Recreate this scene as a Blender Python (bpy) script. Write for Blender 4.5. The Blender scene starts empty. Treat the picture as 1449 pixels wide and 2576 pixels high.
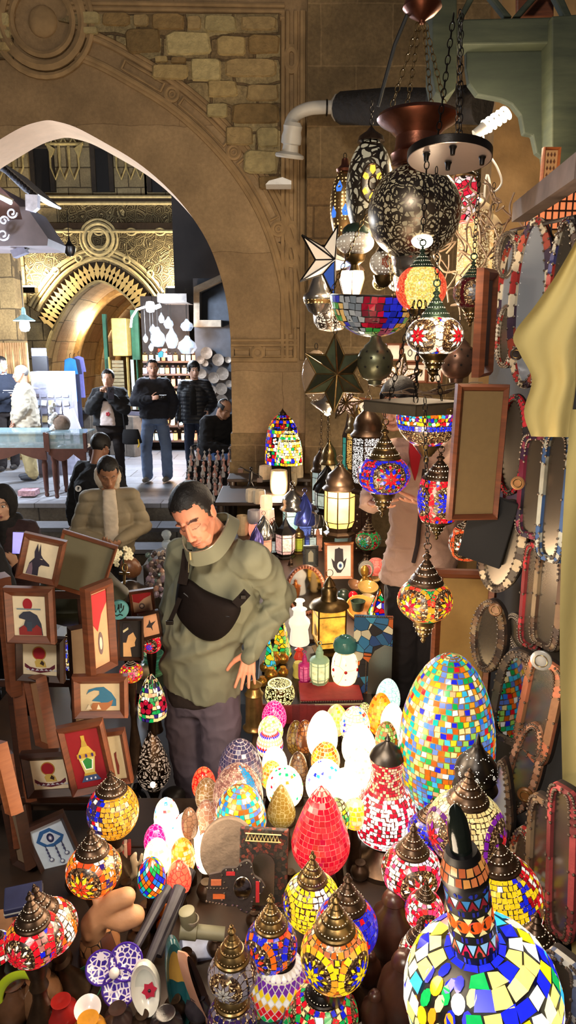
import bpy,math,random
import numpy as np
from mathutils import Vector,Matrix,Euler,noise
PI=math.pi
SC=bpy.context.scene
COL=SC.collection
R_=math.radians
F,CX,CY,PITCH=1750.0,724.5,1288.0,R_(13.5)
CAM=Vector((0,0,2.4))
FW=Vector((0,math.cos(PITCH),-math.sin(PITCH)))
UP=Vector((0,math.sin(PITCH),math.cos(PITCH)))
RT=Vector((1,0,0))
cd=bpy.data.cameras.new('camera');cam=bpy.data.objects.new('camera',cd);COL.objects.link(cam)
cam.location=CAM;cam.rotation_euler=(PI/2-PITCH,0,0)
cd.sensor_fit='VERTICAL';cd.sensor_height=36;cd.sensor_width=36;cd.lens=36*F/2576;cd.clip_start=.05;cd.clip_end=100
SC.camera=cam
def ray(px,py):return FW+RT*((px-CX)/F)+UP*((CY-py)/F)
def P(px,py,Y):d=ray(px,py);return CAM+d*(Y/d.y)
def Pz(px,py,z):d=ray(px,py);return CAM+d*((z-CAM.z)/d.z)
def Px(px,py,x):d=ray(px,py);return CAM+d*(x/d.x)
def mpp(p):return(Vector(p)-CAM).dot(FW)/F
def proj(p):
 v=Vector(p)-CAM;d=v.dot(FW);return CX+F*v.x/d,CY-F*v.dot(UP)/d
def lin(c):
 c=c/255.0
 return c/12.92 if c<=.04045 else((c+.055)/1.055)**2.4
def C(r,g,b):return(lin(r),lin(g),lin(b))
def mixc(a,b,t):return tuple(a[i]*(1-t)+b[i]*t for i in range(3))
class MB:
 def __init__(s):s.v=[];s.f=[];s.c=[];s.m=[]
 def add(s,v,f,col=(1,1,1),m=0,M=None):
  n=len(s.v)
  s.v+=[M@Vector(p)for p in v]if M is not None else[Vector(p)for p in v]
  s.f+=[tuple(i+n for i in q)for q in f]
  if isinstance(col,list):s.c+=col
  else:s.c+=[col]*len(f)
  s.m+=[m]*len(f)
def T(x,y=None,z=None):return Matrix.Translation(Vector((x,y,z))if y is not None else Vector(x))
def RX(a):return Matrix.Rotation(a,4,'X')
def RY(a):return Matrix.Rotation(a,4,'Y')
def RZ(a):return Matrix.Rotation(a,4,'Z')
def S3(x,y,z):return Matrix.Diagonal((x,y,z,1))
def align(a,b):
 a=Vector(a);b=Vector(b);d=b-a
 return Matrix.Translation(a)@d.to_track_quat('Z','Y').to_matrix().to_4x4(),d.length
def box(mb,x0,x1,y0,y1,z0,z1,col=(1,1,1),m=0,M=None):
 v=[(x0,y0,z0),(x1,y0,z0),(x1,y1,z0),(x0,y1,z0),(x0,y0,z1),(x1,y0,z1),(x1,y1,z1),(x0,y1,z1)]
 mb.add(v,[(3,2,1,0),(4,5,6,7),(0,1,5,4),(1,2,6,5),(2,3,7,6),(3,0,4,7)],col,m,M)
def cbox(mb,c,s,col=(1,1,1),m=0,M=None):
 box(mb,c[0]-s[0]/2,c[0]+s[0]/2,c[1]-s[1]/2,c[1]+s[1]/2,c[2]-s[2]/2,c[2]+s[2]/2,col,m,M)
def lathe(mb,prof,seg=24,col=(1,1,1),m=0,M=None,cap=True,a0=0.0):
 v=[];f=[];c=[]
 for i,(r,z)in enumerate(prof):
  r=max(r,1e-5)
  for k in range(seg):
   a=a0+2*PI*k/seg;v.append((r*math.sin(a),-r*math.cos(a),z))
 for i in range(len(prof)-1):
  for k in range(seg):
   k2=(k+1)%seg
   f.append((i*seg+k,i*seg+k2,(i+1)*seg+k2,(i+1)*seg+k));c.append(col[i]if isinstance(col,list)else col)
 if cap:
  f.append(tuple(range(seg-1,-1,-1)));c.append(c[0])
  n=(len(prof)-1)*seg;f.append(tuple(range(n,n+seg)));c.append(c[-1])
 mb.add(v,f,c,m,M)
def tube(mb,pts,r,seg=8,col=(1,1,1),m=0,M=None,closed=False,flat=1.0):
 pts=[Vector(p)for p in pts];n=len(pts)
 rs=r if isinstance(r,(list,tuple))else[r]*n
 v=[];f=[];up=None
 for i in range(n):
  a=pts[i-1]if(i>0 or closed)else pts[i];b=pts[(i+1)%n]if(i<n-1 or closed)else pts[i]
  t=(b-a);t=t.normalized()if t.length>1e-9 else Vector((0,0,1))
  if up is None:
   up=Vector((0,0,1))if abs(t.z)<.9 else Vector((0,1,0))
  s=t.cross(up)
  if s.length<1e-6:s=t.orthogonal()
  s.normalize();up=s.cross(t).normalized()
  for k in range(seg):
   q=2*PI*k/seg;v.append(pts[i]+s*math.cos(q)*rs[i]+up*math.sin(q)*rs[i]*flat)
 N=n if closed else n-1
 for i in range(N):
  j=(i+1)%n
  for k in range(seg):
   k2=(k+1)%seg;f.append((i*seg+k,i*seg+k2,j*seg+k2,j*seg+k))
 if not closed:
  f.append(tuple(range(seg-1,-1,-1)));f.append(tuple(range((n-1)*seg,n*seg)))
 mb.add(v,f,col,m,M)
def ext(mb,pts,d,col=(1,1,1),m=0,M=None,side=None):
 """extrude 2D outline (x,z), front at y=0 facing -Y, back at y=d"""
 ar=sum(pts[i][0]*pts[(i+1)%len(pts)][1]-pts[(i+1)%len(pts)][0]*pts[i][1]for i in range(len(pts)))
 if ar<0:pts=pts[::-1]
 n=len(pts)
 v=[(p[0],0,p[1])for p in pts]+[(p[0],d,p[1])for p in pts]
 f=[tuple(range(n)),tuple(range(2*n-1,n-1,-1))]+[((i+1)%n,i,n+i,n+(i+1)%n)for i in range(n)]
 mb.add(v,f,[col]+[side or col]*(n+1),m,M)
def sphere(mb,c,r,col=(1,1,1),m=0,M=None,u=16,w=10):
 r=r if isinstance(r,(tuple,list))else(r,r,r)
 K=T(*c)@S3(*r)
 if M is not None:K=M@K
 lathe(mb,[(math.sin(PI*i/w),-math.cos(PI*i/w))for i in range(w+1)],u,col,m,K,cap=False)
def torus(mb,R,r,col=(1,1,1),m=0,M=None,u=20,w=6,sx=1.0):
 tube(mb,[(R*math.sin(2*PI*i/u)*sx,0,R*math.cos(2*PI*i/u))for i in range(u)],r,w,col,m,M,closed=True)
def chain(mb,a,b,link=.024,w=.007,r=.0017,col=(1,1,1),m=0,u=10,seg=4):
 M,L=align(a,b);n=max(1,int(L/(link*.8)))
 for i in range(n):
  K=M@T(0,0,L*(i+.5)/n)@RZ(PI/2*(i%2)+.3)
  pts=[]
  for k in range(u):
   q=2*PI*k/u;pts.append((w*math.cos(q),0,math.sin(q)*link*.5))
  tube(mb,pts,r,seg,col,m,K,closed=True)
def setp(o,label=None,cat=None,group=None,kind=None):
 if label:o['label']=label
 if cat:o['category']=cat
 if group:o['group']=group
 if kind:o['kind']=kind
 return o
def obj(name,mb,mats,parent=None,loc=None,rot=None,smooth=35,bevel=0,sub=0):
 me=bpy.data.meshes.new(name)
 me.from_pydata([tuple(v)for v in mb.v],[],mb.f)
 if not isinstance(mats,(list,tuple)):mats=[mats]
 for x in mats:me.materials.append(x)
 nl=len(me.loops)
 if len(me.polygons)==len(mb.f):
  me.polygons.foreach_set('material_index',mb.m)
  ca=me.color_attributes.new('Col','FLOAT_COLOR','CORNER')
  cnt=np.array([len(f)for f in mb.f]);arr=np.ones((nl,4),dtype=np.float32)
  arr[:,:3]=np.repeat(np.array(mb.c,dtype=np.float32).reshape(-1,3),cnt,axis=0)
  ca.data.foreach_set('color',arr.ravel())
 if smooth:
  me.polygons.foreach_set('use_smooth',[True]*len(me.polygons))
  try:me.set_sharp_from_angle(angle=R_(smooth))
  except Exception:pass
 me.update()
 o=bpy.data.objects.new(name,me);COL.objects.link(o)
 if parent is not None:o.parent=parent
 if loc is not None:o.location=loc
 if rot is not None:o.rotation_euler=rot
 if bevel:
  b=o.modifiers.new('bevel','BEVEL');b.width=bevel;b.segments=2;b.limit_method='ANGLE';b.angle_limit=R_(40)
 return o
def thing(name,label,cat,loc=(0,0,0),rot=(0,0,0),group=None):
 o=bpy.data.objects.new(name,None);COL.objects.link(o);o.empty_display_size=.05
 o.location=loc;o.rotation_euler=rot
 return setp(o,label,cat,group)
def struct(name,mb,mats,**k):
 o=obj(name,mb,mats,**k);o['kind']='structure';return o
def newmat(name):
 m=bpy.data.materials.new(name);m.use_nodes=True;nt=m.node_tree
 return m,nt,nt.nodes['Principled BSDF']
def N(nt,t,**k):
 n=nt.nodes.new(t)
 for a,b in k.items():setattr(n,a,b)
 return n
def mathn(nt,op,a,b=None,c=None):
 n=N(nt,'ShaderNodeMath',operation=op)
 for i,x in enumerate((a,b,c)):
  if x is None:continue
  if isinstance(x,(int,float)):n.inputs[i].default_value=x
  else:nt.links.new(x,n.inputs[i])
 return n.outputs[0]
def mixn(nt,fac,a,b,mode='MIX'):
 n=N(nt,'ShaderNodeMix',data_type='RGBA',blend_type=mode)
 for i,x in((0,fac),(6,a),(7,b)):
  if isinstance(x,(int,float)):n.inputs[i].default_value=x
  elif isinstance(x,tuple):n.inputs[i].default_value=(*x[:3],1)
  else:nt.links.new(x,n.inputs[i])
 return n.outputs[2]
def rampn(nt,fac,stops,interp='LINEAR'):
 n=N(nt,'ShaderNodeValToRGB');e=n.color_ramp.elements;n.color_ramp.interpolation=interp
 while len(e)<len(stops):e.new(.5)
 for i,(p,c)in enumerate(stops):e[i].position=p;e[i].color=(*c,1)
 nt.links.new(fac,n.inputs[0]);return n.outputs[0]
def coord(nt,scale=(1,1,1),kind='Object'):
 t=N(nt,'ShaderNodeTexCoord');mp=N(nt,'ShaderNodeMapping');mp.inputs[3].default_value=scale
 nt.links.new(t.outputs[kind],mp.inputs[0]);return mp.outputs[0]
def noisen(nt,vec,scale,detail=3,rough=.55,out='Fac'):
 n=N(nt,'ShaderNodeTexNoise');n.inputs['Scale'].default_value=scale;n.inputs['Detail'].default_value=detail;n.inputs['Roughness'].default_value=rough
 nt.links.new(vec,n.inputs['Vector']);return n.outputs[out]
def voron(nt,vec,scale,feature='F1',rnd=1.0,out='Color'):
 n=N(nt,'ShaderNodeTexVoronoi',feature=feature);n.inputs['Scale'].default_value=scale;n.inputs['Randomness'].default_value=rnd
 nt.links.new(vec,n.inputs['Vector']);return n.outputs[out]
def bump(nt,b,h,strength=.3,dist=.01):
 n=N(nt,'ShaderNodeBump');n.inputs['Strength'].default_value=strength;n.inputs['Distance'].default_value=dist
 nt.links.new(h,n.inputs['Height']);nt.links.new(n.outputs[0],b.inputs['Normal'])
MC={}
def plain(name,rgb,rough=.6,metal=0.0,var=.25,vs=12,bmp=.15,bs=60,bd=.003,emis=0,scale=(1,1,1),spec=None):
 if name in MC:return MC[name]
 m,nt,b=newmat(name);v=coord(nt,scale)
 n=noisen(nt,v,vs)
 c=rampn(nt,n,[(.25,tuple(x*(1-var)for x in rgb)),(.75,tuple(min(1,x*(1+var))for x in rgb))])
 nt.links.new(c,b.inputs['Base Color']);b.inputs['Roughness'].default_value=rough;b.inputs['Metallic'].default_value=metal
 if spec is not None:b.inputs['Specular IOR Level'].default_value=spec
 if bmp:bump(nt,b,noisen(nt,v,bs),bmp,bd)
 if emis:nt.links.new(c,b.inputs['Emission Color']);b.inputs['Emission Strength'].default_value=emis
 MC[name]=m;return m
def vcmat(name,rough=.5,metal=0.0,emis=0.0,var=.2,vs=25,bmp=.1,bs=80,bd=.002,coat=0.0,base=1.0):
 if name in MC:return MC[name]
 m,nt,b=newmat(name);v=coord(nt)
 a=N(nt,'ShaderNodeAttribute',attribute_name='Col').outputs['Color']
 n=noisen(nt,v,vs)
 k=mathn(nt,'MULTIPLY_ADD',n,2*var,1-var)
 c=mixn(nt,1.0,a,k,'MULTIPLY')
 cb=mixn(nt,1.0,c,(base,base,base),'MULTIPLY')if base!=1 else c
 nt.links.new(cb,b.inputs['Base Color']);b.inputs['Roughness'].default_value=rough;b.inputs['Metallic'].default_value=metal
 b.inputs['Coat Weight'].default_value=coat
 if bmp:bump(nt,b,noisen(nt,v,bs),bmp,bd)
 if emis:nt.links.new(c,b.inputs['Emission Color']);b.inputs['Emission Strength'].default_value=emis
 MC[name]=m;return m
def glow(k):return vcmat('mosaic_glass_%g'%k,rough=.18,emis=k,var=.22,vs=60,bmp=0,base=.35,coat=.3)
def voromat(name,pal,scale,emis=1.0,edge=.06,ecol=(.01,.008,.006),zs=1.0,rough=.2,rnd=.9,base=.4):
 if name in MC:return MC[name]
 m,nt,b=newmat(name);v=coord(nt,(1,1,zs))
 c=voron(nt,v,scale,rnd=rnd);d=voron(nt,v,scale,'DISTANCE_TO_EDGE',rnd=rnd,out='Distance')
 s=N(nt,'ShaderNodeSeparateColor');nt.links.new(c,s.inputs[0])
 n=len(pal);col=rampn(nt,s.outputs[0],[(i/n,pal[i])for i in range(n)],'CONSTANT')
 k=mathn(nt,'GREATER_THAN',d,edge)
 br=mathn(nt,'MULTIPLY_ADD',s.outputs[1],.5,.7)
 e=mixn(nt,k,ecol,mixn(nt,1.0,col,br,'MULTIPLY'))
 nt.links.new(mixn(nt,1.0,e,(base,)*3,'MULTIPLY'),b.inputs['Base Color']);b.inputs['Roughness'].default_value=rough
 if emis:nt.links.new(e,b.inputs['Emission Color']);b.inputs['Emission Strength'].default_value=emis
 MC[name]=m;return m
def crackle(name,a,line,scale,emis=.5,edge=.04,b2=None,rough=.2,zs=1.0,base=.6):
 if name in MC:return MC[name]
 m,nt,b=newmat(name);v=coord(nt,(1,1,zs))
 d=voron(nt,v,scale,'DISTANCE_TO_EDGE',rnd=.55,out='Distance')
 n=noisen(nt,v,scale*.25)
 bod=rampn(nt,n,[(.3,a),(.7,b2 or a)])
 e=mixn(nt,mathn(nt,'LESS_THAN',d,edge),bod,line)
 nt.links.new(mixn(nt,1.0,e,(base,)*3,'MULTIPLY'),b.inputs['Base Color']);b.inputs['Roughness'].default_value=rough
 if emis:nt.links.new(e,b.inputs['Emission Color']);b.inputs['Emission Strength'].default_value=emis
 MC[name]=m;return m
def filigree(name,metal,hole,scale,emis=.6,thr=.5,rough=.35):
 """pierced metalwork: curling metal bands with light showing in the gaps"""
 if name in MC:return MC[name]
 m,nt,b=newmat(name);v=coord(nt)
 n1=noisen(nt,v,scale*.6,2,.5,'Color')
 vv=N(nt,'ShaderNodeVectorMath',operation='MULTIPLY_ADD');vv.inputs[1].default_value=(.08,)*3
 nt.links.new(n1,vv.inputs[0]);nt.links.new(v,vv.inputs[2])
 d=voron(nt,vv.outputs[0],scale,'F1',rnd=.35,out='Distance')
 w=mathn(nt,'SINE',mathn(nt,'MULTIPLY',d,24))
 d2=voron(nt,v,scale*2.6,'DISTANCE_TO_EDGE',rnd=.8,out='Distance')
 k=mathn(nt,'MULTIPLY',mathn(nt,'GREATER_THAN',w,thr*2-1),mathn(nt,'GREATER_THAN',d2,.09))
 nt.links.new(mixn(nt,k,metal,tuple(x*.5 for x in hole)),b.inputs['Base Color']);b.inputs['Roughness'].default_value=rough
 nt.links.new(mathn(nt,'SUBTRACT',1.0,k),b.inputs['Metallic'])
 e=mixn(nt,k,(0,0,0),hole);nt.links.new(e,b.inputs['Emission Color']);b.inputs['Emission Strength'].default_value=emis
 bump(nt,b,mathn(nt,'SUBTRACT',1.0,k),.4,.002)
 MC[name]=m;return m
def perf(name,metal,hole,scale,emis=1.5,r=.28,rough=.35,metalv=1.0):
 if name in MC:return MC[name]
 m,nt,b=newmat(name);v=coord(nt)
 d=voron(nt,v,scale,'F1',rnd=.15,out='Distance');k=mathn(nt,'LESS_THAN',d,r)
 nt.links.new(mixn(nt,k,metal,tuple(x*.5 for x in hole)),b.inputs['Base Color']);b.inputs['Roughness'].default_value=rough
 b.inputs['Metallic'].default_value=metalv*.8
 nt.links.new(mixn(nt,k,(0,0,0),hole),b.inputs['Emission Color']);b.inputs['Emission Strength'].default_value=emis
 MC[name]=m;return m
def glassmat(name,rgb=(.8,.9,.9),alpha=.3,rough=.05,emis=0):
 if name in MC:return MC[name]
 m,nt,b=newmat(name);v=coord(nt)
 c=rampn(nt,noisen(nt,v,20),[(.3,tuple(x*.8 for x in rgb)),(.7,rgb)])
 nt.links.new(c,b.inputs['Base Color']);b.inputs['Roughness'].default_value=rough
 b.inputs['Alpha'].default_value=alpha;b.inputs['Specular IOR Level'].default_value=.8
 if emis:nt.links.new(c,b.inputs['Emission Color']);b.inputs['Emission Strength'].default_value=emis
 MC[name]=m;return m
def emit(name,rgb,k):
 if name in MC:return MC[name]
 m,nt,b=newmat(name);v=coord(nt)
 c=rampn(nt,noisen(nt,v,15),[(.2,tuple(x*.92 for x in rgb)),(.8,rgb)])
 nt.links.new(c,b.inputs['Emission Color']);b.inputs['Emission Strength'].default_value=k;b.inputs['Base Color'].default_value=(*rgb,1)
 MC[name]=m;return m
def bricks(name,a,b_,mort,bw,bh,axis='XZ',mw=.012,bmp=.6,var=.35,off=.5,stain=.35,rough=.85,warp=.02):
 """ashlar masonry; two chosen object axes feed a brick texture"""
 if name in MC:return MC[name]
 m,nt,b=newmat(name)
 t=N(nt,'ShaderNodeTexCoord').outputs['Object']
 sp=N(nt,'ShaderNodeSeparateXYZ');nt.links.new(t,sp.inputs[0]);cb=N(nt,'ShaderNodeCombineXYZ')
 nz=noisen(nt,t,2.2,3,.6,'Color');ns=N(nt,'ShaderNodeSeparateXYZ');nt.links.new(nz,ns.inputs[0])
 nt.links.new(mathn(nt,'MULTIPLY_ADD',ns.outputs[0],warp*2,sp.outputs[axis[0]]),cb.inputs[0])
 nt.links.new(mathn(nt,'MULTIPLY_ADD',ns.outputs[1],warp*2,sp.outputs[axis[1]]),cb.inputs[1])
 br=N(nt,'ShaderNodeTexBrick');br.offset=off
 for k,x in(('Scale',1),('Mortar Size',mw),('Mortar Smooth',.3),('Bias',0),('Brick Width',bw),('Row Height',bh)):br.inputs[k].default_value=x
 br.inputs['Color1'].default_value=(*a,1);br.inputs['Color2'].default_value=(*b_,1);br.inputs['Mortar'].default_value=(*mort,1)
 nt.links.new(cb.outputs[0],br.inputs['Vector'])
 n1=noisen(nt,t,1.7,5,.65);n2=noisen(nt,t,28,4,.7)
 s1=rampn(nt,n1,[(.35,(1-stain,)*3),(.65,(1+stain*.4,)*3)])
 c=mixn(nt,1.0,br.outputs['Color'],s1,'MULTIPLY')
 c=mixn(nt,1.0,c,rampn(nt,n2,[(.3,(1-var,)*3),(.7,(1+var*.5,)*3)]),'MULTIPLY')
 nt.links.new(c,b.inputs['Base Color']);b.inputs['Roughness'].default_value=rough
 h=mathn(nt,'ADD',mathn(nt,'MULTIPLY',br.outputs['Fac'],-1.0),mathn(nt,'MULTIPLY',n2,.8))
 bump(nt,b,h,bmp,.02);MC[name]=m;return m
def wood(name,a,b_,scale=18,rough=.45,axis=(1,1,12)):
 if name in MC:return MC[name]
 m,nt,b=newmat(name);v=coord(nt,axis)
 n=noisen(nt,v,scale/3,5,.6)
 nt.links.new(rampn(nt,n,[(.3,a),(.7,b_)]),b.inputs['Base Color']);b.inputs['Roughness'].default_value=rough
 bump(nt,b,n,.15,.002);MC[name]=m;return m
GZ,PZ=-.14,.45
YW=7.0
stone_arch=bricks('old_arch_stone',C(182,152,112),C(166,136,98),C(146,118,84),1.9,1.1,mw=.004,bmp=.25,var=.2,stain=.28,warp=.05)
stone_rub=bricks('rubble_stone',C(186,166,120),C(138,114,78),C(118,96,66),.42,.19,mw=.014,bmp=1.0,var=.5,stain=.3,warp=.07)
stone_blk=bricks('large_block_stone',C(142,118,82),C(120,98,66),C(156,130,92),.62,.48,mw=.008,bmp=.4,var=.3,stain=.35,warp=.02)
stone_trim=plain('carved_trim_stone',C(166,136,96),.85,var=.3,vs=6,bmp=.4,bs=30,bd=.01)
A1=[(-60,400),(-20,366),(40,330),(85,309),(115,303),(140,305),(190,320),(260,357),(340,405),(410,462),(470,528),(520,605),(552,685),(572,770),(580,850)]
def wp(px,py):p=P(px,py,YW);return(p.x,p.z)
def smooth_poly(pts,n=4):
 out=[]
 for i in range(len(pts)-1):
  p0=pts[max(0,i-1)];p1=pts[i];p2=pts[i+1];p3=pts[min(len(pts)-1,i+2)]
  for k in range(n):
   t=k/n
   out.append(tuple(.5*((2*p1[j])+(-p0[j]+p2[j])*t+(2*p0[j]-5*p1[j]+4*p2[j]-p3[j])*t*t+(-p0[j]+3*p1[j]-3*p2[j]+p3[j])*t*t*t)for j in range(len(p1))))
 out.append(pts[-1]);return out
arch=smooth_poly([wp(*q)for q in A1],4)
jx=arch[-1][0]
ZT=6.6
apx=max(arch,key=lambda q:q[1])[0]
right=[q for q in arch if q[0]>=apx]
left=[(2*apx-q[0],q[1])for q in right[::-1]]
archc=left+right
arch_zsp=right[-1][1]
def strip_wall(name,curve,zt,y0,y1,mat,x0=None,x1=None,zb=GZ):
 mb=MB();n=len(curve)
 for y,flip in((y0,False),(y1,True)):
  for i in range(n-1):
   a,b=curve[i],curve[i+1]
   q=[(a[0],y,a[1]),(b[0],y,b[1]),(b[0],y,zt),(a[0],y,zt)]
   mb.add(q,[(3,2,1,0)if flip else(0,1,2,3)])
 for i in range(n-1):
  a,b=curve[i],curve[i+1]
  mb.add([(a[0],y0,a[1]),(a[0],y1,a[1]),(b[0],y1,b[1]),(b[0],y0,b[1])],[(0,1,2,3)],m=1)
 l,r=curve[0],curve[-1]
 if x0 is not None:box(mb,x0,l[0],y0,y1,zb,zt)
 if x1 is not None:box(mb,r[0],x1,y0,y1,zb,zt)
 return struct(name,mb,mat,smooth=0)
colx=P(768,900,YW).x
plaster=plain('soffit_plaster',C(208,168,128),.85,var=.12,vs=4,bmp=.3,bs=15,bd=.01)
strip_wall('wall_arch',archc,ZT,YW,YW+.55,[stone_arch,plaster],x0=archc[0][0]-2.0,x1=colx)
def offs(curve,d):
 out=[]
 for i,p in enumerate(curve):
  a=curve[max(0,i-1)];b=curve[min(len(curve)-1,i+1)]
  t=Vector((b[0]-a[0],b[1]-a[1])).normalized();out.append((p[0]-t.y*d,p[1]+t.x*d))
 return out
outer=offs(right,.80)
o2=[q for q in outer if q[1]>wp(700,640)[1]and q[0]>wp(150,100)[0]and q[1]<wp(700,50)[1]]
mb=MB()
xr=wp(705,200)[0];zt=wp(400,40)[1]
poly=[(q[0],q[1])for q in o2 if q[0]<xr and q[1]<zt]
poly+=[(xr,poly[-1][1]),(xr,zt),(wp(185,40)[0],zt)]
ext(mb,[(x,z)for x,z in poly],.05,M=T(0,YW-.035,0))
ext(mb,[wp(-300,40),wp(35,40),wp(35,150),wp(-300,170)],.05,M=T(0,YW-.035,0))
struct('wall_rubble',mb,stone_rub,smooth=0)
rnd=random.Random(4)
st=MB()
def stone(mb,x0,x1,z0,z1,y,d,col):
 n=12;pts=[]
 for i in range(n):
  a=2*PI*i/n+.26;ex=.32
  cx_=math.copysign(abs(math.cos(a))**ex,math.cos(a));cz=math.copysign(abs(math.sin(a))**ex,math.sin(a))
  pts.append(((x0+x1)/2+cx_*(x1-x0)/2*rnd.uniform(.9,1.02),(z0+z1)/2+cz*(z1-z0)/2*rnd.uniform(.88,1.02)))
 v=[(p[0],y,p[1])for p in pts]+[((p[0]-(x0+x1)/2)*.9+(x0+x1)/2,y-d,(p[1]-(z0+z1)/2)*.86+(z0+z1)/2)for p in pts]
 f=[tuple(range(n,2*n))]+[((i),(i+1)%n,n+(i+1)%n,n+i)for i in range(n)]
 mb.add(v,f,col)
rows=[(205,255,32,68),(258,332,36,72),(336,378,40,72),(380,468,38,82),(470,508,44,82),(512,598,42,88),(602,700,46,82),(315,410,75,140),(415,535,82,145),(545,620,92,148),(622,705,90,142),(212,250,72,92),(390,425,145,162),(430,470,148,165),(380,478,165,205),(480,560,146,212),(565,700,150,200),(520,600,205,250),(618,704,215,260),(580,704,262,318),(520,575,262,300),(565,640,320,370),(645,704,322,375),(610,700,378,440),(650,704,444,480),(0,30,36,72),(0,32,78,105),(0,40,110,135)]
for a,b,c,d in rows:
 p=wp(a,c);q=wp(b,d)
 k=rnd.uniform(.75,1.1);hs=rnd.choice([(196,176,124),(186,160,108),(150,122,78),(172,146,100)])
 stone(st,p[0],q[0],q[1],p[1],YW-.033,.022,tuple(v*k for v in C(*hs)))
struct('wall_face_stones',st,vcmat('rough_face_stone',.9,var=.45,vs=16,bmp=.9,bs=26,bd=.02),smooth=30)
mb=MB()
mid=offs(right,.66)
for d,r in((.54,.018),(.575,.028),(.745,.028),(.785,.02)):
 c=[q for q in offs(right,d)if q[0]>wp(175,0)[0]];tube(mb,[(x,YW-.004,z)for x,z in c],r,8)
n=len(mid)
bosses=[]
L=[0]
for i in range(1,n):L.append(L[-1]+math.dist(mid[i],mid[i-1]))
def along(s):
 for i in range(1,n):
  if L[i]>=s:
   t=(s-L[i-1])/(L[i]-L[i-1]);return(mid[i-1][0]*(1-t)+mid[i][0]*t,mid[i-1][1]*(1-t)+mid[i][1]*t)
 return mid[-1]
def cart(s0,s1):
 a=[along(s0+(s1-s0)*k/10)for k in range(11)];o=offs(a,.038);i_=offs(a,-.038)[::-1]
 tube(mb,[(x,YW-.012,z)for x,z in o+i_],.014,6,closed=True)
for bp in((440,255),(585,403),(682,580)):
 q=wp(*bp);best=min(range(n),key=lambda i:math.dist(mid[i],q));bosses.append(L[best])
 c=along(L[best])
 torus(mb,.055,.02,M=T(c[0],YW-.01,c[1]));torus(mb,.025,.012,M=T(c[0],YW-.01,c[1]))
cart(L[-1]*.2,bosses[0]-.1)
for i in range(len(bosses)-1):cart(bosses[i]+.1,bosses[i+1]-.1)
cart(bosses[-1]+.12,L[-1]-.05)
for rr,tt in((.36,.045),(.27,.03),(.44,.03)):
 q=wp(108,55);torus(mb,rr,tt,M=T(q[0],YW-.02,q[1]),u=36)
q=wp(108,55);sphere(mb,(q[0],YW,q[1]),(.13,.06,.13))
def bar(a,b,r=.03):tube(mb,[(a[0],YW-.006,a[1]),(b[0],YW-.006,b[1])],r,8)
for dy in(0,14,30):bar(wp(170,8+dy),wp(716,16+dy),.022);bar(wp(-300,8+dy),wp(40,8+dy),.022)
for px in(712,724,744,762):bar(wp(px,30),wp(px-2,905),.02 if px!=762 else .03)
for py in(856,868,905):bar(wp(582,py),wp(748,py),.016 if py<900 else .024)
for(a,b)in(((590,878),(628,896)),((668,878),(736,896))):
 p,q=wp(*a),wp(*b);tube(mb,[(p[0],YW-.008,p[1]),(q[0],YW-.008,p[1]),(q[0],YW-.008,q[1]),(p[0],YW-.008,q[1])],.012,6,closed=True)
q=wp(648,887);torus(mb,.05,.02,M=T(q[0],YW-.008,q[1]))
for zz in(150,590,640):
 q=wp(733,zz);torus(mb,.05,.02,M=T(q[0],YW-.01,q[1])@S3(1,1,1.8))
struct('trim_arch_moulding',mb,stone_trim)
mb=MB()
box(mb,jx-.03,colx+.03,YW-.05,YW+.55,GZ,P(600,1160,YW).z)
box(mb,jx-.015,colx+.01,YW-.02,YW+.55,P(600,1160,YW).z,P(600,1090,YW).z)
struct('wall_pier_base',mb,stone_blk,smooth=0)
YR=6.85
mb=MB();box(mb,colx,4.5,YR,YR+.4,GZ,ZT)
struct('wall_right',mb,stone_blk,smooth=0)
mb=MB()
for a,b,y0,y1 in((772,868,456,620),(775,862,625,760)):
 p=P(a,y0,YR);q=P(b,y1,YR);box(mb,p.x,q.x,YR-.12,YR,q.z,p.z)
struct('wall_buttress',mb,bricks('buttress_stone',C(150,120,80),C(134,104,66),C(110,84,52),.5,.28,mw=.01),smooth=0)
mb=MB();p=P(1232,500,5.6);box(mb,p.x,4.5,5.6,5.9,GZ,ZT)
struct('wall_plaster',mb,plain('ochre_plaster',C(150,118,76),.85,var=.3,vs=5,bmp=.5,bs=20,bd=.01),smooth=0)
pave=bricks('stone_paving',C(158,160,168),C(142,142,148),C(96,94,94),.8,.55,'XY',mw=.008,bmp=.15,var=.12,stain=.2,rough=.42,warp=.01)
riser=bricks('step_stone',C(120,112,98),C(104,96,84),C(60,54,46),.9,.9,'XZ',mw=.012,bmp=.4,var=.3,stain=.35)
mb=MB();box(mb,-9,5,-1.5,8.0,GZ-.1,GZ);struct('floor_lower',mb,plain('dusty_floor',C(96,86,74),.8,var=.3,vs=3))
mb=MB();box(mb,-14,5,8.64,40,GZ,PZ);struct('floor_pavement',mb,pave,smooth=0)
mb=MB()
for(y0,y1,z)in((8.24,8.66,.22),(7.9,8.26,.045)):
 box(mb,-9,1.0,y0+.02,y1,GZ-.05,z-.05)
 box(mb,-9,1.0,y0,y1,z-.05,z,m=1)
box(mb,-9,1.0,8.6,8.66,.05,PZ-.055);box(mb,-9,1.0,8.58,8.66,PZ-.055,PZ+.001,m=1)
struct('floor_steps',mb,[riser,pave],smooth=0)
YG=17.0
def g(px,py):p=P(px,py,YG);return(p.x,p.z)
gold=C(178,146,84)
carved,nt,bb=newmat('carved_inscription_stone');
v=coord(nt,(1,1,1));n0=noisen(nt,v,3,3,.6,'Color')
vv=N(nt,'ShaderNodeVectorMath',operation='MULTIPLY_ADD');vv.inputs[1].default_value=(.12,)*3;nt.links.new(n0,vv.inputs[0]);nt.links.new(v,vv.inputs[2])
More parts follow.
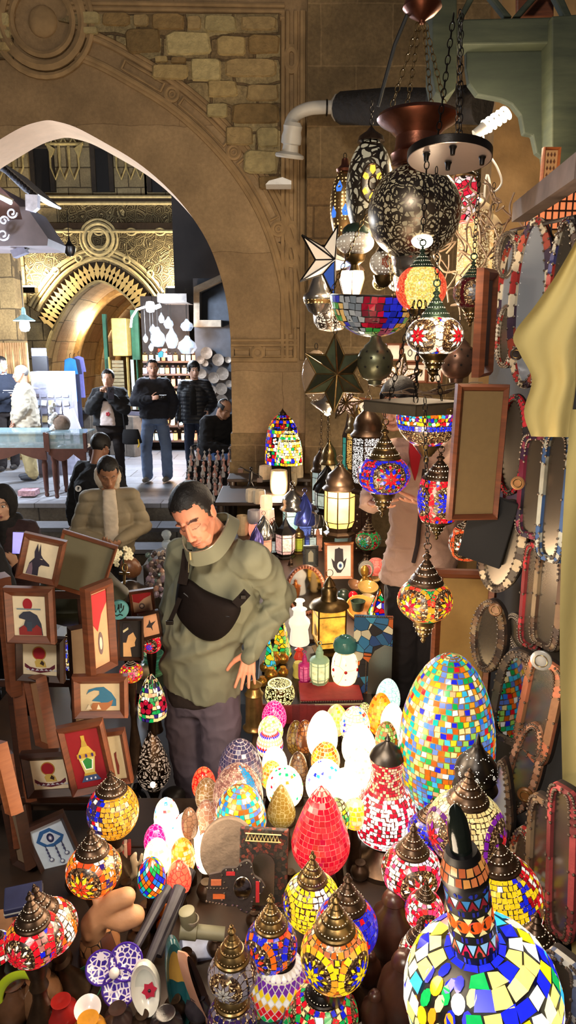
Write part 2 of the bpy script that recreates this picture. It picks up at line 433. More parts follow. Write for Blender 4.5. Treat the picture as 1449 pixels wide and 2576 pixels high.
d=voron(nt,vv.outputs[0],5.2,'DISTANCE_TO_EDGE',rnd=1,out='Distance');w2=mathn(nt,'SINE',mathn(nt,'MULTIPLY',d,42))
k=mathn(nt,'SMOOTH_MAX',w2,-.3,.3)
nt.links.new(rampn(nt,k,[(.1,C(70,54,28)),(.6,C(192,168,118))]),bb.inputs['Base Color']);bb.inputs['Roughness'].default_value=.9
bump(nt,bb,k,1.0,.05)
gst=bricks('gate_stone',C(182,160,116),C(162,138,96),C(96,80,54),.55,.42,mw=.015,bmp=.4,var=.3,stain=.35)
A2=[(112,1060),(112,960),(116,900),(128,850),(150,800),(180,755),(215,722),(250,706),(285,718),(322,745),(352,785),(376,835),(388,900),(390,1060)]
a2=smooth_poly([g(*q)for q in A2],3)
gx1=g(467,800)[0]
strip_wall('wall_gate',a2,g(0,200)[1],YG,YG+.5,[gst,gst],x0=-9,x1=gx1,zb=PZ)
def panel(a,b,mat,dy,th=.06,name='wall_gate_band'):
 mb=MB();p=g(*a);q=g(*b);box(mb,p[0],q[0],YG-dy,YG-dy+th,q[1],p[1]);return struct(name,mb,mat,smooth=0)
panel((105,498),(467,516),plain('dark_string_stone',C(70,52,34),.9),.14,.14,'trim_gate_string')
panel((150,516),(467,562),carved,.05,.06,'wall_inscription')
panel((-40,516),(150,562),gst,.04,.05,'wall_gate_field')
panel((105,562),(467,584),plain('dark_ledge_stone',C(84,62,40),.9),.10,.1,'trim_gate_ledge')  # ledge strip in a darker stone tone
oarc=[(78,770),(92,745),(120,705),(150,672),(185,648),(220,632),(252,624),(285,632),(320,648),(355,672),(388,705),(412,738)]
oa=smooth_poly([g(*q)for q in oarc],3)
mb=MB();top=g(0,586)[1]
for i in range(len(oa)-1):
 a,b=oa[i],oa[i+1];mb.add([(a[0],YG-.06,a[1]),(b[0],YG-.06,b[1]),(b[0],YG-.06,top),(a[0],YG-.06,top)],[(0,1,2,3)])
l=oa[0];mb.add([(g(10,0)[0],YG-.06,l[1]),(l[0],YG-.06,l[1]),(l[0],YG-.06,top),(g(10,0)[0],YG-.06,top)],[(0,1,2,3)])
l=oa[-1];mb.add([(l[0],YG-.06,g(0,745)[1]),(gx1,YG-.06,g(0,745)[1]),(gx1,YG-.06,top),(l[0],YG-.06,top)],[(0,1,2,3)])
struct('wall_spandrel',mb,carved,smooth=0)
mb=MB()
for d,r in((.0,.05),(.09,.03),(.2,.05)):tube(mb,[(x,YG-.1,z)for x,z in offs(oa,-d)],r,6)
for rr,tt in((.33,.05),(.22,.05),(.42,.03)):
 q=g(252,603);torus(mb,rr,tt,M=T(q[0],YG-.12,q[1]),u=28)
for px in(175,252,333,405):
 q=g(px,585);torus(mb,.1,.03,M=T(q[0],YG-.12,q[1])@S3(1,1,.7))
for bp in((203,652),(145,682),(322,655),(380,690)):
 q=g(*bp);torus(mb,.07,.03,M=T(q[0],YG-.12,q[1]))
for py in(584,498,514):p,q=g(105,py),g(467,py);tube(mb,[(p[0],YG-.12,p[1]),(q[0],YG-.12,q[1])],.04,6)
ti=smooth_poly([g(*q)for q in[(136,825),(155,790),(180,755),(215,722),(250,706),(285,718),(322,745),(350,782),(368,815)]],4)
to=offs(ti,.42)
tl=MB()
for i in range(1,len(ti)-1,1):
 a=Vector(ti[i]);b=Vector(to[i]);t=(b-a).normalized();s=Vector((t.y,-t.x));w=.085
 pts=[a+s*w*.5,a+s*w,a+t*.16+s*w*.6,a+t*.2+s*w,a+t*.33+s*w*.3,b-t*.02,a+t*.33-s*w*.3,a+t*.2-s*w,a+t*.16-s*w*.6,a-s*w,a-s*w*.5]
 ext(tl,[(q.x,q.y)for q in pts],.09,C(196,164,104),M=T(0,YG-.12,0))
struct('trim_gate_lobes',tl,vcmat('pale_carved_stone',.9,var=.3),smooth=0)
tube(mb,[(x,YG-.06,z)for x,z in a2],.05,6)
struct('trim_gate_mouldings',mb,plain('gate_trim_stone',C(186,164,116),.9))
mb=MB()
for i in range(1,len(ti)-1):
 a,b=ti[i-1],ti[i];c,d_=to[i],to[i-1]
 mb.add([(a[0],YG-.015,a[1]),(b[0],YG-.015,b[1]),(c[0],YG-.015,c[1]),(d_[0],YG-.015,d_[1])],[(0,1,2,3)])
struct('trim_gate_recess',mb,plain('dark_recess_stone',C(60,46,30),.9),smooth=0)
mb=MB();fr=MB()
for a,b in((78,137),(232,284),(372,416)):
 p,q=g(a,350),g(b,484);box(mb,p[0],q[0],YG-.03,YG+.02,q[1],p[1])
 for u in(p[0],q[0]):box(fr,u-.05,u+.05,YG-.1,YG,q[1],p[1])
 box(fr,p[0],q[0],YG-.09,YG,(p[1]+q[1])/2+.35,(p[1]+q[1])/2+.45)
struct('window_1',mb,plain('dark_window_void',C(22,16,12),.6),smooth=0)
struct('trim_window_frames',fr,plain('old_window_timber',C(52,40,28),.8),smooth=0)
mb=MB()
for cx in(25,165,330,440):
 for k in range(-1,2):
  q=g(cx+k*24,400)
  tube(mb,[(q[0]-.1,YG-.1,q[1]+.25),(q[0]-.1,YG-.1,q[1]-.2),(q[0],YG-.14,q[1]-.45),(q[0]+.1,YG-.1,q[1]-.2),(q[0]+.1,YG-.1,q[1]+.25),(q[0],YG-.1,q[1]+.42)],.022,5,closed=True)
 q=g(cx,365);tube(mb,[(q[0]-.42,YG-.1,q[1]),(q[0]+.42,YG-.1,q[1])],.035,5)
 for s in(-1,1):ext(mb,[(q[0]+s*.42,q[1]+.03),(q[0]+s*.3,q[1]-.28),(q[0]+s*.22,q[1]-.1)],.1,M=T(0,YG-.14,0))
struct('trim_niche_cornice',mb,plain('pale_cornice_stone',C(190,164,104),.9))
mb=MB();n=len(a2);YT=27
for i in range(n-1):
 a,b=a2[i],a2[i+1]
 mb.add([(a[0],YG+.4,a[1]),(a[0],YT,a[1]),(b[0],YT,b[1]),(b[0],YG+.4,b[1])],[(0,1,2,3)])
struct('ceiling_tunnel',mb,bricks('tunnel_stone',C(196,170,126),C(176,136,100),C(120,98,68),.7,.5,'YZ',mw=.012,bmp=.3,var=.2,stain=.2),smooth=60)
mb=MB();box(mb,-9,3,YT,YT+.2,PZ,7);struct('wall_far_end',mb,bricks('far_wall_stone',C(150,140,90),C(130,120,76),C(90,80,50),.7,.45,mw=.012),smooth=0)
mb=MB()
for yy in(19.2,21.5,24):
 sc_=offs(a2,-.06);tube(mb,[(x,yy,z)for x,z in sc_[3:-3]],.11,6)
struct('trim_vault_ribs',mb,plain('rib_stone',C(190,150,92),.85),smooth=60)
mb=MB()
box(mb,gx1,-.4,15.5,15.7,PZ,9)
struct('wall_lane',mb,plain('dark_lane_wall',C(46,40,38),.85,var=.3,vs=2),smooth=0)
mb=MB();box(mb,-14,-5.8,12.8,13.1,PZ,3.6);struct('wall_left_far',mb,gst,smooth=0)
mb=MB();p=P(0,640,12.0);q=P(28,640,12.0);box(mb,p.x-3,q.x,12.0,12.4,PZ,P(0,560,12).z)
struct('wall_left_pier',mb,bricks('pier_stone',C(170,140,92),C(150,120,76),C(100,80,50),.5,.5,mw=.012),smooth=0)
mb=MB()
def pb(mb,a,b,Y,d=.1,m=0):
 p,q=P(*a,Y),P(*b,Y);box(mb,p.x,q.x,Y,Y+d,q.z,p.z,m=m)
pp=[P(*q,12.6)for q in((487,722),(556,690),(556,706),(502,735),(502,805),(556,805),(556,822),(487,822))]
ext(mb,[(q.x,q.z)for q in pp],.3,M=T(0,12.6,0))
struct('trim_stone_porch',mb,plain('grey_porch_stone',C(104,96,84),.85),smooth=0)
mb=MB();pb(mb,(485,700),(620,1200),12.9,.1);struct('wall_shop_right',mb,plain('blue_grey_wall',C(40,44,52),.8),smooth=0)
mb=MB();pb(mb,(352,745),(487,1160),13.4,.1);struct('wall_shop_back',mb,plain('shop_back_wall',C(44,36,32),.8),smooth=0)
mb=MB()
p,q=P(281,905,13.2),P(317,1052,13.2)
nsl=16
for i in range(nsl):
 z=q.z+(p.z-q.z)*i/nsl;box(mb,p.x,q.x,13.2,13.24,z,z+(p.z-q.z)/nsl*.82)
pb(mb,(274,898),(281,1056),13.15,.15,1);pb(mb,(317,898),(327,1056),13.15,.15,1)
struct('door_1',mb,[plain('shutter_slats',C(120,106,74),.6),plain('door_jamb_yellow',C(168,142,76),.6)],smooth=0)
mb=MB();pb(mb,(278,800),(322,896),13.0,.5)
struct('trim_shutter_box',mb,plain('shutter_box_yellow',C(170,150,84),.6),bevel=.02,smooth=0)
mb=MB();pb(mb,(327,780),(352,905),13.3,.1);pb(mb,(342,905),(352,1060),13.3,.1);pb(mb,(265,790),(272,1056),13.3,.1)
struct('trim_green_doorway',mb,plain('green_paint',C(26,84,56),.6),smooth=0)
mb=MB();pb(mb,(328,905),(341,1030),13.5,.05)
struct('window_2',mb,emit('lit_doorway',C(214,232,226),.9),smooth=0)
RED=C(225,22,38);DRED=C(170,10,25);BLU=C(28,38,215);LBL=C(40,120,230);WHT=C(255,246,232);CRM=C(250,226,150);YEL=C(255,214,30);ORG=C(250,110,24)
DOR=C(206,96,20);GRN=C(20,170,80);TEA=C(20,180,170);PUR=C(120,30,150);PNK=C(240,60,110);CYA=C(60,190,235);AMB=C(240,160,40);BRN=C(150,80,40);LGR=C(160,215,90);PEA=C(240,180,130)
brass=plain('aged_brass',C(120,98,62),.32,.9,var=.35,vs=30,bmp=.15)
bronze=plain('dark_bronze',C(74,56,42),.35,.75,var=.35,vs=30,bmp=.15)
blackm=plain('blackened_metal',C(30,25,22),.35,.6,var=.3,vs=30)
greenm=plain('verdigris_metal',C(52,70,56),.45,.6,var=.3,vs=30)
silver=plain('pierced_silver',C(170,164,156),.22,.95,var=.3,vs=20)
copper=plain('polished_copper',C(128,78,60),.34,.95,var=.35,vs=12,bmp=.2)
holes=emit('lamp_light_holes',C(255,232,196),1.8)
holes_dim=emit('lamp_light_holes_dim',C(230,190,140),.7)
grout_lit,nt,bb=newmat('glitter_grout');v=coord(nt)
d=voron(nt,v,260,rnd=1);s_=N(nt,'ShaderNodeSeparateColor');nt.links.new(d,s_.inputs[0])
e=rampn(nt,s_.outputs[0],[(0,C(40,24,16)),(.5,C(96,72,48)),(.82,C(170,136,90)),(.93,C(250,220,170))],'CONSTANT')
nt.links.new(e,bb.inputs['Base Color']);nt.links.new(e,bb.inputs['Emission Color']);bb.inputs['Emission Strength'].default_value=.35;bb.inputs['Roughness'].default_value=.3
grout=plain('dark_grout',C(44,26,20),.4,var=.4,vs=80,emis=.12)
grout_bright=plain('lit_grout',C(230,170,120),.4,var=.2,vs=80,emis=.8)
hot_grout=emit('white_hot_grout',C(255,236,196),3.0)
frost=plain('frosted_glass',C(200,190,176),.35,var=.15,vs=20,emis=.35)
cordm=plain('black_cord',C(18,16,15),.6)
class Surf:
 def __init__(s,prof):
  s.p=prof;s.L=[0]
  for i in range(1,len(prof)):s.L.append(s.L[-1]+math.dist(prof[i],prof[i-1]))
  s.len=s.L[-1]
 def at(s,q):
  q=min(max(q,0),s.len)
  for i in range(1,len(s.L)):
   if s.L[i]>=q:
    a,b=s.p[i-1],s.p[i];d=max(s.L[i]-s.L[i-1],1e-9);t=(q-s.L[i-1])/d
    n=((b[1]-a[1])/d,-(b[0]-a[0])/d);return a[0]+(b[0]-a[0])*t,a[1]+(b[1]-a[1])*t,n[0],n[1]
  a=s.p[-1];return a[0],a[1],0,1
 def pt(s,th,q,off=.0008):
  r,z,nr,nz=s.at(q);r+=nr*off;return(r*math.sin(th),-r*math.cos(th),z+nz*off)
def poly_on(mb,S,th0,s0,pts,col,off=.0014,m=0):
 r0=max(S.at(s0)[0],1e-3);v=[]
 for u,w in pts:
  r=max(S.at(s0+w)[0],r0*.4);v.append(S.pt(th0+u/r,s0+w,off))
 mb.add(v,[tuple(range(len(v)))],col,m)
def mosaic(mb,S,s0,s1,size,pal,rnd,gap=.1,jit=.1,mask=None,asp=1.0,off=.0009,stagger=.5):
 nr=max(1,round((s1-s0)/size));h=(s1-s0)/nr
 for i in range(nr):
  a=s0+i*h;r=S.at(a+h/2)[0]
  if r<size*.35:continue
  n=max(4,round(2*PI*r/(size*asp)));w=2*PI/n;o=rnd.random()if stagger else 0
  for k in range(n):
   t0=(k+o)*w;tc=t0+w/2
   if mask and not mask((tc+PI)%(2*PI)-PI,a+h/2):continue
   g_=gap*w;hh=gap*h;j=lambda:rnd.uniform(-jit,jit)
   q=[(t0+g_+j()*w,a+hh+j()*h),(t0+w-g_+j()*w,a+hh+j()*h),(t0+w-g_+j()*w,a+h-hh+j()*h),(t0+g_+j()*w,a+h-hh+j()*h)]
   c=pal(tc,a+h/2,i,k)if callable(pal)else rnd.choice(pal)
   mb.add([S.pt(x,y,off)for x,y in q],[(0,1,2,3)],c)
def star(mb,S,th,s,R,c1,c2,c3,n=8,rot=0.0):
 g_=.9
 for i in range(n):
  a=rot+2*PI*i/n;h=PI/n
  p=lambda r,q:(r*math.sin(q),r*math.cos(q))
  poly_on(mb,S,th,s,[tuple(x*g_+p(R*.03,a)[k]for k,x in enumerate(p(rr,aa)))for rr,aa in((.02*R,a),(.26*R,a+h),(.5*R,a),(.26*R,a-h))][::-1],c1)
  b=a+h
  poly_on(mb,S,th,s,[p(.3*R,b),p(.48*R,b+h*.62),p(.72*R,b),p(.48*R,b-h*.62)][::-1],c2)
  if c3:poly_on(mb,S,th,s,[p(.56*R,a),p(.76*R,a+h*.3),p(.88*R,a),p(.76*R,a-h*.3)][::-1],c3)
def ring(mb,S,th,s,R,dr,n,pal,rnd):
 for i in range(n):
  a=2*PI*i/n;b=2*PI*(i+.84)/n;p=lambda r,q:(r*math.sin(q),r*math.cos(q))
  poly_on(mb,S,th,s,[p(R,a),p(R,b),p(R+dr,b),p(R+dr,a)],rnd.choice(pal)if isinstance(pal,list)else pal)
def diamonds(mb,S,s0,s1,size,pal,rnd,asp=.8,off=.0009):
 nr=max(1,round((s1-s0)/size*2));h=(s1-s0)/nr;rm=max(S.at(s0+(s1-s0)*k/8)[0]for k in range(9));n=max(8,round(2*PI*rm/(size*asp)));w=2*PI/n
 for i in range(nr+1):
  s=s0+i*h;c_=pal(i)if callable(pal)else None
  for k in range(n):
   t=(k+(i%2)*.5)*w;g_=.84
   q=[(t-w/2*g_,s),(t,s-h*g_),(t+w/2*g_,s),(t,s+h*g_)]
   mb.add([S.pt(x,y,off)for x,y in q],[(0,1,2,3)],c_ if c_ is not None else rnd.choice(pal))
def egg_prof(R,H,n=18,p=1.0,pt=.55):
 """egg: widest below the middle, r=R; z 0..H"""
 out=[]
 for i in range(n+1):
  a=PI*i/n;z=(1-math.cos(a))/2;r=math.sin(a)*(1-.30*pt*(z-.35)*1.4)
  out.append((max(r,0),z*H))
 m=max(q[0]for q in out);out=[(q[0]/m*R,q[1])for q in out]
 i0=next(i for i,q in enumerate(out)if q[0]>R*.42);return[(R*.42,out[i0][1]*.9)]+out[i0:]
def drop_prof(R,H,n=22):
 out=[]
 for i in range(n+1):
  t=i/n
  r=math.sqrt(max(0,1-((t-.33)/.33)**2))if t<.33 else(math.cos((t-.33)/.67*PI/2))**.82*(1-.12*math.sin((t-.33)/.67*PI))
  out.append((R*r,H*t))
 i0=next(i for i,q in enumerate(out)if q[0]>R*.4);return out[i0:]
def globe_prof(R,H,rb=.45,rt=.5,n=18,pw=2.0):
 out=[]
 a0=-math.acos(min(1,rb));a1=math.acos(min(1,rt))
 for i in range(n+1):
  a=a0+(a1-a0)*i/n;out.append((R*math.cos(a),math.sin(a)))
 z0,z1=out[0][1],out[-1][1];return[(r,(z-z0)/(z1-z0)*H)for r,z in out]
CAP=[(1.0,0),(1.04,.03),(1.02,.07),(.93,.1),(.9,.15),(.8,.22),(.68,.28),(.68,.32),(.63,.33),(.56,.4),(.46,.45),(.46,.49),(.42,.5),(.36,.55),(.27,.59),(.27,.62),(.2,.66),(.14,.7),(.15,.73),(.23,.76),(.25,.79),(.2,.83),(.1,.86),(.08,.88),(.12,.905),(.12,.93),(.06,.95),(.04,.98),(0,1.0)]
def make_cap(parent,R,H,z,mat,lit=True,seg=28,loop=False):
 mb=MB();lathe(mb,[(r*R,z+h*H)for r,h in CAP],seg)
 if loop:torus(mb,.012,.003,M=T(0,0,z+H+.01))
 c=obj('cap',mb,mat,parent)
 hb=MB()
 for rr,hh,n,s in((.9,.165,30,.028),(.62,.35,22,.03),(.42,.51,16,.03),(.72,.265,0,.03)):
  for k in range(n):
   a=2*PI*k/n;sl=.012*R
   hb.add([((rr*R+sl+dz*.0)*math.sin(a+dx*s/rr*1.1),-(rr*R+sl)*math.cos(a+dx*s/rr*1.1)*1.0,z+hh*H+dz*s*R*1.0)for dx,dz in((-1,-.5),(0,-1),(1,-.5),(1,.5),(0,1),(-1,.5))],[(0,1,2,3,4,5)])
 obj('light_holes',hb,holes if lit else holes_dim,c,smooth=0)
 return c
def make_foot(parent,R,h,zt,mat,rt):
 mb=MB();s=h
 lathe(mb,[(0,zt-h),(R,zt-h),(R*1.02,zt-h+.006),(R*.92,zt-h+.014),(R*.6,zt-h*.72),(R*.36,zt-h*.55),(R*.34,zt-h*.45),(R*.46,zt-h*.38),(R*.34,zt-h*.3),(R*.45,zt-h*.2),(rt*.9,zt-h*.08),(rt,zt),(0,zt)],28)
 return obj('foot',mb,mat,parent)
def pat_star(c1,c2,c3,ringc,field,k=3,size=.0125,bottom=None,ringn=18,th0=0.0,rr=.62,col=None):
 def f(mb,S,R,rnd):
  L=S.len;sm=L*.5;RR=min(R*rr,L*.44)
  cen=[th0+2*PI*i/k for i in range(k)]
  req=S.at(sm)[0]
  def mask(th,s,rad=RR*1.18):
   for c in cen:
    d=(th-c+PI)%(2*PI)-PI
    if math.hypot(d*req,s-sm)<rad:return False
   return True
  for c in cen:
   star(mb,S,c,sm,RR*.92,c1,c2,c3);ring(mb,S,c,sm,RR*.98,size*.9,ringn,ringc,rnd)
  mosaic(mb,S,size*.3,L-size*.2,size,field,rnd,mask=mask,jit=.12)
 return f
def pat_rand(pal,size=.012,gap=.1,jit=.12,asp=1.0):
 def f(mb,S,R,rnd):mosaic(mb,S,0,S.len,size,pal,rnd,gap=gap,jit=jit,asp=asp)
 return f
def pat_diam(pal,size=.02,asp=.8):
 def f(mb,S,R,rnd):diamonds(mb,S,size*.4,S.len*.97,size,pal,rnd,asp)
 return f
SEED=[10]
def shade(parent,prof,pat,k=1.2,base=None,name='shade',seg=32,R=None,cap=False):
 mb=MB();lathe(mb,prof,seg,cap=cap)
 s=obj(name,mb,base or grout_lit,parent,smooth=60)
 if pat:
  t=MB();SEED[0]+=1;pat(t,Surf(prof),R or max(q[0]for q in prof),random.Random(SEED[0]))
  obj('mosaic_tiles',t,glow(k),s,smooth=0)
 return s
TZ=.70
PLACED=[(Pz(1172,2300,TZ)+Vector((0,0,.2)),.055,.3),(Pz(966,2108,TZ)+Vector((0,0,.2)),.085,.22),(P(702,2470,1.50),.075,.12),(P(1212,2500,1.12),.14,.2)]
def settle(px,py,wpx,hasp,Y0,step=-.012,lim=.45):
 """nearest depth at which the body (a vertical spheroid) clears every body already set down"""
 Y=Y0
 for i in range(int(lim/abs(step))):
  p=P(px,py,Y);R=wpx/2*mpp(p);ok=True
  for q,r,h in PLACED:
   dx=math.hypot(p.x-q.x,p.y-q.y);dz=abs(p.z-q.z)
   if(dx/(R+r))**2+(dz/(R*hasp+h))**2<.93:ok=False;break
  if ok:break
  Y+=step
 else:Y=Y0
 p=P(px,py,Y);R=wpx/2*mpp(p);PLACED.append((p,R,R*hasp));return Y
def table(name,label,x0,x1,y0,y1,z,col,zb=GZ,group=None):
 t=thing(name,label,'table',((x0+x1)/2,(y0+y1)/2,zb),group=group);cx,cy=(x0+x1)/2,(y0+y1)/2
 mb=MB();box(mb,x0-cx,x1-cx,y0-cy,y1-cy,z-zb-.03,z-zb);obj('table_top',mb,wood('table_board',C(34,24,18),C(56,38,26)),t,bevel=.004)
 for sx in(x0-cx+.04,x1-cx-.04):
  for sy in(y0-cy+.04,y1-cy-.04):
   mb=MB();lathe(mb,[(.03,0),(.02,.05),(.025,.3),(.035,z-zb-.15),(.03,z-zb-.03)],12,M=T(sx,sy,0));obj('leg',mb,wood('table_board',(0,0,0),(0,0,0)),t)
 return t
table('display_table','low wooden table in front carrying the glowing mosaic lamps',-1.15,.80,.95,2.08,TZ,0,zb=.05)
table('display_table','narrow wooden table under the left group of glowing egg lamps',-.60,.42,2.085,2.355,TZ,0,zb=.05)
table('display_table','low wooden table carrying glowing egg lamps right of the man in green',-.16,.42,2.36,3.75,TZ,0,zb=.05)
table('display_table','small wooden table under the huge mosaic egg lamp',.425,.80,2.10,3.05,TZ,0,zb=.05)
def egg_lamp(px,top,bot,w,label,pat=None,k=1.2,mat=None,foot=None,fh=.06,kind='egg',tz=TZ,base=None,tilt=0.0,group='glowing egg lamps on the tables'):
 p=Pz(px,bot,tz+fh);Ys=settle(px,(top+bot)/2,w,(bot-top)/w,p.y);p=P(px,bot,Ys);fh=max(.012,p.z-tz);s=mpp(p);R=w/2*s
 H=R*2
 for _ in range(12):
  q=proj((p.x,p.y,p.z+H));H*=max(.6,min(1.6,((bot-top)/max(5,bot-q[1]))))
 H=min(max(H,R*2.1),R*4.2)
 t=thing('egg_lamp' if kind=='egg' else 'teardrop_lamp',label,'lamp',(p.x,p.y,tz),(0,tilt,0),group)
 prof=[(r,z+fh)for r,z in(egg_prof(R,H)if kind=='egg' else drop_prof(R,H))]
 if mat is not None:
  mb=MB();lathe(mb,prof,32);obj('shade',mb,mat,t,smooth=60)
 else:shade(t,prof,pat,k*(1.5 if k>1.9 else 1),hot_grout if k>1.9 else base)
 fm=MB();rb=prof[0][0]
 lathe(fm,[(0,0),(rb*1.5,0),(rb*1.55,fh*.12),(rb*1.3,fh*.3),(rb*1.36,fh*.42),(rb*1.15,fh*.56),(rb*1.2,fh*.68),(rb*1.02,fh*.82),(rb*1.05,fh*.97),(rb*.9,fh+.004),(0,fh+.004)],24)
 obj('ribbed_foot',fm,foot or bronze,t);return t
MULTI=[RED,BLU,LBL,YEL,ORG,GRN,TEA,CRM,WHT,LGR,CYA,AMB,PEA,C(110,140,210),C(90,120,200),LGR,TEA,DOR]
PALE=[C(255,250,235),C(255,240,200),C(255,235,180),C(255,225,160)]
def ck(n,a,line,e,sc=70,b2=None,edge=.05):return crackle('crackle_'+n,a,line,sc,e,edge,b2)
egg_lamp(1112,1646,2052,232,'huge multicoloured mosaic egg lamp, the largest egg',pat_rand([tuple(.85*x for x in c)for c in MULTI],.0185,.07,.1),k=.95,base=plain('amber_grout',C(120,90,40),.4,emis=.3),fh=.03)
egg_lamp(690,1764,1838,62,'bright magenta crackled egg lamp at the head of the centre row',mat=ck('magenta',C(235,20,110),C(255,150,190),1.3,80,C(200,10,100)))
egg_lamp(681,1803,1868,62,'pale cream glowing egg lamp just in front of the magenta one',pat_rand(PALE+[LGR],.012),k=1.6,base=grout_bright)
egg_lamp(679,1833,1905,66,'egg lamp with rows of white, blue and red round dots',pat_diam(lambda i:[BLU,RED,WHT,PEA,WHT,CRM,WHT][i%7],.016),k=1.3,base=plain('pinkish_lit_glass',C(215,150,120),.3,emis=.6))
egg_lamp(691,1880,1955,62,'very bright white egg lamp behind the orange-tinged one',pat_rand(PALE,.012),k=3,base=grout_bright)
egg_lamp(684,1915,1985,56,'yellow and orange mosaic egg lamp in the centre row',pat_rand([YEL,AMB,CRM,ORG,LGR],.012),k=1.5,base=grout_bright)
egg_lamp(716,1930,2026,92,'white egg lamp scattered with red and green chips behind the ochre one',pat_rand(PALE*2+[RED,GRN,ORG,PEA],.013),k=2.2,base=grout_bright)
egg_lamp(708,1972,2078,72,'ochre yellow crackled egg lamp, unlit, on a ribbed dark base',mat=ck('ochre',C(160,136,60),C(200,180,120),.35,75,C(150,110,40)),kind='drop',fh=.08)
egg_lamp(744,1806,1900,46,'tall unlit brown and yellow glass egg behind the white cluster',mat=ck('brown1',C(120,92,40),C(90,60,30),.3,60,C(150,120,50),.09))
egg_lamp(767,1812,1895,48,'unlit orange-brown spotted glass egg',mat=ck('brown2',C(140,80,40),C(90,50,30),.3,60,C(160,100,50),.12))
egg_lamp(750,1880,1985,50,'unlit smoky brown glass egg beside the white glowing ones',mat=ck('brown3',C(110,84,66),C(80,56,44),.25,60,C(130,96,60),.1))
egg_lamp(810,1790,1908,76,'tall blazing white egg lamp at the left of the bright cluster',pat_rand(PALE,.013),k=4,base=grout_bright)
egg_lamp(846,1773,1850,56,'yellow-green topped egg lamp behind the bright cluster',pat_rand([LGR,CRM,YEL,PEA],.014),k=1.4,base=grout_bright)
egg_lamp(892,1779,1865,74,'white egg lamp with dark red and blue chips on its top',pat_rand(PALE*3+[DRED,BLU,LBL,DRED],.014),k=1.9,base=grout_bright)
egg_lamp(916,1768,1840,40,'small pale green speckled egg lamp at the back of the cluster',pat_rand([LGR,CRM,C(190,200,120)],.01),k=1.1)
egg_lamp(974,1708,1800,62,'egg lamp with pale turquoise crackled top beside the huge egg',mat=ck('turq',C(200,240,225),C(120,200,190),1.1,60,C(255,250,240)))
egg_lamp(955,1744,1850,62,'orange mosaic egg lamp beside the turquoise one',pat_rand([ORG,AMB,DOR,YEL,AMB],.015),k=1.2,base=plain('orange_lit_grout',C(225,130,30),.4,emis=.8))
egg_lamp(985,1770,1862,58,'bright white egg lamp touching the huge mosaic egg',pat_rand(PALE,.014),k=3.5,base=grout_bright)
egg_lamp(970,1815,1900,56,'egg lamp of green, brown and cream tiles beside the huge egg',pat_rand([GRN,LGR,CRM,DOR,C(150,180,80),PEA],.015),k=.9,base=plain('amber_grout',C(120,90,40),.4,emis=.3))
egg_lamp(901,1824,1925,84,'glowing cream egg lamp in the middle of the cluster',pat_rand(PALE+[CRM],.013),k=2.6,base=grout_bright)
egg_lamp(818,1868,1950,72,'egg lamp with orange and brown brick-like tiles',pat_rand([ORG,DOR,AMB,YEL,C(230,150,60)],.014),k=1.2,base=grout_bright)
egg_lamp(905,1878,1985,80,'rosy cream egg lamp behind the red and white gourd lamp',pat_rand([PEA,CRM,C(250,200,160),WHT],.013),k=2.0,base=grout_bright)
egg_lamp(817,1914,2020,96,'white egg lamp edged with blue chips behind the red teardrop',pat_rand(PALE*4+[BLU,LBL,TEA],.014),k=3,base=grout_bright)
egg_lamp(868,1935,2050,88,'blazing white egg lamp right of the red teardrop',pat_rand(PALE,.014),k=3.6,base=grout_bright)
egg_lamp(893,2010,2082,66,'yellow tiled egg lamp at the foot of the red and white gourd lamp',pat_rand([YEL,AMB,CRM],.015),k=1.3,base=grout_bright)
egg_lamp(845,2010,2096,70,'egg lamp of green, cream and blue tiles behind the red teardrop',pat_rand([GRN,CRM,LGR,WHT,YEL,C(130,140,90)],.014),k=1.2,base=grout)
egg_lamp(806,1976,2188,146,'large red crackled teardrop lamp in front of the white cluster',pat_rand([C(235,30,50),C(225,20,45),C(200,16,40),C(238,50,56)],.0165,.045,.05),k=.9,base=plain('pink_grout',C(240,120,110),.4,emis=.5),kind='drop',fh=.08)
egg_lamp(606,1862,2015,112,'large purple-grey crackled egg lamp right behind the trouser leg',pat_rand([C(96,84,120),C(80,72,110),C(120,98,116),C(70,66,104)],.0145,.055,.06),k=.35,base=plain('pale_grout',C(180,160,160),.5,emis=.3))
egg_lamp(514,1931,2010,60,'glowing red and orange netted egg lamp by the trouser leg',mat=ck('rednet',C(255,130,70),C(200,20,20),1.2,55,C(250,70,50),.08))
egg_lamp(522,1958,2040,60,'amber crackled glass egg, unlit, below the red one',mat=ck('amber',C(170,120,60),C(210,180,150),.45,60,C(140,110,80)))
egg_lamp(521,2014,2105,58,'greyish pink crackled glass egg, unlit',mat=ck('grey',C(170,130,110),C(210,180,160),.35,60,C(190,120,90)))
egg_lamp(600,1925,2065,124,'large pinkish speckled egg lamp with a patch of blue',pat_rand(lambda th,s,i,k:(C(20,150,210)if .55<th<1.1 and s>.09 else random.choice([C(215,160,140),C(240,190,160),C(150,100,90),C(190,140,120)])),.007,.08,.14),k=.75,base=plain('brown_grout',C(110,70,56),.4,emis=.3))
egg_lamp(606,1978,2125,128,'large egg lamp of yellow, white, brown and blue mosaic',pat_rand([YEL,CRM,CRM,AMB,WHT,DOR,LBL,CYA,C(110,130,210),YEL,TEA,BRN],.0155,.08,.12),k=1.0,base=plain('amber_grout',C(120,90,40),.4,emis=.3))
egg_lamp(421,2009,2095,62,'bright egg lamp with multicoloured chips at the top left of the left group',pat_rand(PALE*2+[LGR,LBL,RED,PEA],.013),k=2.6,base=grout_bright)
egg_lamp(409,2062,2150,60,'blazing white egg lamp between the magenta and the chipped one',pat_rand(PALE,.013),k=4,base=grout_bright)
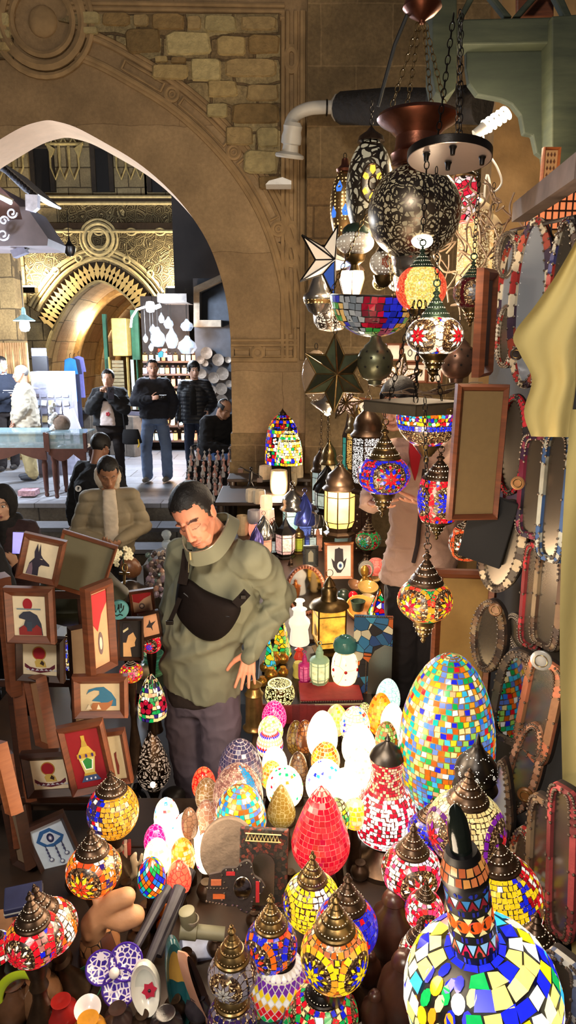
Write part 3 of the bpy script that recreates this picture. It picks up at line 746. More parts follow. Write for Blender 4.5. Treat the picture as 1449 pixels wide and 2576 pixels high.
egg_lamp(393,2076,2152,58,'magenta crackled egg lamp in the left group',mat=ck('magenta2',C(220,20,120),C(250,120,190),1.2,75,C(170,10,110)))
egg_lamp(398,2112,2200,68,'pale yellow glowing egg lamp behind the harlequin one',pat_rand([C(255,235,150),C(255,225,120),CRM],.016),k=2.2,base=grout_bright)
egg_lamp(384,2158,2252,68,'harlequin egg lamp of red, yellow, blue and green diamonds',pat_diam(lambda i:None,.02)if 0 else(lambda mb,S,R,rnd:diamonds(mb,S,.008,S.len*.93,.024,[RED,YEL,LBL,GRN,ORG,WHT,BLU,TEA],rnd,.75)),k=1.05,base=grout,fh=.09)
egg_lamp(471,2045,2150,66,'blazing white egg lamp behind the orange glowing one',pat_rand(PALE,.013),k=4,base=grout_bright)
egg_lamp(478,2032,2110,44,'dull brownish egg peeping out behind the blazing white one',mat=ck('brown4',C(150,110,84),C(110,80,60),.3,60))
egg_lamp(461,2110,2200,62,'orange and cream tiled glowing egg lamp',pat_rand([ORG,CRM,AMB,PEA,C(250,170,90)],.014),k=1.5,base=plain('orange_lit_grout',(0,0,0)))
egg_lamp(452,2166,2250,62,'coral red netted egg lamp at the foot of the left group',mat=ck('coral',C(250,120,80),C(220,60,50),1.0,60,C(230,90,70),.07))
egg_lamp(520,2094,2195,54,'white glowing egg lamp with small marks beside the round grey board',pat_rand(PALE*5+[PNK],.014),k=2.2,base=grout_bright)
def globe_lamp(px,py,w,asp,cw,ch,label,pat,k=1.05,Y=None,capm=None,lit=True,tilt=(0,0),fh=.1,base=None,tz=TZ,rb=.5,rt=.5,capoff=0,tall=None):
 """px,py centre of the shade; w its width in px; asp height/width; cw,ch cap radius/height relative to shade radius"""
 if Y is None:
  p=Pz(px,py+w*asp*.45,tz+fh);Y=settle(px,py,w,asp,p.y)
 p=P(px,py,Y);R=w/2*mpp(p);H=2*R*asp
 zb=p.z-H/2;fh=max(.03,zb-tz)
 t=thing('mosaic_lamp',label,'lamp',(p.x,p.y,tz),(tilt[0],tilt[1],0),'mosaic globe table lamps')
 prof=[(r,z+fh)for r,z in globe_prof(R,H,rb,rt)]
 shade(t,prof,pat,k,base,R=R)
 make_foot(t,R*.75,fh,fh,capm or bronze,prof[0][0])
 make_cap(t,R*cw,R*ch,fh+H-.004,capm or bronze,lit)
 return t
GSTAR=[C(40,30,28)]
globe_lamp(1172,2082,196,.82,.52,.95,'mosaic lamp of cream tiles with purple bands under a dark tiered cap',pat_star(RED,PUR,None,[PUR,C(90,30,110)],[CRM,C(240,225,160),C(225,200,130)],3,.0135,th0=.9),k=.8,fh=.2)
globe_lamp(1035,2190,148,.78,.56,1.15,'pink and white mosaic lamp with star medallions beside the cream and purple one',pat_star(WHT,RED,WHT,[RED,PNK],[WHT,WHT,RED,PNK,C(220,200,220)],3,.0125,th0=.15,rr=.7),k=1.15,fh=.16)
globe_lamp(1052,2088,96,.8,.62,1.3,'deep blue mosaic lamp half hidden behind the pink and white one',pat_rand([BLU,C(40,50,230),C(20,20,160)],.013),k=.9,fh=.18,tilt=(0,.12))
globe_lamp(1068,2292,96,.95,.5,1.1,'small pink, white and blue mosaic lamp partly behind the big lamp neck',pat_star(BLU,RED,None,[RED,PNK],[WHT,RED,PNK],3,.012),k=1.15,fh=.1)
globe_lamp(1288,2262,205,1.0,.5,.95,'yellow mosaic lamp with a wavy blue and red band',pat_rand(lambda th,s,i,k:(YEL if(th>PI and th<2*PI)or(th%(2*PI))<.35+.12*math.sin(s*90)else(BLU if(th%(2*PI))<.6+.12*math.sin(s*90)else random.choice([RED,DRED,YEL,WHT,C(120,80,50)]))),.0135,.07,.12),k=.85,fh=.12,tilt=(0,-.12))
globe_lamp(1032,2400,88,1.1,.7,1.5,'brown and white star patterned mosaic lamp left of the big leaded lamp',pat_star(WHT,DOR,WHT,[WHT],[WHT,RED,BRN],3,.012,rr=.8),k=.55,fh=.1,tilt=(0,.1))
globe_lamp(1335,2455,170,1.1,.66,1.2,'amber glitter lamp with dark cap right of the big leaded lamp',pat_rand([C(190,110,40),C(220,150,70),C(150,80,30)],.006,.06,.1),k=.7,fh=.1)
globe_lamp(785,2268,142,.92,.52,1.25,'yellow, white and blue mosaic lamp under the red teardrop',pat_star(BLU,YEL,BLU,[YEL,C(240,190,40)],lambda th,s,i,k:(random.choice([WHT,CRM])if(th%2.1)<.9 else YEL),3,.0145,th0=.75,rr=.55),k=1.15,fh=.13,capm=brass)
globe_lamp(872,2332,156,.86,.6,1.25,'royal blue mosaic lamp with red flecks behind the orange and yellow one',pat_rand([BLU,BLU,C(34,30,190),C(50,50,230),BLU,RED],.013,.04,.08),k=.8,fh=.12)
globe_lamp(841,2402,168,.94,.6,1.35,'orange, yellow and blue star mosaic lamp with brass cap in the front row',pat_star(YEL,BLU,YEL,[YEL,AMB],[YEL,DOR,C(220,120,60),AMB,C(200,110,70)],4,.015,th0=-.75,rr=.62),k=1.0,fh=.12,capm=brass)
globe_lamp(812,2552,176,.7,.5,1.1,'green and red mosaic lamp at the bottom edge of the photo',pat_star(RED,GRN,RED,[RED,GRN],[RED,GRN,BLU,CRM],4,.0135),k=.8,fh=.05,capm=blackm)
globe_lamp(682,2378,130,.95,.62,1.5,'blue and orange-red star mosaic lamp behind the frosted jar lamp',pat_star(BLU,C(245,70,40),BLU,[BLU,ORG],[BLU,C(245,70,40),C(60,50,120)],3,.014,th0=-.7,rr=.75),k=.8,fh=.12,capm=brass)
globe_lamp(585,2452,124,.85,.7,1.7,'unlit dark mosaic lamp with white triangles and a brass cap',pat_star(WHT,C(190,180,190),None,[C(180,170,180)],[C(150,140,150),C(60,44,60),C(50,36,50)],3,.014,th0=-.3,rr=.8),k=.16,fh=.13,capm=brass,lit=False)
globe_lamp(585,2560,124,.8,.7,1.7,'unlit purple mosaic lamp with brass cap at the bottom edge',pat_rand([C(50,40,110),C(80,50,120),C(150,140,160)],.014),k=.16,fh=.06,capm=brass,lit=False)
globe_lamp(284,2040,128,.95,.6,.9,'mosaic lamp half amber tiles and half blue with white flecks, below the framed pictures',pat_rand(lambda th,s,i,k:(random.choice([AMB,C(245,150,30),C(250,170,50)])if((th+.25)%(2*PI))<PI*.9 else random.choice([BLU,C(50,40,110),C(50,40,90),RED,WHT,C(60,40,80)])),.0155,.08,.1),k=.95,Y=1.95,fh=.2)
globe_lamp(236,2188,136,.8,.6,1.1,'mosaic lamp with an orange and yellow star behind the framed eye',pat_star(C(230,60,20),YEL,ORG,[C(240,80,30),ORG],[ORG,C(240,80,30),C(50,30,110),WHT,AMB],3,.0145,th0=-.2,rr=.75),k=.9,fh=.2)
globe_lamp(163,2308,138,.82,.55,1.35,'white, orange and red mosaic lamp tilted under a dark beaded cap',pat_star(RED,WHT,RED,[ORG,RED],[WHT,WHT,C(225,220,210),ORG],3,.0135,th0=.1,rr=.68),k=1.1,fh=.16,tilt=(.12,-.14))
globe_lamp(86,2362,142,.72,.6,1.35,'red and clear mosaic lamp with blue and amber chips at the far left',pat_star(RED,C(220,40,60),WHT,[RED],[RED,C(200,120,110),C(180,110,100),BLU,AMB],3,.0145,th0=-.3,rr=.68),k=.85,fh=.16)
globe_lamp(-8,2385,78,.9,.5,1.2,'sliver of a blue and green mosaic lamp cut by the left edge',pat_rand([BLU,GRN,RED,WHT],.013),k=.9,fh=.14)
p=P(702,2470,Pz(702,2560,TZ+.02).y);s=mpp(p);R=72*s
t=thing('jar_lamp','frosted glass jar lamp with rows of coloured diamonds and a black cap','lamp',(p.x,p.y,TZ))
h0=p.z-TZ-R
prof=[(R*.9,h0),(R*1.0,h0+R*.3),(R*1.02,h0+R*.8),(R*.98,h0+R*1.3),(R*.8,h0+R*1.75),(R*.55,h0+R*1.95)]
rowc=[PEA,GRN,GRN,RED,RED,AMB,WHT,YEL,C(120,50,160),C(120,50,160),WHT]
shade(t,prof,lambda mb,S,R_,rnd:diamonds(mb,S,.004,S.len*.9,.026,lambda i:rowc[i%11],rnd,.75),.6,frost,R=R)
make_cap(t,R*.56,R*1.5,h0+R*1.9,blackm,False)
mb=MB();lathe(mb,[(0,0),(R*.8,0),(R*.7,h0*.3),(R*.9,h0+.003),(0,h0+.003)],28);obj('foot',mb,bronze,t)
p=Pz(966,2108,TZ+.1);s=mpp(p);R=80*s
t=thing('gourd_lamp','tall gourd-shaped lamp of red and white mosaic with a black onion cap','lamp',(p.x,p.y,TZ))
gp=[(.42,0),(.72,.08),(.95,.3),(1.0,.55),(.96,.85),(.8,1.15),(.62,1.35),(.5,1.55),(.46,1.75),(.47,1.95),(.5,2.1),(.47,2.22)]
H=2.22;sc_=R
for _ in range(8):
 q=proj((p.x,p.y,p.z+H*sc_));sc_*=max(.8,min(1.3,(2108-1905)/(2108-q[1])))
prof=[(a*R,.1+b*sc_)for a,b in smooth_poly(gp,3)]
def gourd(mb,S,R,rnd):
 mosaic(mb,S,0,S.len*.66,.013,[WHT,WHT,C(245,235,225),WHT,C(205,20,45),C(190,14,40)],rnd,gap=.08,jit=.18)
 mosaic(mb,S,S.len*.66,S.len,.010,[C(170,30,45),C(200,60,60),C(190,20,40),PEA,C(230,170,140)],rnd,gap=.09,jit=.1)
shade(t,prof,gourd,1.35,plain('lit_dark_grout',C(90,40,36),.4,emis=.4),R=R)
mb=MB();lathe(mb,[(0,0),(R*.95,0),(R*.97,.02),(R*.55,.05),(R*.4,.075),(R*.46,.102),(0,.102)],32);obj('foot',mb,bronze,t)
mb=MB();z0=.1+H*sc_;r0=R*.5
lathe(mb,[(r0,z0-.004),(r0*1.08,z0+.002),(r0*1.0,z0+.012),(r0*.8,z0+.028),(r0*.5,z0+.042),(r0*.25,z0+.052),(r0*.14,z0+.06),(r0*.2,z0+.066),(r0*.1,z0+.073),(0,z0+.088)],28);obj('cap',mb,blackm,t)
p=Pz(1172,2300,TZ);t=thing('pierced_onion_lamp','black pierced metal onion lamp on a sparkling grey column before the huge egg','lamp',tuple(p))
tp=P(1155,1985,p.y);s=mpp(tp);h=tp.z-TZ;R=54*s
mb=MB();lathe(mb,[(0,0),(R*1.05,0),(R*1.0,h*.4),(R*.78,h*.99),(0,h)],30)
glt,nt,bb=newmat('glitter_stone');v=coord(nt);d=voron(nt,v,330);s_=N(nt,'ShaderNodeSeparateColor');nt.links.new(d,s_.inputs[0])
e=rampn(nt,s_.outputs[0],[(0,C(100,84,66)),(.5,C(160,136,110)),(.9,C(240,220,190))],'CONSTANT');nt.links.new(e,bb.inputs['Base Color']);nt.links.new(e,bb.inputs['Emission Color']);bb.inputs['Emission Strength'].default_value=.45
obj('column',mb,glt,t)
mb=MB();pr=[(R*1.0,h),(R*1.05,h+.006),(R*1.0,h+.014),(R*.85,h+.02),(R*.8,h+.026),(R*.95,h+.04),(R*.99,h+.06),(R*.9,h+.085),(R*.68,h+.105),(R*.4,h+.122),(R*.26,h+.135),(R*.24,h+.142),(R*.14,h+.148),(R*.1,h+.165),(0,h+.185)]
lathe(mb,pr,36);c=obj('onion_dome',mb,blackm,t)
S=Surf(pr);hb=MB()
def dot(th,q,r=.0016):
 rr=S.at(q)[0];hb.add([S.pt(th+r*math.cos(a)/rr,q+r*math.sin(a),.0006)for a in(PI*k/3 for k in range(6))],[(0,1,2,3,4,5)])
L0=Surf(pr[:6]).len;L1=Surf(pr[:9]).len;L2=Surf(pr[:10]).len
for k in range(56):
 a=2*PI*k/56;dot(a,L0+.012+.03*abs(math.sin(a*3.5)))
 if k%2==0:dot(a+.05,L1+.006+.012*abs(math.sin(a*3.5+.8)))
for k in range(7):
 a=2*PI*(k+.5)/7+.22
 for j in range(6):dot(a+.07*math.cos(j*PI/3),L0+.028+.005*math.sin(j*PI/3))
 dot(a,L0+.028);dot(a+.0,L0+.047);dot(a+.06,L0+.052);dot(a-.06,L0+.052)
obj('light_holes',hb,emit('cool_light_holes',C(235,228,215),1.0),c,smooth=0)
Yb=1.12
p=P(1212,2500,Yb);s=mpp(p);R=190*s
ax=P(1166,2150,Yb-.02);tilt=math.atan2(ax.x-p.x,ax.z-p.z)
t=thing('leaded_bottle_lamp','big bottle-shaped lamp of bright leaded stained glass in the front right corner','lamp',(p.x,p.y,p.z),(0,tilt,0))
LV=(ax-p).length
body=[(R*math.cos(a),R*.93*math.sin(a))for a in[(-1.25+2.22*i/20)for i in range(21)]]
zn=body[-1][1];rn=52*s
body=body[:-1]+[(rn*1.12,zn+.004)]
leads=plain('black_leading',C(14,10,12),.45,var=.3)
def lead_body(mb,S,R,rnd):
 def pal(th,q,i,k):
  th=(th+PI)%(2*PI)-PI
  return rnd.choice([WHT,WHT,WHT,WHT,C(255,240,190),YEL,C(255,225,120),C(255,225,120),BLU,BLU,C(220,20,50),GRN,CYA,CRM])
 def mask(th,q):return not(-1.25<th<-.42)
 mosaic(mb,S,.004,S.len*.955,.031,pal,rnd,gap=.05,jit=.15,mask=mask,asp=1.05,off=.0048)
 mosaic(mb,S,S.len*.96,S.len,.014,[BLU,C(40,60,200)],rnd,gap=.05,jit=.02,asp=2)
 for c_,ss in((-.55,.8),(-1.0,.82),(-.62,.62),(-1.08,.64),(-.7,.46),(-1.05,.46),(-.62,.3),(-1.0,.3)):
  q0=S.len*ss
  poly_on(mb,S,c_,q0,[(.013*math.cos(a),.017*math.sin(a))for a in(2*PI*j/14 for j in range(14))],rnd.choice([C(255,190,30),YEL,WHT]),.003)
  for j in range(5):
   a=j*1.26+.5;cx_,cy_=.025*math.cos(a),.031*math.sin(a)
   poly_on(mb,S,c_,q0,[(cx_+.009*math.cos(b),cy_+.016*math.sin(b))for b in(2*PI*q/8 for q in range(8))],rnd.choice([GRN,C(245,150,30),C(30,40,190),CRM,C(60,60,200)]),.003)
shade(t,body,lead_body,1.5,leads,'glass_body',48,R)
nk=[(rn*1.12,zn+.004),(rn*1.12,zn+.03),(rn*1.08,zn+.06),(rn*1.04,zn+.09),(rn*1.03,zn+.155),(rn*1.1,zn+.165),(rn*1.1,zn+.175),(rn*1.0,zn+.19),(rn*.72,zn+.225)]
mb=MB();lathe(mb,nk,40);nkm=obj('glass_neck',mb,leads,t,smooth=60);S=Surf(nk);tb=MB()
def tri_row(q,h,n,c1,c2):
 for k in range(n):
  a=2*PI*k/n;w=PI/n*.88
  tb.add([S.pt(a-w,q),S.pt(a+w,q),S.pt(a,q+h)],[(0,1,2)],c1)
  tb.add([S.pt(a+PI/n-w*.8,q+h),S.pt(a+PI/n,q+h*.15),S.pt(a+PI/n+w*.8,q+h)],[(0,1,2)],c2)
def oval_row(q,r,n,c1):
 for k in range(n):
  a=2*PI*k/n;rr=S.at(q)[0];tb.add([S.pt(a+r*math.cos(b)/rr,q+r*.85*math.sin(b))for b in(2*PI*j/14 for j in range(14))],[tuple(range(14))],c1)
  for d_ in(-1,1):tb.add([S.pt(a+PI/n-r*.55/rr,q+d_*r*1.25),S.pt(a+PI/n+r*.55/rr,q+d_*r*1.25),S.pt(a+PI/n,q+d_*r*.3)][::d_],[(0,1,2)],CRM)
mosaic(tb,S,.001,.015,.014,[C(30,50,210)],random.Random(1),gap=.06,jit=.01,asp=2)
tri_row(.018,.027,12,C(215,30,60),C(150,200,240));mosaic(tb,S,.048,.06,.012,[C(40,40,150)],random.Random(1),gap=.06,jit=.01,asp=2.4)
oval_row(.083,.0155,11,C(235,90,30));mosaic(tb,S,.106,.117,.011,[C(40,44,130)],random.Random(1),gap=.06,jit=.01,asp=2.4)
tri_row(.12,.022,12,C(130,30,40),C(60,120,170));mosaic(tb,S,.146,.158,.012,[C(34,44,140)],random.Random(1),gap=.06,jit=.01,asp=2.4)
mosaic(tb,S,.172,.21,.018,[C(200,110,60),C(180,90,50),C(210,140,70)],random.Random(1),gap=.08,jit=.06,asp=.8)
obj('neck_tiles',tb,glow(.75),nkm,smooth=0)
mb=MB();lathe(mb,[(rn*.55,zn+.215),(rn*.5,zn+.24),(rn*.52,zn+.28),(rn*.45,zn+.31),(rn*.25,zn+.335),(0,zn+.345)],24,M=T(0,0,-.02));obj('dark_stopper',mb,plain('dark_glass',C(20,26,22),.15,emis=0),t)
mb=MB();zb=body[0][1];dz=p.z-TZ
lathe(mb,[(0,-dz),(R*.5,-dz),(R*.5,-dz+.02),(R*.3,-dz+.05),(R*.32,zb+.004),(0,zb+.004)],30);obj('foot',mb,bronze,t)
def pendant(px,py,w,asp,Y,top,label,pat,k=1.0,capm=None,cw=.62,ch=1.25,holder=True,hm=None,rb=.52,rt=.55,prof=None,base=None,name='pendant_lamp',tx=None,lit=True):
 p=P(px,py,Y);R=w/2*mpp(p);H=2*R*asp
 t=thing(name,label,'hanging lamp',tuple(p))
 prof=prof or[(r,z-H/2)for r,z in globe_prof(R,H,rb,rt)]
 shade(t,prof,pat,k,base,R=R)
 make_cap(t,R*cw,R*ch,H/2-.004,capm or bronze,lit,loop=True)
 if holder:
  mb=MB();r0=prof[0][0]
  lathe(mb,[(0,-H/2-R*1.0),(R*.05,-H/2-R*.97),(R*.1,-H/2-R*.88),(R*.05,-H/2-R*.8),(R*.14,-H/2-R*.72),(R*.2,-H/2-R*.68),(R*.16,-H/2-R*.62),(R*.3,-H/2-R*.5),(R*.28,-H/2-R*.42),(R*.38,-H/2-R*.3),(R*.36,-H/2-R*.22),(r0*.95,-H/2-R*.06),(r0*1.02,-H/2+.002),(0,-H/2+.003)],28)
  h_=obj('holder',mb,hm or brass,t);hb=MB()
  for rr,zz,n in((.385,-.31,18),(.3,-.52,14)):
   for j in range(n):
    a=2*PI*j/n;hb.add([((rr*R+.0012)*math.sin(a+dx*.06),-(rr*R+.0012)*math.cos(a+dx*.06),-H/2+zz*R+dz*.0018)for dx,dz in((-1,0),(0,-1),(1,0),(0,1))],[(0,1,2,3)])
  obj('light_holes',hb,holes,h_,smooth=0)
 zt=H/2+R*ch+.02;q=P(tx or px,top,Y)
 if q.z-p.z>zt:
  mb=MB();chain(mb,(0,0,zt-.005),(q.x-p.x,0,q.z-p.z),.026,.0085,.0019);obj('chain',mb,blackm,t)
 return t
PR=lambda*c:list(c)
pendant(965,1195,132,.66,2.75,1030,'hanging mosaic lamp of blue and red with a starred medallion, held in two hands',pat_star(RED,BLU,RED,[BLU,C(60,40,190)],[RED,PNK,C(70,40,190),BLU],3,.0135,th0=.15,rr=.7),k=.95,capm=brass,ch=1.3)
pendant(1103,1256,104,1.05,2.6,1120,'hanging drum-shaped mosaic lamp of blue and red beside the brown frame back',pat_star(BLU,BLU,C(60,60,240),[RED],[RED,C(230,40,50),RED,BLU],4,.012,th0=.25,rr=.8),k=1.0,ch=1.3,rb=.8,rt=.8,cw=.8)
pendant(1069,1510,138,.68,2.3,1000,'low hanging mosaic lamp with a red and yellow star and green tiles',pat_star(C(225,20,50),YEL,ORG,[C(230,60,40),AMB],[GRN,GRN,C(200,120,90),C(30,170,80)],4,.0135,th0=-.75,rr=.68),k=.85,ch=1.3)
pendant(1093,845,142,.62,2.6,420,'hanging mosaic lamp with red stars in white rings under a green cap',pat_star(RED,WHT,None,[WHT,C(250,230,200)],[WHT,RED,BLU,C(60,120,200),PEA],4,.0135,th0=.75,rr=.68),k=1.0,capm=greenm,cw=.52,ch=1.1,tx=1098)
pendant(1187,737,92,.8,2.9,440,'dark hanging lamp with a grey star pattern, unlit, behind the carved box',pat_star(C(140,140,145),C(110,110,120),None,[C(90,20,25)],[C(60,20,24),C(80,26,30)],4,.013,rr=.75),k=.3,capm=greenm,cw=.6,ch=1.0,tx=1206,lit=False)
pendant(1059,727,126,.78,3.0,600,'plump hanging lamp of glowing crackled glass with orange-red sides',lambda mb,S,R,rnd:mosaic(mb,S,0,S.len,.0065,lambda th,s,i,k:(random.choice([C(255,235,150),C(255,220,110),C(240,190,90)])if abs((th+PI)%(2*PI)-PI+.1)<.75 else random.choice([C(235,80,50),C(225,60,40),C(245,110,70)])),rnd,gap=.06,jit=.1),k=1.25,capm=greenm,cw=.5,ch=.9,tx=1050)
pendant(1172,1366,84,1.0,3.0,1290,'orange star mosaic lamp showing behind the black board edge',pat_star(C(235,70,20),WHT,None,[C(235,90,40)],[C(235,80,40),PEA],4,.012,rr=.85,th0=-.4),k=.9,ch=.6,holder=False)
def capsule(mb,A,B,ra,rb,seg=12):
 M,L=align(A,B)if(Vector(B)-Vector(A)).length>1e-6 else(T(*A),1e-4)
 pr=[(ra*math.cos(a),ra*math.sin(a))for a in(-PI/2,-PI*.3,-PI*.12)]+[(ra,0),((ra+rb)/2,L/2),(rb,L)]+[(rb*math.cos(a),L+rb*math.sin(a))for a in(PI*.12,PI*.3,PI/2)]
 lathe(mb,pr,seg,M=M,cap=False)
def chainc(mb,pts,rs,seg=12):
 for i in range(len(pts)-1):capsule(mb,pts[i],pts[i+1],rs[i],rs[i+1],seg)
def rings(mb,cs,seg=24,pw=2.3):
 """cs: (centre, xaxis, yaxis, rx, ry)"""
 v=[];f=[]
 for c,ax,ay,rx,ry in cs:
  for k in range(seg):
   a=2*PI*k/seg;x=math.copysign(abs(math.cos(a))**(2/pw),math.cos(a));y=math.copysign(abs(math.sin(a))**(2/pw),math.sin(a))
   v.append(Vector(c)+ax*(x*rx)+ay*(y*ry))
 n=len(cs)
 for i in range(n-1):
  for k in range(seg):
   k2=(k+1)%seg;f.append((i*seg+k,i*seg+k2,(i+1)*seg+k2,(i+1)*seg+k))
 f.append(tuple(range(seg-1,-1,-1)));f.append(tuple(range((n-1)*seg,n*seg)))
 mb.add(v,f)
def fuse(name,mb,voxel,mat,parent=None,it=3,disp=None,colf=None):
 me=bpy.data.meshes.new(name+'_raw');me.from_pydata([tuple(v)for v in mb.v],[],mb.f);me.update()
 o=bpy.data.objects.new('raw',me);COL.objects.link(o)
 m=o.modifiers.new('r','REMESH');m.mode='VOXEL';m.voxel_size=voxel;m.adaptivity=0
 s=o.modifiers.new('s','SMOOTH');s.factor=.5;s.iterations=it
 dg=bpy.context.evaluated_depsgraph_get();ev=o.evaluated_get(dg);nm=bpy.data.meshes.new_from_object(ev)
 bpy.data.objects.remove(o);bpy.data.meshes.remove(me);nm.name=name
 n=len(nm.vertices);co=np.empty(n*3,dtype=np.float32);nm.vertices.foreach_get('co',co);co=co.reshape(-1,3)
 if disp:
  no=np.empty(n*3,dtype=np.float32);nm.vertices.foreach_get('normal',no);no=no.reshape(-1,3)
  d=np.array([disp(Vector(c),Vector(q))for c,q in zip(co,no)],dtype=np.float32);co=co+no*d[:,None];nm.vertices.foreach_set('co',co.ravel())
 if colf:
  ca=nm.color_attributes.new('Col','FLOAT_COLOR','POINT')
  cc=np.ones((n,4),dtype=np.float32);cc[:,:3]=[colf(Vector(c))for c in co];ca.data.foreach_set('color',cc.ravel())
 nm.polygons.foreach_set('use_smooth',[True]*len(nm.polygons));nm.materials.clear();nm.materials.append(mat);nm.update()
 r=bpy.data.objects.new(name,nm);COL.objects.link(r)
 if parent is not None:r.parent=parent
 return r
def hmat(yaw=0,pitch=0,roll=0):return RZ(yaw)@RX(pitch)@RY(roll)
def head_parts(mb,C_,M,s=1.0,fem=False):
 K=T(*C_)@M@S3(s,s,s)
 def e(c,r,u=18,w=12):sphere(mb,c,r,M=K,u=u,w=w)
 def c(a,b,ra,rb):capsule(mb,K@Vector(a),K@Vector(b),ra*s,rb*s,10)
 e((0,.018,.032),(.075,.094,.086),28,20);e((0,-.022,-.035),(.060,.066,.082),24,16)
 e((0,-.058,-.098),(.027 if not fem else .021,.024,.018));
 for q in(-1,1):
  c((q*.052,.0,-.045),(q*.026,-.05,-.095),.022,.020);e((q*.039,-.053,-.026),(.021,.018,.018))
  e((q*.0765,.012,-.008),(.008,.019,.030));e((q*.080,.018,.006),(.007,.013,.016));e((q*.0135,-.096,-.040),(.0085,.010,.008))
  c((q*.014,-.080,.024),(q*.046,-.068,.020),.0070,.0065)
 c((0,-.083,.012),(0,-.101,-.032),.0072,.0105);e((0,-.102,-.038),(.0105,.010,.0085))
 c((-.020,-.083,-.066),(.020,-.083,-.066),.0055,.0055);c((-.005,-.091,-.0635),(.005,-.091,-.0635),.006,.006);c((-.015,-.084,-.0755),(.015,-.084,-.0755),.0075,.0075);e((0,-.080,-.068),(.026,.014,.018))
 return K
def skincol(K,skin,lips,brow,stub=0.0,mous=0.0,closed=False,blush=None):
 Ki=K.inverted()
 sd=mixc(skin,brow,.55)
 def f(co):
  q=Ki@co
  if abs(q.x)>.12 or abs(q.z)>.16 or abs(q.y)>.16:return skin
  c=skin;x=abs(q.x)
  if q.y<-.04:
   d=((q.x)/.024)**2+((q.z+.070)/.0105)**2
   if d<1:c=mixc(c,lips,.85)
   if abs(q.z+.0697)<.0016 and x<.021:c=mixc(c,brow,.8)
   bz=.030-.010*((x-.030)/.022)**2
   if .013<x<.049 and abs(q.z-bz)<.0032:c=mixc(c,brow,.85)
   if closed:
    if .014<x<.046 and abs(q.z-(-.002-.006*(1-((x-.030)/.018)**2)))<.0017:c=mixc(c,brow,.85)
    if .014<x<.046 and-.008<q.z<.012:c=mixc(c,sd,.18)  # closed lids darkened, their shading is mixed into the skin colour
   if mous and x<.030 and-.062<q.z<-.048 and q.z>-.062:c=mixc(c,sd,mous)
  if stub and q.y<.03 and(q.z<-.082 or(x>.050 and q.z<-.03)):c=mixc(c,sd,stub)
  return c
 return f
def hair_mesh(K,style='short',s=1.0):
 mb=MB();U,W_=64,44;v=[];f=[]
 c0=Vector((0,.020,.034));r=Vector((.080,.099,.091))
 th={'short':.004,'buzz':.000,'full':.010,'bun':.006,'balding':.001,'bob':.012}[style]
 fr={'short':.078,'buzz':.080,'full':.066,'bun':.080,'balding':.128,'bob':.055}[style]
 for i in range(W_+1):
  p=PI*i/W_
  for k in range(U):
   a=2*PI*k/U
   d=Vector((math.sin(p)*math.sin(a),-math.sin(p)*math.cos(a),math.cos(p)))
   az=abs((a+PI)%(2*PI)-PI)
   if az<.95:hz=fr-.012*math.sin(az*1.0)*0+.004*math.sin(az*9)
   elif az<1.25:hz=fr+(-.012-fr)*(az-.95)/.30
   elif az<1.62:hz=-.020
   elif az<2.0:hz=.006
   else:hz=-.055
   if style=='bob' and az>1.0:hz=-.075
   if style=='balding' and az>1.0:hz=min(hz,.0)
   q=c0+Vector((d.x*(r.x+th),d.y*(r.y+th),d.z*(r.z+th)))
   q+=d*(.0022*noise.noise(q*90)+.0015*noise.noise(q*200))
   if style=='balding' and q.z>.07 and az<2.4:q=c0+(q-c0)*.9
   if style=='bob' and az>1.2 and q.z<.0:q=Vector((q.x*1.08,q.y*1.04,q.z))
   if q.z<hz+.004*noise.noise(Vector((a*6,0,2))):q=c0+(q-c0)*.86
   v.append(q)
 for i in range(W_):
  for k in range(U):
   k2=(k+1)%U;f.append((i*U+k,(i+1)*U+k,(i+1)*U+k2,i*U+k2))
 mb.add(v,f,M=K)
 if style=='bun':sphere(mb,(0,.125,.03),(.035,.03,.035),M=K)
 return mb
def hand(mb,w,d,n,side=1,s=1.0,curl=.35,spread=.14,curls=None,thumb=.9):
 """w wrist, d pointing direction, n palm normal (the way the palm faces), side: which way the thumb lies (along d x n * side)"""
 d=Vector(d).normalized();n=Vector(n);n=(n-d*n.dot(d)).normalized();l=d.cross(n)*side
 w=Vector(w)
 for k in(-1.3,-.45,.45,1.3):capsule(mb,w+l*k*.010*s+d*.004*s,w+d*.082*s+l*k*.0205*s,.0135*s,.0105*s,8)
 for i,(off,ln,rr)in enumerate(((1.0,.072,.0088),(.35,.080,.0090),(-.32,.074,.0086),(-.95,.058,.0078))):
  p=w+d*(.084-.004*i)*s+l*off*.0275*s;a=0;ld=(d+l*off*spread).normalized();cu=curls[i]if curls else curl*(1+.12*i)
  for j,fr in enumerate((.46,.30,.24)):
   a+=cu*(.8 if j==0 else 1.0);dd=ld*math.cos(a)+n*math.sin(a);q=p+dd*ln*fr*s
   capsule(mb,p,q,rr*s*(1-.07*j),rr*s*(1-.07*(j+1)),8);p=q
 p=w+d*.018*s+l*.026*s;dd=(d*.75+l*thumb+n*.35).normalized()
 for j,(fr,rr)in enumerate(((.042,.0135),(.032,.0105),(.026,.0092))):
  q=p+dd*fr*s;capsule(mb,p,q,rr*s,rr*.9*s,8);p=q;dd=(dd+d*.35+n*.12).normalized()
def foldf(amp,sc=9.0,seed=0,an=(1,1,1.6)):
 def f(co,no):
  q=Vector((co.x*an[0],co.y*an[1],co.z*an[2]))*sc+Vector((seed*7.3,seed,0))
  a=1-abs(noise.noise(q))*2.2;b=1-abs(noise.noise(q*2.1+Vector((5,1,3))))*2
  return amp*(a*a*.9*(1 if a>0 else 0)+.35*b-.5)
 return f
def puff(amp,band=.062,seed=0):
 def f(co,no):return amp*(abs(math.sin((co.z+.012*noise.noise(co*6+Vector((seed,0,0))))*PI/band))**.55-.6)+.004*noise.noise(co*22)
 return f
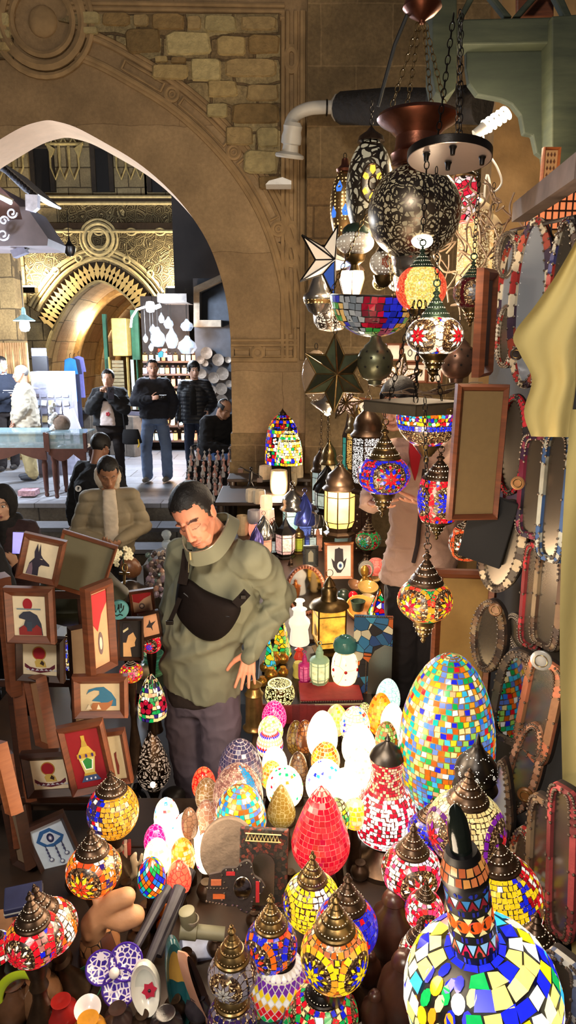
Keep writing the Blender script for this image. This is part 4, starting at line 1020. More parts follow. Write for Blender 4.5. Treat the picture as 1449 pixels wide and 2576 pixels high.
def torso_rings(J,w,ext_=0.0,top=True,lo=0.0,flare=1.0):
 """w: dict of (rx, ry) at pelvis, waist, chest, shoulder"""
 hx=(J['hb']-J['ha']).normalized();sx=(J['sb']-J['sa']).normalized()
 sp=[J['pelvis']+(J['pelvis']-J['waist']).normalized()*lo,J['pelvis'],J['waist'],J['chest'],J['chest'].lerp(J['neck'],.62),J['neck']]
 rr=[(w[0][0]*flare,w[0][1]*flare),w[0],w[1],w[2],(w[3][0]*.70,w[3][1]*.9),(.066,.062)]
 out=[];ts=(0,.05,.35,.7,.92,1.0)
 for i,p in enumerate(sp):
  x=hx.lerp(sx,ts[i]).normalized();a=sp[max(0,i-1)];b=sp[min(len(sp)-1,i+1)];t=(b-a).normalized();y=t.cross(x).normalized();x=y.cross(t).normalized()
  out.append((p,x,y,rr[i][0]+ext_,rr[i][1]+ext_))
 c=[]
 for i in range(len(out)-1):
  for k in range(4):
   t=k/4;a,b=out[i],out[i+1];c.append((a[0].lerp(b[0],t),a[1].lerp(b[1],t),a[2].lerp(b[2],t),a[3]+(b[3]-a[3])*t,a[4]+(b[4]-a[4])*t))
 c.append(out[-1]);return c
skin_m=vcmat('skin',rough=.55,var=.08,vs=40,bmp=.08,bs=180,bd=.001)
hairm=plain('dark_hair',C(22,17,15),.55,var=.4,vs=90,bmp=.6,bs=160,bd=.003)
def fabric(name,rgb,rough=.9,var=.15,bmp=.3):return plain('fabric_'+name,rgb,rough,var=var,vs=9,bmp=bmp,bs=140,bd=.002)
def human(label,J,hr,skin=C(198,146,112),hair='short',jacket=None,jw=None,jdisp=None,jext=.0,jlo=.10,sleeve=(.062,.052,.040),trouser=None,tw=(.092,.066,.058),shoe=None,voxel=.011,hands=None,stub=0,mous=0,closed=False,eyes=True,fem=False,hs=1.0,hairmat=None,jname='jacket',collar=.0,toes=(0,-1,0),lips=None,group=None,jsm=4,flare=1.0,arms=(True,True)):
 Mh=hmat(*hr);mb=MB()
 K=head_parts(mb,J['head'],Mh,hs,fem)
 nb=K@Vector((0,.035,-.075));capsule(mb,nb,J['neck'],.052*hs,.058,14);capsule(mb,K@Vector((0,.03,-.02)),nb,.06*hs,.052*hs,14)
 bw=jw or((.155,.115),(.14,.10),(.165,.115),(.165,.09))
 rings(mb,torso_rings(J,[(a*.80,b*.78)for a,b in bw]),20)
 for q in 'ab':
  chainc(mb,[J['chest'].lerp(J['neck'],.5),J['s'+q],J['e'+q],J['w'+q]],[.06,.042,.034,.025])
  if 'k'+q in J:chainc(mb,[J['pelvis'],J['h'+q],J['k'+q],J['f'+q]],[.07,.07,.045,.035])
 for q in 'ab':
  hd=(hands or{}).get(q)
  if hd is False:continue
  d,n,kw=hd if hd else((J['w'+q]-J['e'+q]),Vector((1 if q=='a' else-1,0,0)),{})
  hand(mb,J['w'+q],d,n,**({'side':(1 if q=='a' else-1),'s':.95,**kw}))
 lipc=lips or mixc(skin,C(150,50,50),.5)
 b=fuse('person',mb,(.0036 if voxel<.008 else .0052)if voxel<.009 else voxel*.75,skin_m,None,4 if voxel<.008 else 2,colf=skincol(K,skin,lipc,C(24,18,15),stub,mous,closed))
 setp(b,label,'person',group)
 if eyes:
  e=MB()
  for q in(-1,1):
   sphere(e,(q*.030,-.0745,.001),(.0135,.0125,.0085),C(225,220,214),M=K,u=14,w=10);sphere(e,(q*.030,-.0835,.001),(.0058,.0042,.0058),C(34,20,14),M=K,u=10,w=8)
   tube(e,[K@Vector((q*(.030+.015*math.cos(a)),-.0815+.006*abs(math.cos(a)),.001+.0085*math.sin(a)))for a in(PI*k/8 for k in range(9))],.0014*hs,5,C(30,20,16))
  obj('eyes',e,vcmat('eye',rough=.15,var=.02,bmp=0),b)
 if hair:
  hm=hair_mesh(K,hair);h=obj('hair',hm,hairmat or hairm,b,smooth=60)
 if jacket:
  jm=MB();w=bw
  rings(jm,torso_rings(J,w,jext,lo=jlo,flare=flare),28)
  for q in 'ab':
   chainc(jm,[J['chest'].lerp(J['neck'],.6).lerp(J['s'+q],.35),J['s'+q]],[sleeve[0]*1.12,sleeve[0]*1.08],16)
   dw=(J['w'+q]-J['e'+q]);we=J['w'+q]-dw.normalized()*.012
   chainc(jm,[J['s'+q],J['s'+q].lerp(J['e'+q],.5),J['e'+q],J['e'+q].lerp(we,.5),we],[sleeve[0]*1.04,sleeve[0],sleeve[1],sleeve[1]*.92,sleeve[2]],16)
  if collar:
   nd=(nb-J['neck']);capsule(jm,J['neck']-nd.normalized()*.02,J['neck']+nd.normalized()*collar,.082,.076,18)
  fuse(jname,jm,voxel,jacket,b,jsm,jdisp or foldf(.008))
 if trouser and 'ka' in J:
  tm=MB();hx=(J['hb']-J['ha']).normalized();up=(J['waist']-J['pelvis']).normalized();y=up.cross(hx)
  rings(tm,[(J['pelvis']-up*.10,hx,y,bw[0][0]*.86,bw[0][1]*.95),(J['pelvis'],hx,y,bw[0][0]*.93,bw[0][1]*.97),(J['pelvis']+up*.09,hx,y,bw[0][0]*.88,bw[0][1]*.92)],20)
  for q in 'ab':
   an=J['f'+q];chainc(tm,[J['h'+q].lerp(J['pelvis'],.15),J['h'+q].lerp(J['k'+q],.45),J['k'+q],J['k'+q].lerp(an,.6),an+Vector((0,0,.01))],[tw[0],tw[0]*.92,tw[1],tw[2],tw[2]*.96],14)
  fuse('trousers',tm,voxel,trouser,b,4,foldf(.007,10,3,(1,1,1.2)))
 if shoe and 'ka' in J:
  td=Vector(toes).normalized()
  for q in 'ab':
   sm=MB();an=J['f'+q];a0=Vector((an.x,an.y,an.z-.035))
   chainc(sm,[a0-td*.05,a0+td*.06,a0+td*.15],[.040,.043,.034],12);capsule(sm,an+Vector((0,0,.02)),a0,.042,.045,12)
   gz=an.z-.078
   so=fuse('shoe',sm,.010,shoe,b,2)
   for vv_ in so.data.vertices:
    if vv_.co.z<gz:vv_.co.z=gz
 return b,K,J
def pose(base,yaw=0,h=1.72,lean=0.0,arms=None,headf=0.0,sit=False,twist=0.0,stance=.10):
 """standing joints; arms: dict a/b -> (elbow, wrist) in local metres (for h=1.72)"""
 k=h/1.72;M=T(*base)@RZ(yaw)@S3(k,k,k)
 L={'pelvis':(0,0,.93),'waist':(0,-.0-lean*.25,1.08),'chest':(0,-lean*.6,1.26),'neck':(0,.01-lean,1.45),'head':(0,-.025-lean*1.2-headf,1.60-headf*.35),'sa':(-.163,.0-lean*.95,1.375),'sb':(.163,.0-lean*.95,1.375),'ha':(-.09,0,.90),'hb':(.09,0,.90),'ka':(-stance-.01,-.02,.49),'kb':(stance+.01,-.02,.49),'fa':(-stance-.01,.02,.085),'fb':(stance+.01,.02,.085),'ea':(-.24,.04,1.12),'wa':(-.25,-.04,.87),'eb':(.24,.04,1.12),'wb':(.25,-.04,.87)}
 for q,(e,w)in(arms or{}).items():L['e'+q]=e;L['w'+q]=w
 if sit is not False:
  L.update(sit)
 return{a:M@Vector(p)for a,p in L.items()}
SKW=C(214,142,112)
J={'head':P(488,1296,2.62),'neck':P(555,1362,2.84),'chest':P(545,1480,2.86),'waist':P(510,1600,2.90),'pelvis':P(508,1725,2.93),'sa':P(462,1392,2.98),'sb':P(640,1402,2.74),'ha':P(458,1740,2.98),'hb':P(556,1745,2.88),'ea':P(440,1530,3.02),'wa':P(446,1640,2.98),'eb':P(708,1500,2.90),'wb':P(628,1640,2.74)}
for q,px,kx in(('a',478,490),('b',556,548)):
 J['k'+q]=P(px,1930,2.93 if q=='a' else 2.82);k_=P(kx,2100,2.98);J['f'+q]=Vector((J['k'+q].x-.01 if q=='b' else J['k'+q].x+.01,3.0 if q=='a' else 2.92,.05+.085))
green=plain('sage_sweatshirt',C(120,120,100),.92,var=.06,vs=8,bmp=.25,bs=220,bd=.001)
jean=plain('mauve_grey_denim',C(92,80,92),.85,var=.18,vs=6,bmp=.25,bs=180,bd=.001)
yw=-.50
def gfold(co,no):
 a=foldf(.017,6.5,2,(1.2,1.2,.75))(co,no);p=proj(co)
 u=(p[0]-450)*.35+(p[1]-1640)*.94
 dr=.016*math.sin(u*.105)*max(0,1-abs(p[1]-1640)/75)*(1 if p[0]<640 else 0)
 e=.013*math.sin(((p[0]-640)*.45+(p[1]-1540)*.9)*.16)*max(0,1-math.hypot(p[0]-690,p[1]-1540)/80)
 return a+dr+e
man,Km,_=human('man in a sage green half-zip sweatshirt looking down at the glowing lamps',J,(-.20,.50,-.30),SKW,'short',green,((.185,.135),(.185,.145),(.195,.145),(.18,.105)),gfold,.006,-.045,(.070,.066,.050),jean,(.104,.084,.074),plain('dark_shoe',C(40,36,34)),voxel=.0075,stub=.5,mous=.5,closed=True,eyes=False,jname='sweatshirt',collar=.0,jsm=16,hands={'b':(P(618,1716,2.70)-J['wb'],Vector((.1,1,.0)),dict(side=-1,s=1.02,curl=.10,spread=.22)),'a':False})
up=(J['neck']-J['chest']).normalized()
mb=MB();cc=[P(*q)for q in((457,1345,2.66),(462,1372,2.64),(476,1388,2.63),(505,1386,2.62),(532,1374,2.62),(556,1345,2.66),(572,1312,2.74),(574,1292,2.84),(552,1290,2.93),(500,1302,2.92),(466,1322,2.78))]
cp=smooth_poly([tuple(q)for q in cc]+[tuple(cc[0])],4)[:-1]
dn=Vector((.02,.045,-.055));v=[];n=len(cp)
for q in cp:v.append(Vector(q))
for q in cp:v.append(Vector(q)+dn+(Vector(q)-P(515,1340,2.76))*.22)
for q in cp:v.append(Vector(q)+dn+(Vector(q)-P(515,1340,2.76))*.10-Vector((0,0,0)))
for q in cp:v.append(Vector(q)-(Vector(q)-P(515,1340,2.76)).normalized()*.006)
f=[]
for i in range(n):
 j=(i+1)%n;f+=[(i,n+i,n+j,j),(j,3*n+j,3*n+i,i),(3*n+j,2*n+j,2*n+i,3*n+i)]
mb.add(v,f);co_=obj('collar',mb,green,man,smooth=60)
mb=MB();tube(mb,[tuple(Vector(q))for q in cp[2:26]],.0028,6,C(170,160,140));zb_=P(478,1396,2.615);tube(mb,[zb_+Vector((0,0,.012)),zb_+Vector((.002,-.002,-.02))],.004,6,C(220,200,150));tube(mb,[P(476,1388,2.63),P(474,1440,2.64)],.003,6,C(110,106,86))
obj('zip',mb,vcmat('zip_metal',.35,.6,var=.1),co_)
mb=MB();hx=(J['hb']-J['ha']).normalized();upv=(J['waist']-J['pelvis']).normalized();y=upv.cross(hx)
rings(mb,[(J['pelvis']-upv*.055,hx,y,.174,.130),(J['pelvis']-upv*.04,hx,y,.182,.136),(J['pelvis']+upv*.07,hx,y,.176,.130)],28)
fuse('undershirt',mb,.008,fabric('dark_brown',C(40,26,22)),man,3,foldf(.006,8,5))
bagm=plain('black_nylon_bag',C(20,13,12),.8,var=.25,vs=12,bmp=.35,bs=60,bd=.003,spec=.15)
bag=thing('crossbody_bag','dark nylon crossbody bag across the chest of the man in green','bag',tuple(P(515,1535,2.68)))
o0=bag.location.copy();mb=MB()
out=[(447,1462),(462,1452),(485,1462),(512,1482),(552,1500),(592,1514),(606,1530),(598,1556),(576,1590),(548,1610),(520,1612),(492,1600),(466,1576),(448,1552),(440,1522)]
outl=smooth_poly(out+[out[0]],3)[:-1]
def by(px,t):return 2.735-.085*(px-440)/170+t
ctr=(520,1540);v=[];ns=len(outl)
for lv,t in((1.0,.045),(1.0,.0),(.93,-.028),(.75,-.050),(.45,-.062)):
 for q in outl:v.append(P(ctr[0]+(q[0]-ctr[0])*lv,ctr[1]+(q[1]-ctr[1])*lv,by(q[0]*lv+ctr[0]*(1-lv),t))-o0)
v.append(P(ctr[0],ctr[1],by(ctr[0],-.064))-o0);f=[]
for L_ in range(4):
 for i in range(ns):
  j=(i+1)%ns;f.append((L_*ns+i,(L_+1)*ns+i,(L_+1)*ns+j,L_*ns+j))
for i in range(ns):f.append((4*ns+i,5*ns,4*ns+(i+1)%ns))
f.append(tuple(range(ns)))
mb.add(v,f);obj('pouch',mb,bagm,bag,smooth=60)
mb=MB()
def strapv(pts,w=.019,th=.003):
 mb_pts=[P(*q)-o0 for q in pts]
 for i in range(len(mb_pts)-1):
  a,b=mb_pts[i],mb_pts[i+1];t=(b-a).normalized();s=t.cross(Vector((0,-1,0))).normalized()*w
  mb.add([a-s,a+s,b+s,b-s,a-s+Vector((0,th,0)),a+s+Vector((0,th,0)),b+s+Vector((0,th,0)),b-s+Vector((0,th,0))],[(3,2,1,0),(0,1,5,4),(2,3,7,6),(1,2,6,5),(3,0,4,7)])
strapv([(471,1382,2.66),(468,1410,2.655),(464,1440,2.66),(458,1470,2.665)]);obj('strap',mb,bagm,bag,smooth=0);mb=MB();strapv([(592,1522,2.60),(606,1508,2.60),(622,1490,2.62)]);obj('strap',mb,bagm,bag,smooth=0);mb=MB();strapv([(452,1505,2.66),(440,1535,2.67),(428,1562,2.68)],.009,.004);obj('strap_end',mb,bagm,bag,smooth=0)
mb=MB();cbox(mb,P(427,1566,2.675)-o0,(.03,.012,.018));cbox(mb,P(612,1502,2.595)-o0,(.022,.010,.016));obj('buckle',mb,blackm,bag,bevel=.002,smooth=0)
mb=MB();tube(mb,[P(x_,y_,by(x_,-.052))-o0 for x_,y_ in((462,1492),(500,1522),(540,1545),(578,1552))],.0035,6);obj('zip',mb,plain('bag_zip',C(16,12,12),.5),bag)
J={'head':P(1000,1018,3.42),'neck':P(1052,1092,3.55),'chest':P(1075,1215,3.56),'waist':P(1070,1330,3.56),'pelvis':P(1052,1440,3.56),'sa':P(1000,1140,3.50),'sb':P(1142,1138,3.55),'ha':P(1010,1450,3.56),'hb':P(1095,1450,3.56),'ea':P(960,1230,3.30),'wa':P(930,1262,2.98),'eb':P(1150,1255,3.35),'wb':P(1072,1262,2.90)}
for q,px in(('a',1015),('b',1082)):
 J['k'+q]=P(px,1640,3.5);J['f'+q]=Vector((J['k'+q].x,3.55,.135))
pinkb=plain('crinkled_beige_jacket',C(186,150,132),.8,var=.1,vs=7,bmp=.55,bs=60,bd=.006)
per,K2,_=human('person in a crinkled beige jacket steadying a hanging mosaic lamp',J,(-.55,.25,.05),C(214,152,120),'full',pinkb,((.19,.13),(.18,.125),(.19,.13),(.17,.10)),foldf(.012,9,4,(1,1,1.7)),.008,.06,(.078,.070,.052),fabric('near_black',C(26,18,18)),(.105,.085,.08),plain('dark_shoe',C(40,36,34)),voxel=.0085,jname='jacket',flare=1.03,hands={'a':(P(985,1287,2.80)-J['wa'],Vector((.25,-.35,1)),dict(side=-1,s=1.0,curl=.16)),'b':(P(1000,1268,2.72)-J['wb'],Vector((-.1,-.2,.9)),dict(side=1,s=1.0,curl=.12,spread=.2))})
mb=MB();tube(mb,[P(*q)for q in((1068,1180,3.39),(1060,1250,3.37),(1056,1310,3.36),(1050,1370,3.37),(1040,1415,3.38))],.011,6);obj('zip',mb,fabric('zip_dark',C(50,36,34)),per)
mb=MB();ext(mb,[(0,0),(.062,.0),(.055,-.09),(.045,-.17),(.033,-.215),(.012,-.15),(0,-.08)],.03,M=T(*P(1032,1100,3.36)));obj('red_lining',mb,fabric('red',C(170,20,32)),per,smooth=0)
bx=Pz(292,1520,GZ);Yh=5.45
base=(P(285,1400,Yh).x,Yh,GZ)
J=pose(base,.25,1.70,lean=.04,headf=.03,arms={'a':((-.27,-.02,1.10),(-.04,-.27,1.04)),'b':((.26,-.02,1.12),(.05,-.28,1.06))})
puffc=plain('khaki_puffer',C(146,132,106),.7,var=.12,vs=7,bmp=.3,bs=40,bd=.004)
m3,K3,_=human('young man in a khaki puffer jacket over a cream hood, looking at his hands',J,(.35,.62,0),C(176,124,92),'short',puffc,((.17,.13),(.17,.14),(.175,.145),(.165,.11)),puff(.012,.1),.006,.03,(.070,.064,.048),fabric('near_black',C(26,18,18)),shoe=plain('dark_shoe',C(40,36,34)),voxel=.0105,closed=True,eyes=False,hands={'a':((.6,-.5,.1),(0,.3,1),{'side':-1,'curl':.5}),'b':((-.5,-.5,.1),(0,.3,1),{'side':1,'curl':.5})})
cream=fabric('cream_hood',C(216,200,178))
def hood(K,J,mat,par,drop=.02):
 mb=MB()
 for k in range(14):
  a=-2.35+4.7*k/13;sphere(mb,(.078*math.sin(a),.035+.075*math.cos(a),-.075+.035*math.cos(a)),(.030,.034,.050),M=K,u=10,w=8)
 capsule(mb,K@Vector((0,.07,-.04)),J['neck']+Vector((0,.03,-.01)),.07,.08)
 return fuse('hood',mb,.009,mat,par,4,foldf(.006,14))
hood(K3,J,cream,m3)
mb=MB();yv=RZ(.25)@Vector((0,-1,0));c_=J['chest']+yv*.15
rings(mb,[(J['waist']+yv*.155-Vector((0,0,.06)),RZ(.25)@Vector((1,0,0)),yv,.055,.02),(c_+Vector((0,0,.02)),RZ(.25)@Vector((1,0,0)),yv,.060,.03),(J['neck']+yv*.09+Vector((0,0,.01)),RZ(.25)@Vector((1,0,0)),yv,.05,.03)],14)
fuse('hoodie_front',mb,.009,cream,m3,3,foldf(.004,14))
Yb4=6.4;base=(P(252,1400,Yb4).x,Yb4,GZ)
J=pose(base,PI-.35,1.74,lean=.05,headf=.04,arms={'a':((-.25,-.05,1.12),(-.20,-.22,.98)),'b':((.25,.0,1.10),(.30,-.02,.86))})
m4,K4,_=human('man in a black coat with a round white badge on the sleeve, seen from behind',J,(PI-.3,.4,0),C(150,104,80),'full',fabric('black_coat',C(22,21,24)),((.20,.14),(.20,.145),(.21,.15),(.19,.12)),foldf(.012,8,6),.015,.10,(.085,.075,.055),fabric('near_black',C(26,18,18)),shoe=plain('dark_shoe',C(40,36,34)),voxel=.012)
mb=MB();q=P(197,1229,6.05);lathe(mb,[(0,0),(.028,0),(.028,.004),(0,.004)],20,C(235,235,235),M=T(*q)@RX(PI/2));cbox(mb,q+Vector((0,-.006,0)),(.008,.003,.03),C(20,20,20));cbox(mb,q+Vector((.004,-.006,.008)),(.016,.003,.012),C(20,20,20));obj('sleeve_badge',mb,vcmat('badge',.5),m4,smooth=0)
Y5=4.75;base=(P(22,1400,Y5).x,Y5,GZ)
J=pose(base,.1,1.58,arms={'a':((-.25,-.03,1.10),(-.18,-.20,1.0)),'b':((.25,-.06,1.12),(.13,-.26,1.16))})
m5,K5,_=human('woman in a black headscarf and brown coat holding a lit phone',J,(.05,.12,.02),C(206,160,132),None,fabric('brown_coat',C(52,32,34),var=.3),((.18,.14),(.17,.13),(.19,.14),(.18,.11)),foldf(.010,9,7),.012,.12,(.075,.066,.05),fabric('near_black',C(26,18,18)),shoe=plain('dark_shoe',C(40,36,34)),voxel=.0105,fem=True,lips=C(170,90,90),hands={'b':((-.2,-.2,.8),(-.7,.6,.1),{'side':1,'curl':.55}),'a':False})
mb=MB();v=[];f=[];U,W_=48,36
for i in range(W_+1):
 p_=PI*i/W_
 for k in range(U):
  a=2*PI*k/U;d=Vector((math.sin(p_)*math.sin(a),-math.sin(p_)*math.cos(a),math.cos(p_)));q=Vector((0,.018,.0))+Vector((d.x*.094,d.y*.110,d.z*.135))
  face=(q.x/.062)**2+((q.z+.03)/.092)**2
  if q.y<0 and face<1:q=Vector((q.x*.9,-.03,q.z))
  v.append(q)
for i in range(W_):
 for k in range(U):
  k2=(k+1)%U;f.append((i*U+k,(i+1)*U+k,(i+1)*U+k2,i*U+k2))
mb.add(v,f,M=K5)
for k in range(22):
 a=2*PI*k/22;sphere(mb,(.082*math.sin(a),.03-.085*math.cos(a),-.15+.01*math.cos(3*a)),(.034,.034,.045),M=K5,u=10,w=8)
capsule(mb,K5@Vector((0,-.05,-.16)),J['chest']+Vector((0,-.12,-.03)),.055,.05)
fuse('headscarf',mb,.008,fabric('black_scarf',C(20,18,20)),m5,2,foldf(.004,16))
ph=thing('smartphone','smartphone with a bright violet screen held by the woman in the headscarf','phone',tuple(P(46,1366,4.36)),(-.15,.08,.1))
mb=MB();cbox(mb,(0,.004,0),(.078,.009,.15));obj('phone_body',mb,blackm,ph,bevel=.003,smooth=0)
scr,nt,bb=newmat('phone_screen');v=coord(nt);d=voron(nt,v,60,out='Distance');e=mixn(nt,mathn(nt,'LESS_THAN',d,.12),C(120,110,235),C(235,235,255));nt.links.new(e,bb.inputs['Emission Color']);bb.inputs['Emission Strength'].default_value=1.1
mb=MB();cbox(mb,(0,-.002,0),(.070,.003,.14));obj('screen',mb,scr,ph,smooth=0)
Y6=9.6;base=(P(287,1200,Y6).x,Y6,PZ)
J=pose(base,.0,1.62,arms={'a':((-.24,-.16,1.18),(-.05,-.26,1.40)),'b':((.25,-.16,1.18),(.04,-.26,1.38))})
m6,K6,_=human('woman in a black jacket and white top raising a phone before her face',J,(0,.05,0),C(214,170,148),'bun',fabric('black_jacket',C(26,26,30)),((.22,.16),(.21,.15),(.21,.15),(.19,.12)),foldf(.014,8,8),.02,.0,(.095,.085,.06),fabric('near_black',C(26,18,18)),shoe=plain('dark_shoe',C(40,36,34)),voxel=.014,fem=True,eyes=False,hands={'a':((.3,-.1,.9),(.7,-.5,.2),{'side':1,'curl':.6}),'b':((-.3,-.1,.9),(-.7,-.5,.2),{'side':-1,'curl':.6})})
mb=MB();c_=J['waist']+Vector((0,-.165,.0));X=Vector((1,0,0));Yv=Vector((0,-1,0))
rings(mb,[(c_-Vector((0,0,.13)),X,Yv,.11,.035),(c_+Vector((0,0,.03)),X,Yv,.095,.04),(c_+Vector((0,0,.20)),X,Yv,.05,.03)],16);
fuse('white_top',mb,.012,fabric('white_top',C(222,206,204)),m6,3,foldf(.005,12))
mb=MB();q=c_+Vector((.02,-.045,.03));
for a in range(5):sphere(mb,q+Vector((.018*math.cos(a*1.26),0,.018*math.sin(a*1.26))),(.013,.006,.013),u=8,w=6)
obj('flower_print',mb,plain('red_print',C(190,40,60)),m6)
ph=thing('smartphone','dark phone held up by the woman in the white top','phone',tuple(P(279,989,9.28)),(0,0,0))
mb=MB();cbox(mb,(0,0,0),(.082,.012,.16));obj('phone_body',mb,plain('phone_case',C(30,26,36),.4),ph,bevel=.004,smooth=0)
mb=MB();
for q in((-.02,-.012,.055),(-.02,-.012,.03),(.002,-.012,.055)):lathe(mb,[(0,0),(.009,0),(.009,.004),(0,.004)],12,M=T(*q)@RX(PI/2))
obj('phone_lens',mb,plain('lens_glass',C(60,60,70),.1),ph)
q=P(330,1095,9.4);hb_=thing('handbag','black shoulder bag on the hip of the woman with the raised phone','bag',tuple(q))
mb=MB();rings(mb,[(Vector((0,0,-.12)),X,Yv,.10,.04),(Vector((.01,0,-.10)),X,Yv,.135,.05),(Vector((0,0,.02)),X,Yv,.12,.05),(Vector((0,0,.08)),X,Yv,.10,.03)],18);obj('bag_body',mb,fabric('bag_black',C(20,20,24)),hb_)
mb=MB();tube(mb,[(-.08,0,.06),(-.1,.02,.3),(-.12,.05,.42)],.01,6);obj('strap',mb,fabric('bag_black',C(20,20,24)),hb_)
mb=MB();tube(mb,[(.10,-.03,-.05),(.11,-.03,-.12),(.09,-.03,-.16)],.012,6);obj('yellow_tassel',mb,plain('yellow_tassel',C(220,180,50)),hb_)
Y7=10.0;base=(P(397,1212,Y7).x,Y7,PZ)
J=pose(base,.12,1.76,arms={'a':((-.27,-.02,1.14),(-.03,-.25,1.20)),'b':((.26,.06,1.14),(.22,-.04,.92))},stance=.13)
blue=plain('light_blue_jeans',C(112,130,160),.85,var=.25,vs=5,bmp=.2,bs=100)
m7,K7,_=human('bearded man in a navy jacket and light blue jeans',J,(.28,.05,0),C(198,146,118),'buzz',fabric('navy_jacket',C(34,34,42)),((.20,.15),(.195,.145),(.215,.15),(.19,.115)),foldf(.012,8,9),.015,.02,(.088,.078,.055),blue,(.10,.082,.082),plain('tan_shoe',C(130,120,104)),voxel=.013,stub=.75,mous=.7,toes=(-.15,-1,0))
cm=thing('camera','small black camera held at the chest of the bearded man','camera',tuple(P(410,1000,9.68)));mb=MB();cbox(mb,(0,0,0),(.11,.045,.07));obj('camera_body',mb,blackm,cm,bevel=.006,smooth=0);mb=MB();lathe(mb,[(0,0),(.028,0),(.028,.04),(.02,.045),(0,.045)],18,M=T(.01,-.02,0)@RX(PI/2));obj('lens',mb,blackm,cm)
Y8=10.3;base=(P(497,1200,Y8).x,Y8,PZ)
J=pose(base,-.1,1.72,arms={'b':((.26,.05,1.12),(.22,-.12,1.0))})
m8,K8,_=human('short-haired person smiling in a black quilted coat',J,(.35,.08,0),C(226,180,156),'bob',fabric('black_quilt',C(18,18,24),.5),((.19,.14),(.18,.135),(.20,.14),(.185,.11)),puff(.010,.055,3),.012,.10,(.080,.070,.05),fabric('dark_jeans',C(38,44,62)),shoe=plain('dark_shoe',C(40,36,34)),voxel=.013,fem=True)
mb=MB();rings(mb,[(J['waist']+Vector((-.01,-.14,-.12)),X,Yv,.055,.03),(J['chest']+Vector((-.01,-.135,.02)),X,Yv,.05,.03),(J['neck']+Vector((0,-.06,-.02)),X,Yv,.045,.03)],14);obj('black_shirt',mb,fabric('shirt_black',C(14,14,16)),m8)
Y9=8.95;fx=P(545,1200,Y9).x;base=(fx,Y9,PZ)
J=pose(base,.75,1.74,lean=.10,headf=.05,sit={'pelvis':(0,.10,.50),'waist':(0,.06,.66),'chest':(0,-.02,.86),'neck':(0,-.10,1.04),'head':(0,-.20,1.15),'sa':(-.185,-.08,.99),'sb':(.185,-.08,.99),'ha':(-.09,.06,.50),'hb':(.09,.06,.50),'ka':(-.10,-.38,.56),'kb':(.06,-.40,.66),'fa':(-.12,-.42,.10),'fb':(-.06,-.60,.32),'ea':(-.26,-.14,.72),'wa':(-.08,-.34,.68),'eb':(.26,-.14,.72),'wb':(.06,-.34,.70)})
m9,K9,_=human('balding man in a black coat and jeans sitting with legs crossed',J,(.95,.55,0),C(190,140,110),'balding',fabric('black_coat',C(22,21,24)),((.20,.15),(.20,.15),(.215,.155),(.19,.12)),foldf(.012,8,2),.018,.05,(.09,.08,.055),plain('mid_blue_jeans',C(50,72,112),.85,var=.2,vs=5,bmp=.2,bs=100),(.10,.078,.068),plain('dark_shoe',C(40,36,34)),voxel=.013,closed=True,eyes=False)
ch=thing('chair','dark metal chair under the seated man by the arch','chair',(fx+.02,Y9+.10,PZ),(0,0,.75))
mb=MB();cbox(mb,(0,0,.42),(.46,.44,.035));obj('seat',mb,blackm,ch,bevel=.01,smooth=0)
for sx in(-1,1):
 for sy in(-1,1):mb=MB();tube(mb,[(sx*.2,sy*.2,.41),(sx*.22,sy*.22,0)],.013,8);obj('leg',mb,blackm,ch)
mb=MB();tube(mb,[(-.22,.2,.42),(-.23,.26,.66),(.23,.26,.66),(.22,.2,.42)],.014,8)
for k in range(9):x_=-.18+.045*k;tube(mb,[(x_,.21,.43),(x_,.26,.66)],.004,5)
obj('backrest',mb,blackm,ch)
Y10=10.2;base=(P(78,1200,Y10).x,Y10,PZ)
J=pose(base,-1.1,1.66,arms={'a':((-.24,-.06,1.12),(-.16,-.16,.92)),'b':((.24,-.06,1.12),(.16,-.16,.92))})
m10,K10,_=human('older man with a moustache in a pale beige windbreaker and khaki trousers',J,(-1.25,.05,0),C(182,128,104),'buzz',fabric('pale_windbreaker',C(196,186,166)),((.22,.17),(.21,.16),(.21,.15),(.19,.12)),foldf(.016,7,5),.02,.10,(.092,.082,.055),fabric('khaki',C(176,156,110)),(.11,.09,.085),plain('grey_shoe',C(70,72,80)),voxel=.013,mous=.9,hairmat=plain('grey_hair',C(96,92,90),.8),toes=(-.9,-.45,0))
Y11=11.0;base=(P(28,1200,Y11).x,Y11,PZ)
J=pose(base,1.0,1.78,arms={'a':((-.24,-.10,1.12),(-.12,-.30,1.16)),'b':((.24,-.06,1.12),(.10,-.30,1.1))})
m11,K11,_=human('young man in a dark hooded jacket with white piping, standing at the left stall',J,(1.3,.15,0),C(186,136,112),'short',fabric('blue_black_jacket',C(28,34,50)),((.20,.14),(.19,.14),(.205,.145),(.185,.115)),foldf(.012,8,4),.014,.03,(.085,.072,.052),fabric('near_black',C(26,18,18)),(.10,.08,.075),plain('dark_shoe',C(40,36,34)),voxel=.014)
hood(K11,J,fabric('grey_hood',C(120,124,140)),m11)
mb=MB();q=P(34,988,10.84);
for dz in(0,.035):tube(mb,[q+Vector((-.18,.0,dz)),q+Vector((.16,.0,dz))],.006,5)
obj('white_piping',mb,fabric('white_piping',C(225,225,235)),m11)
J=pose((P(-95,1500,3.9).x,3.9,.0),.2,1.55,arms={'b':((.27,-.05,1.12),(.20,-.24,1.0))})
m12,K12,_=human('person in a dark coat at the lower left edge, mostly outside the photo',J,(.2,.2,0),C(190,140,110),'full',fabric('black_coat',C(22,21,24)),((.19,.14),(.19,.14),(.20,.15),(.18,.12)),foldf(.010,9,1),.015,.12,(.09,.08,.055),fabric('near_black',C(26,18,18)),shoe=plain('dark_shoe',C(40,36,34)),voxel=.014)
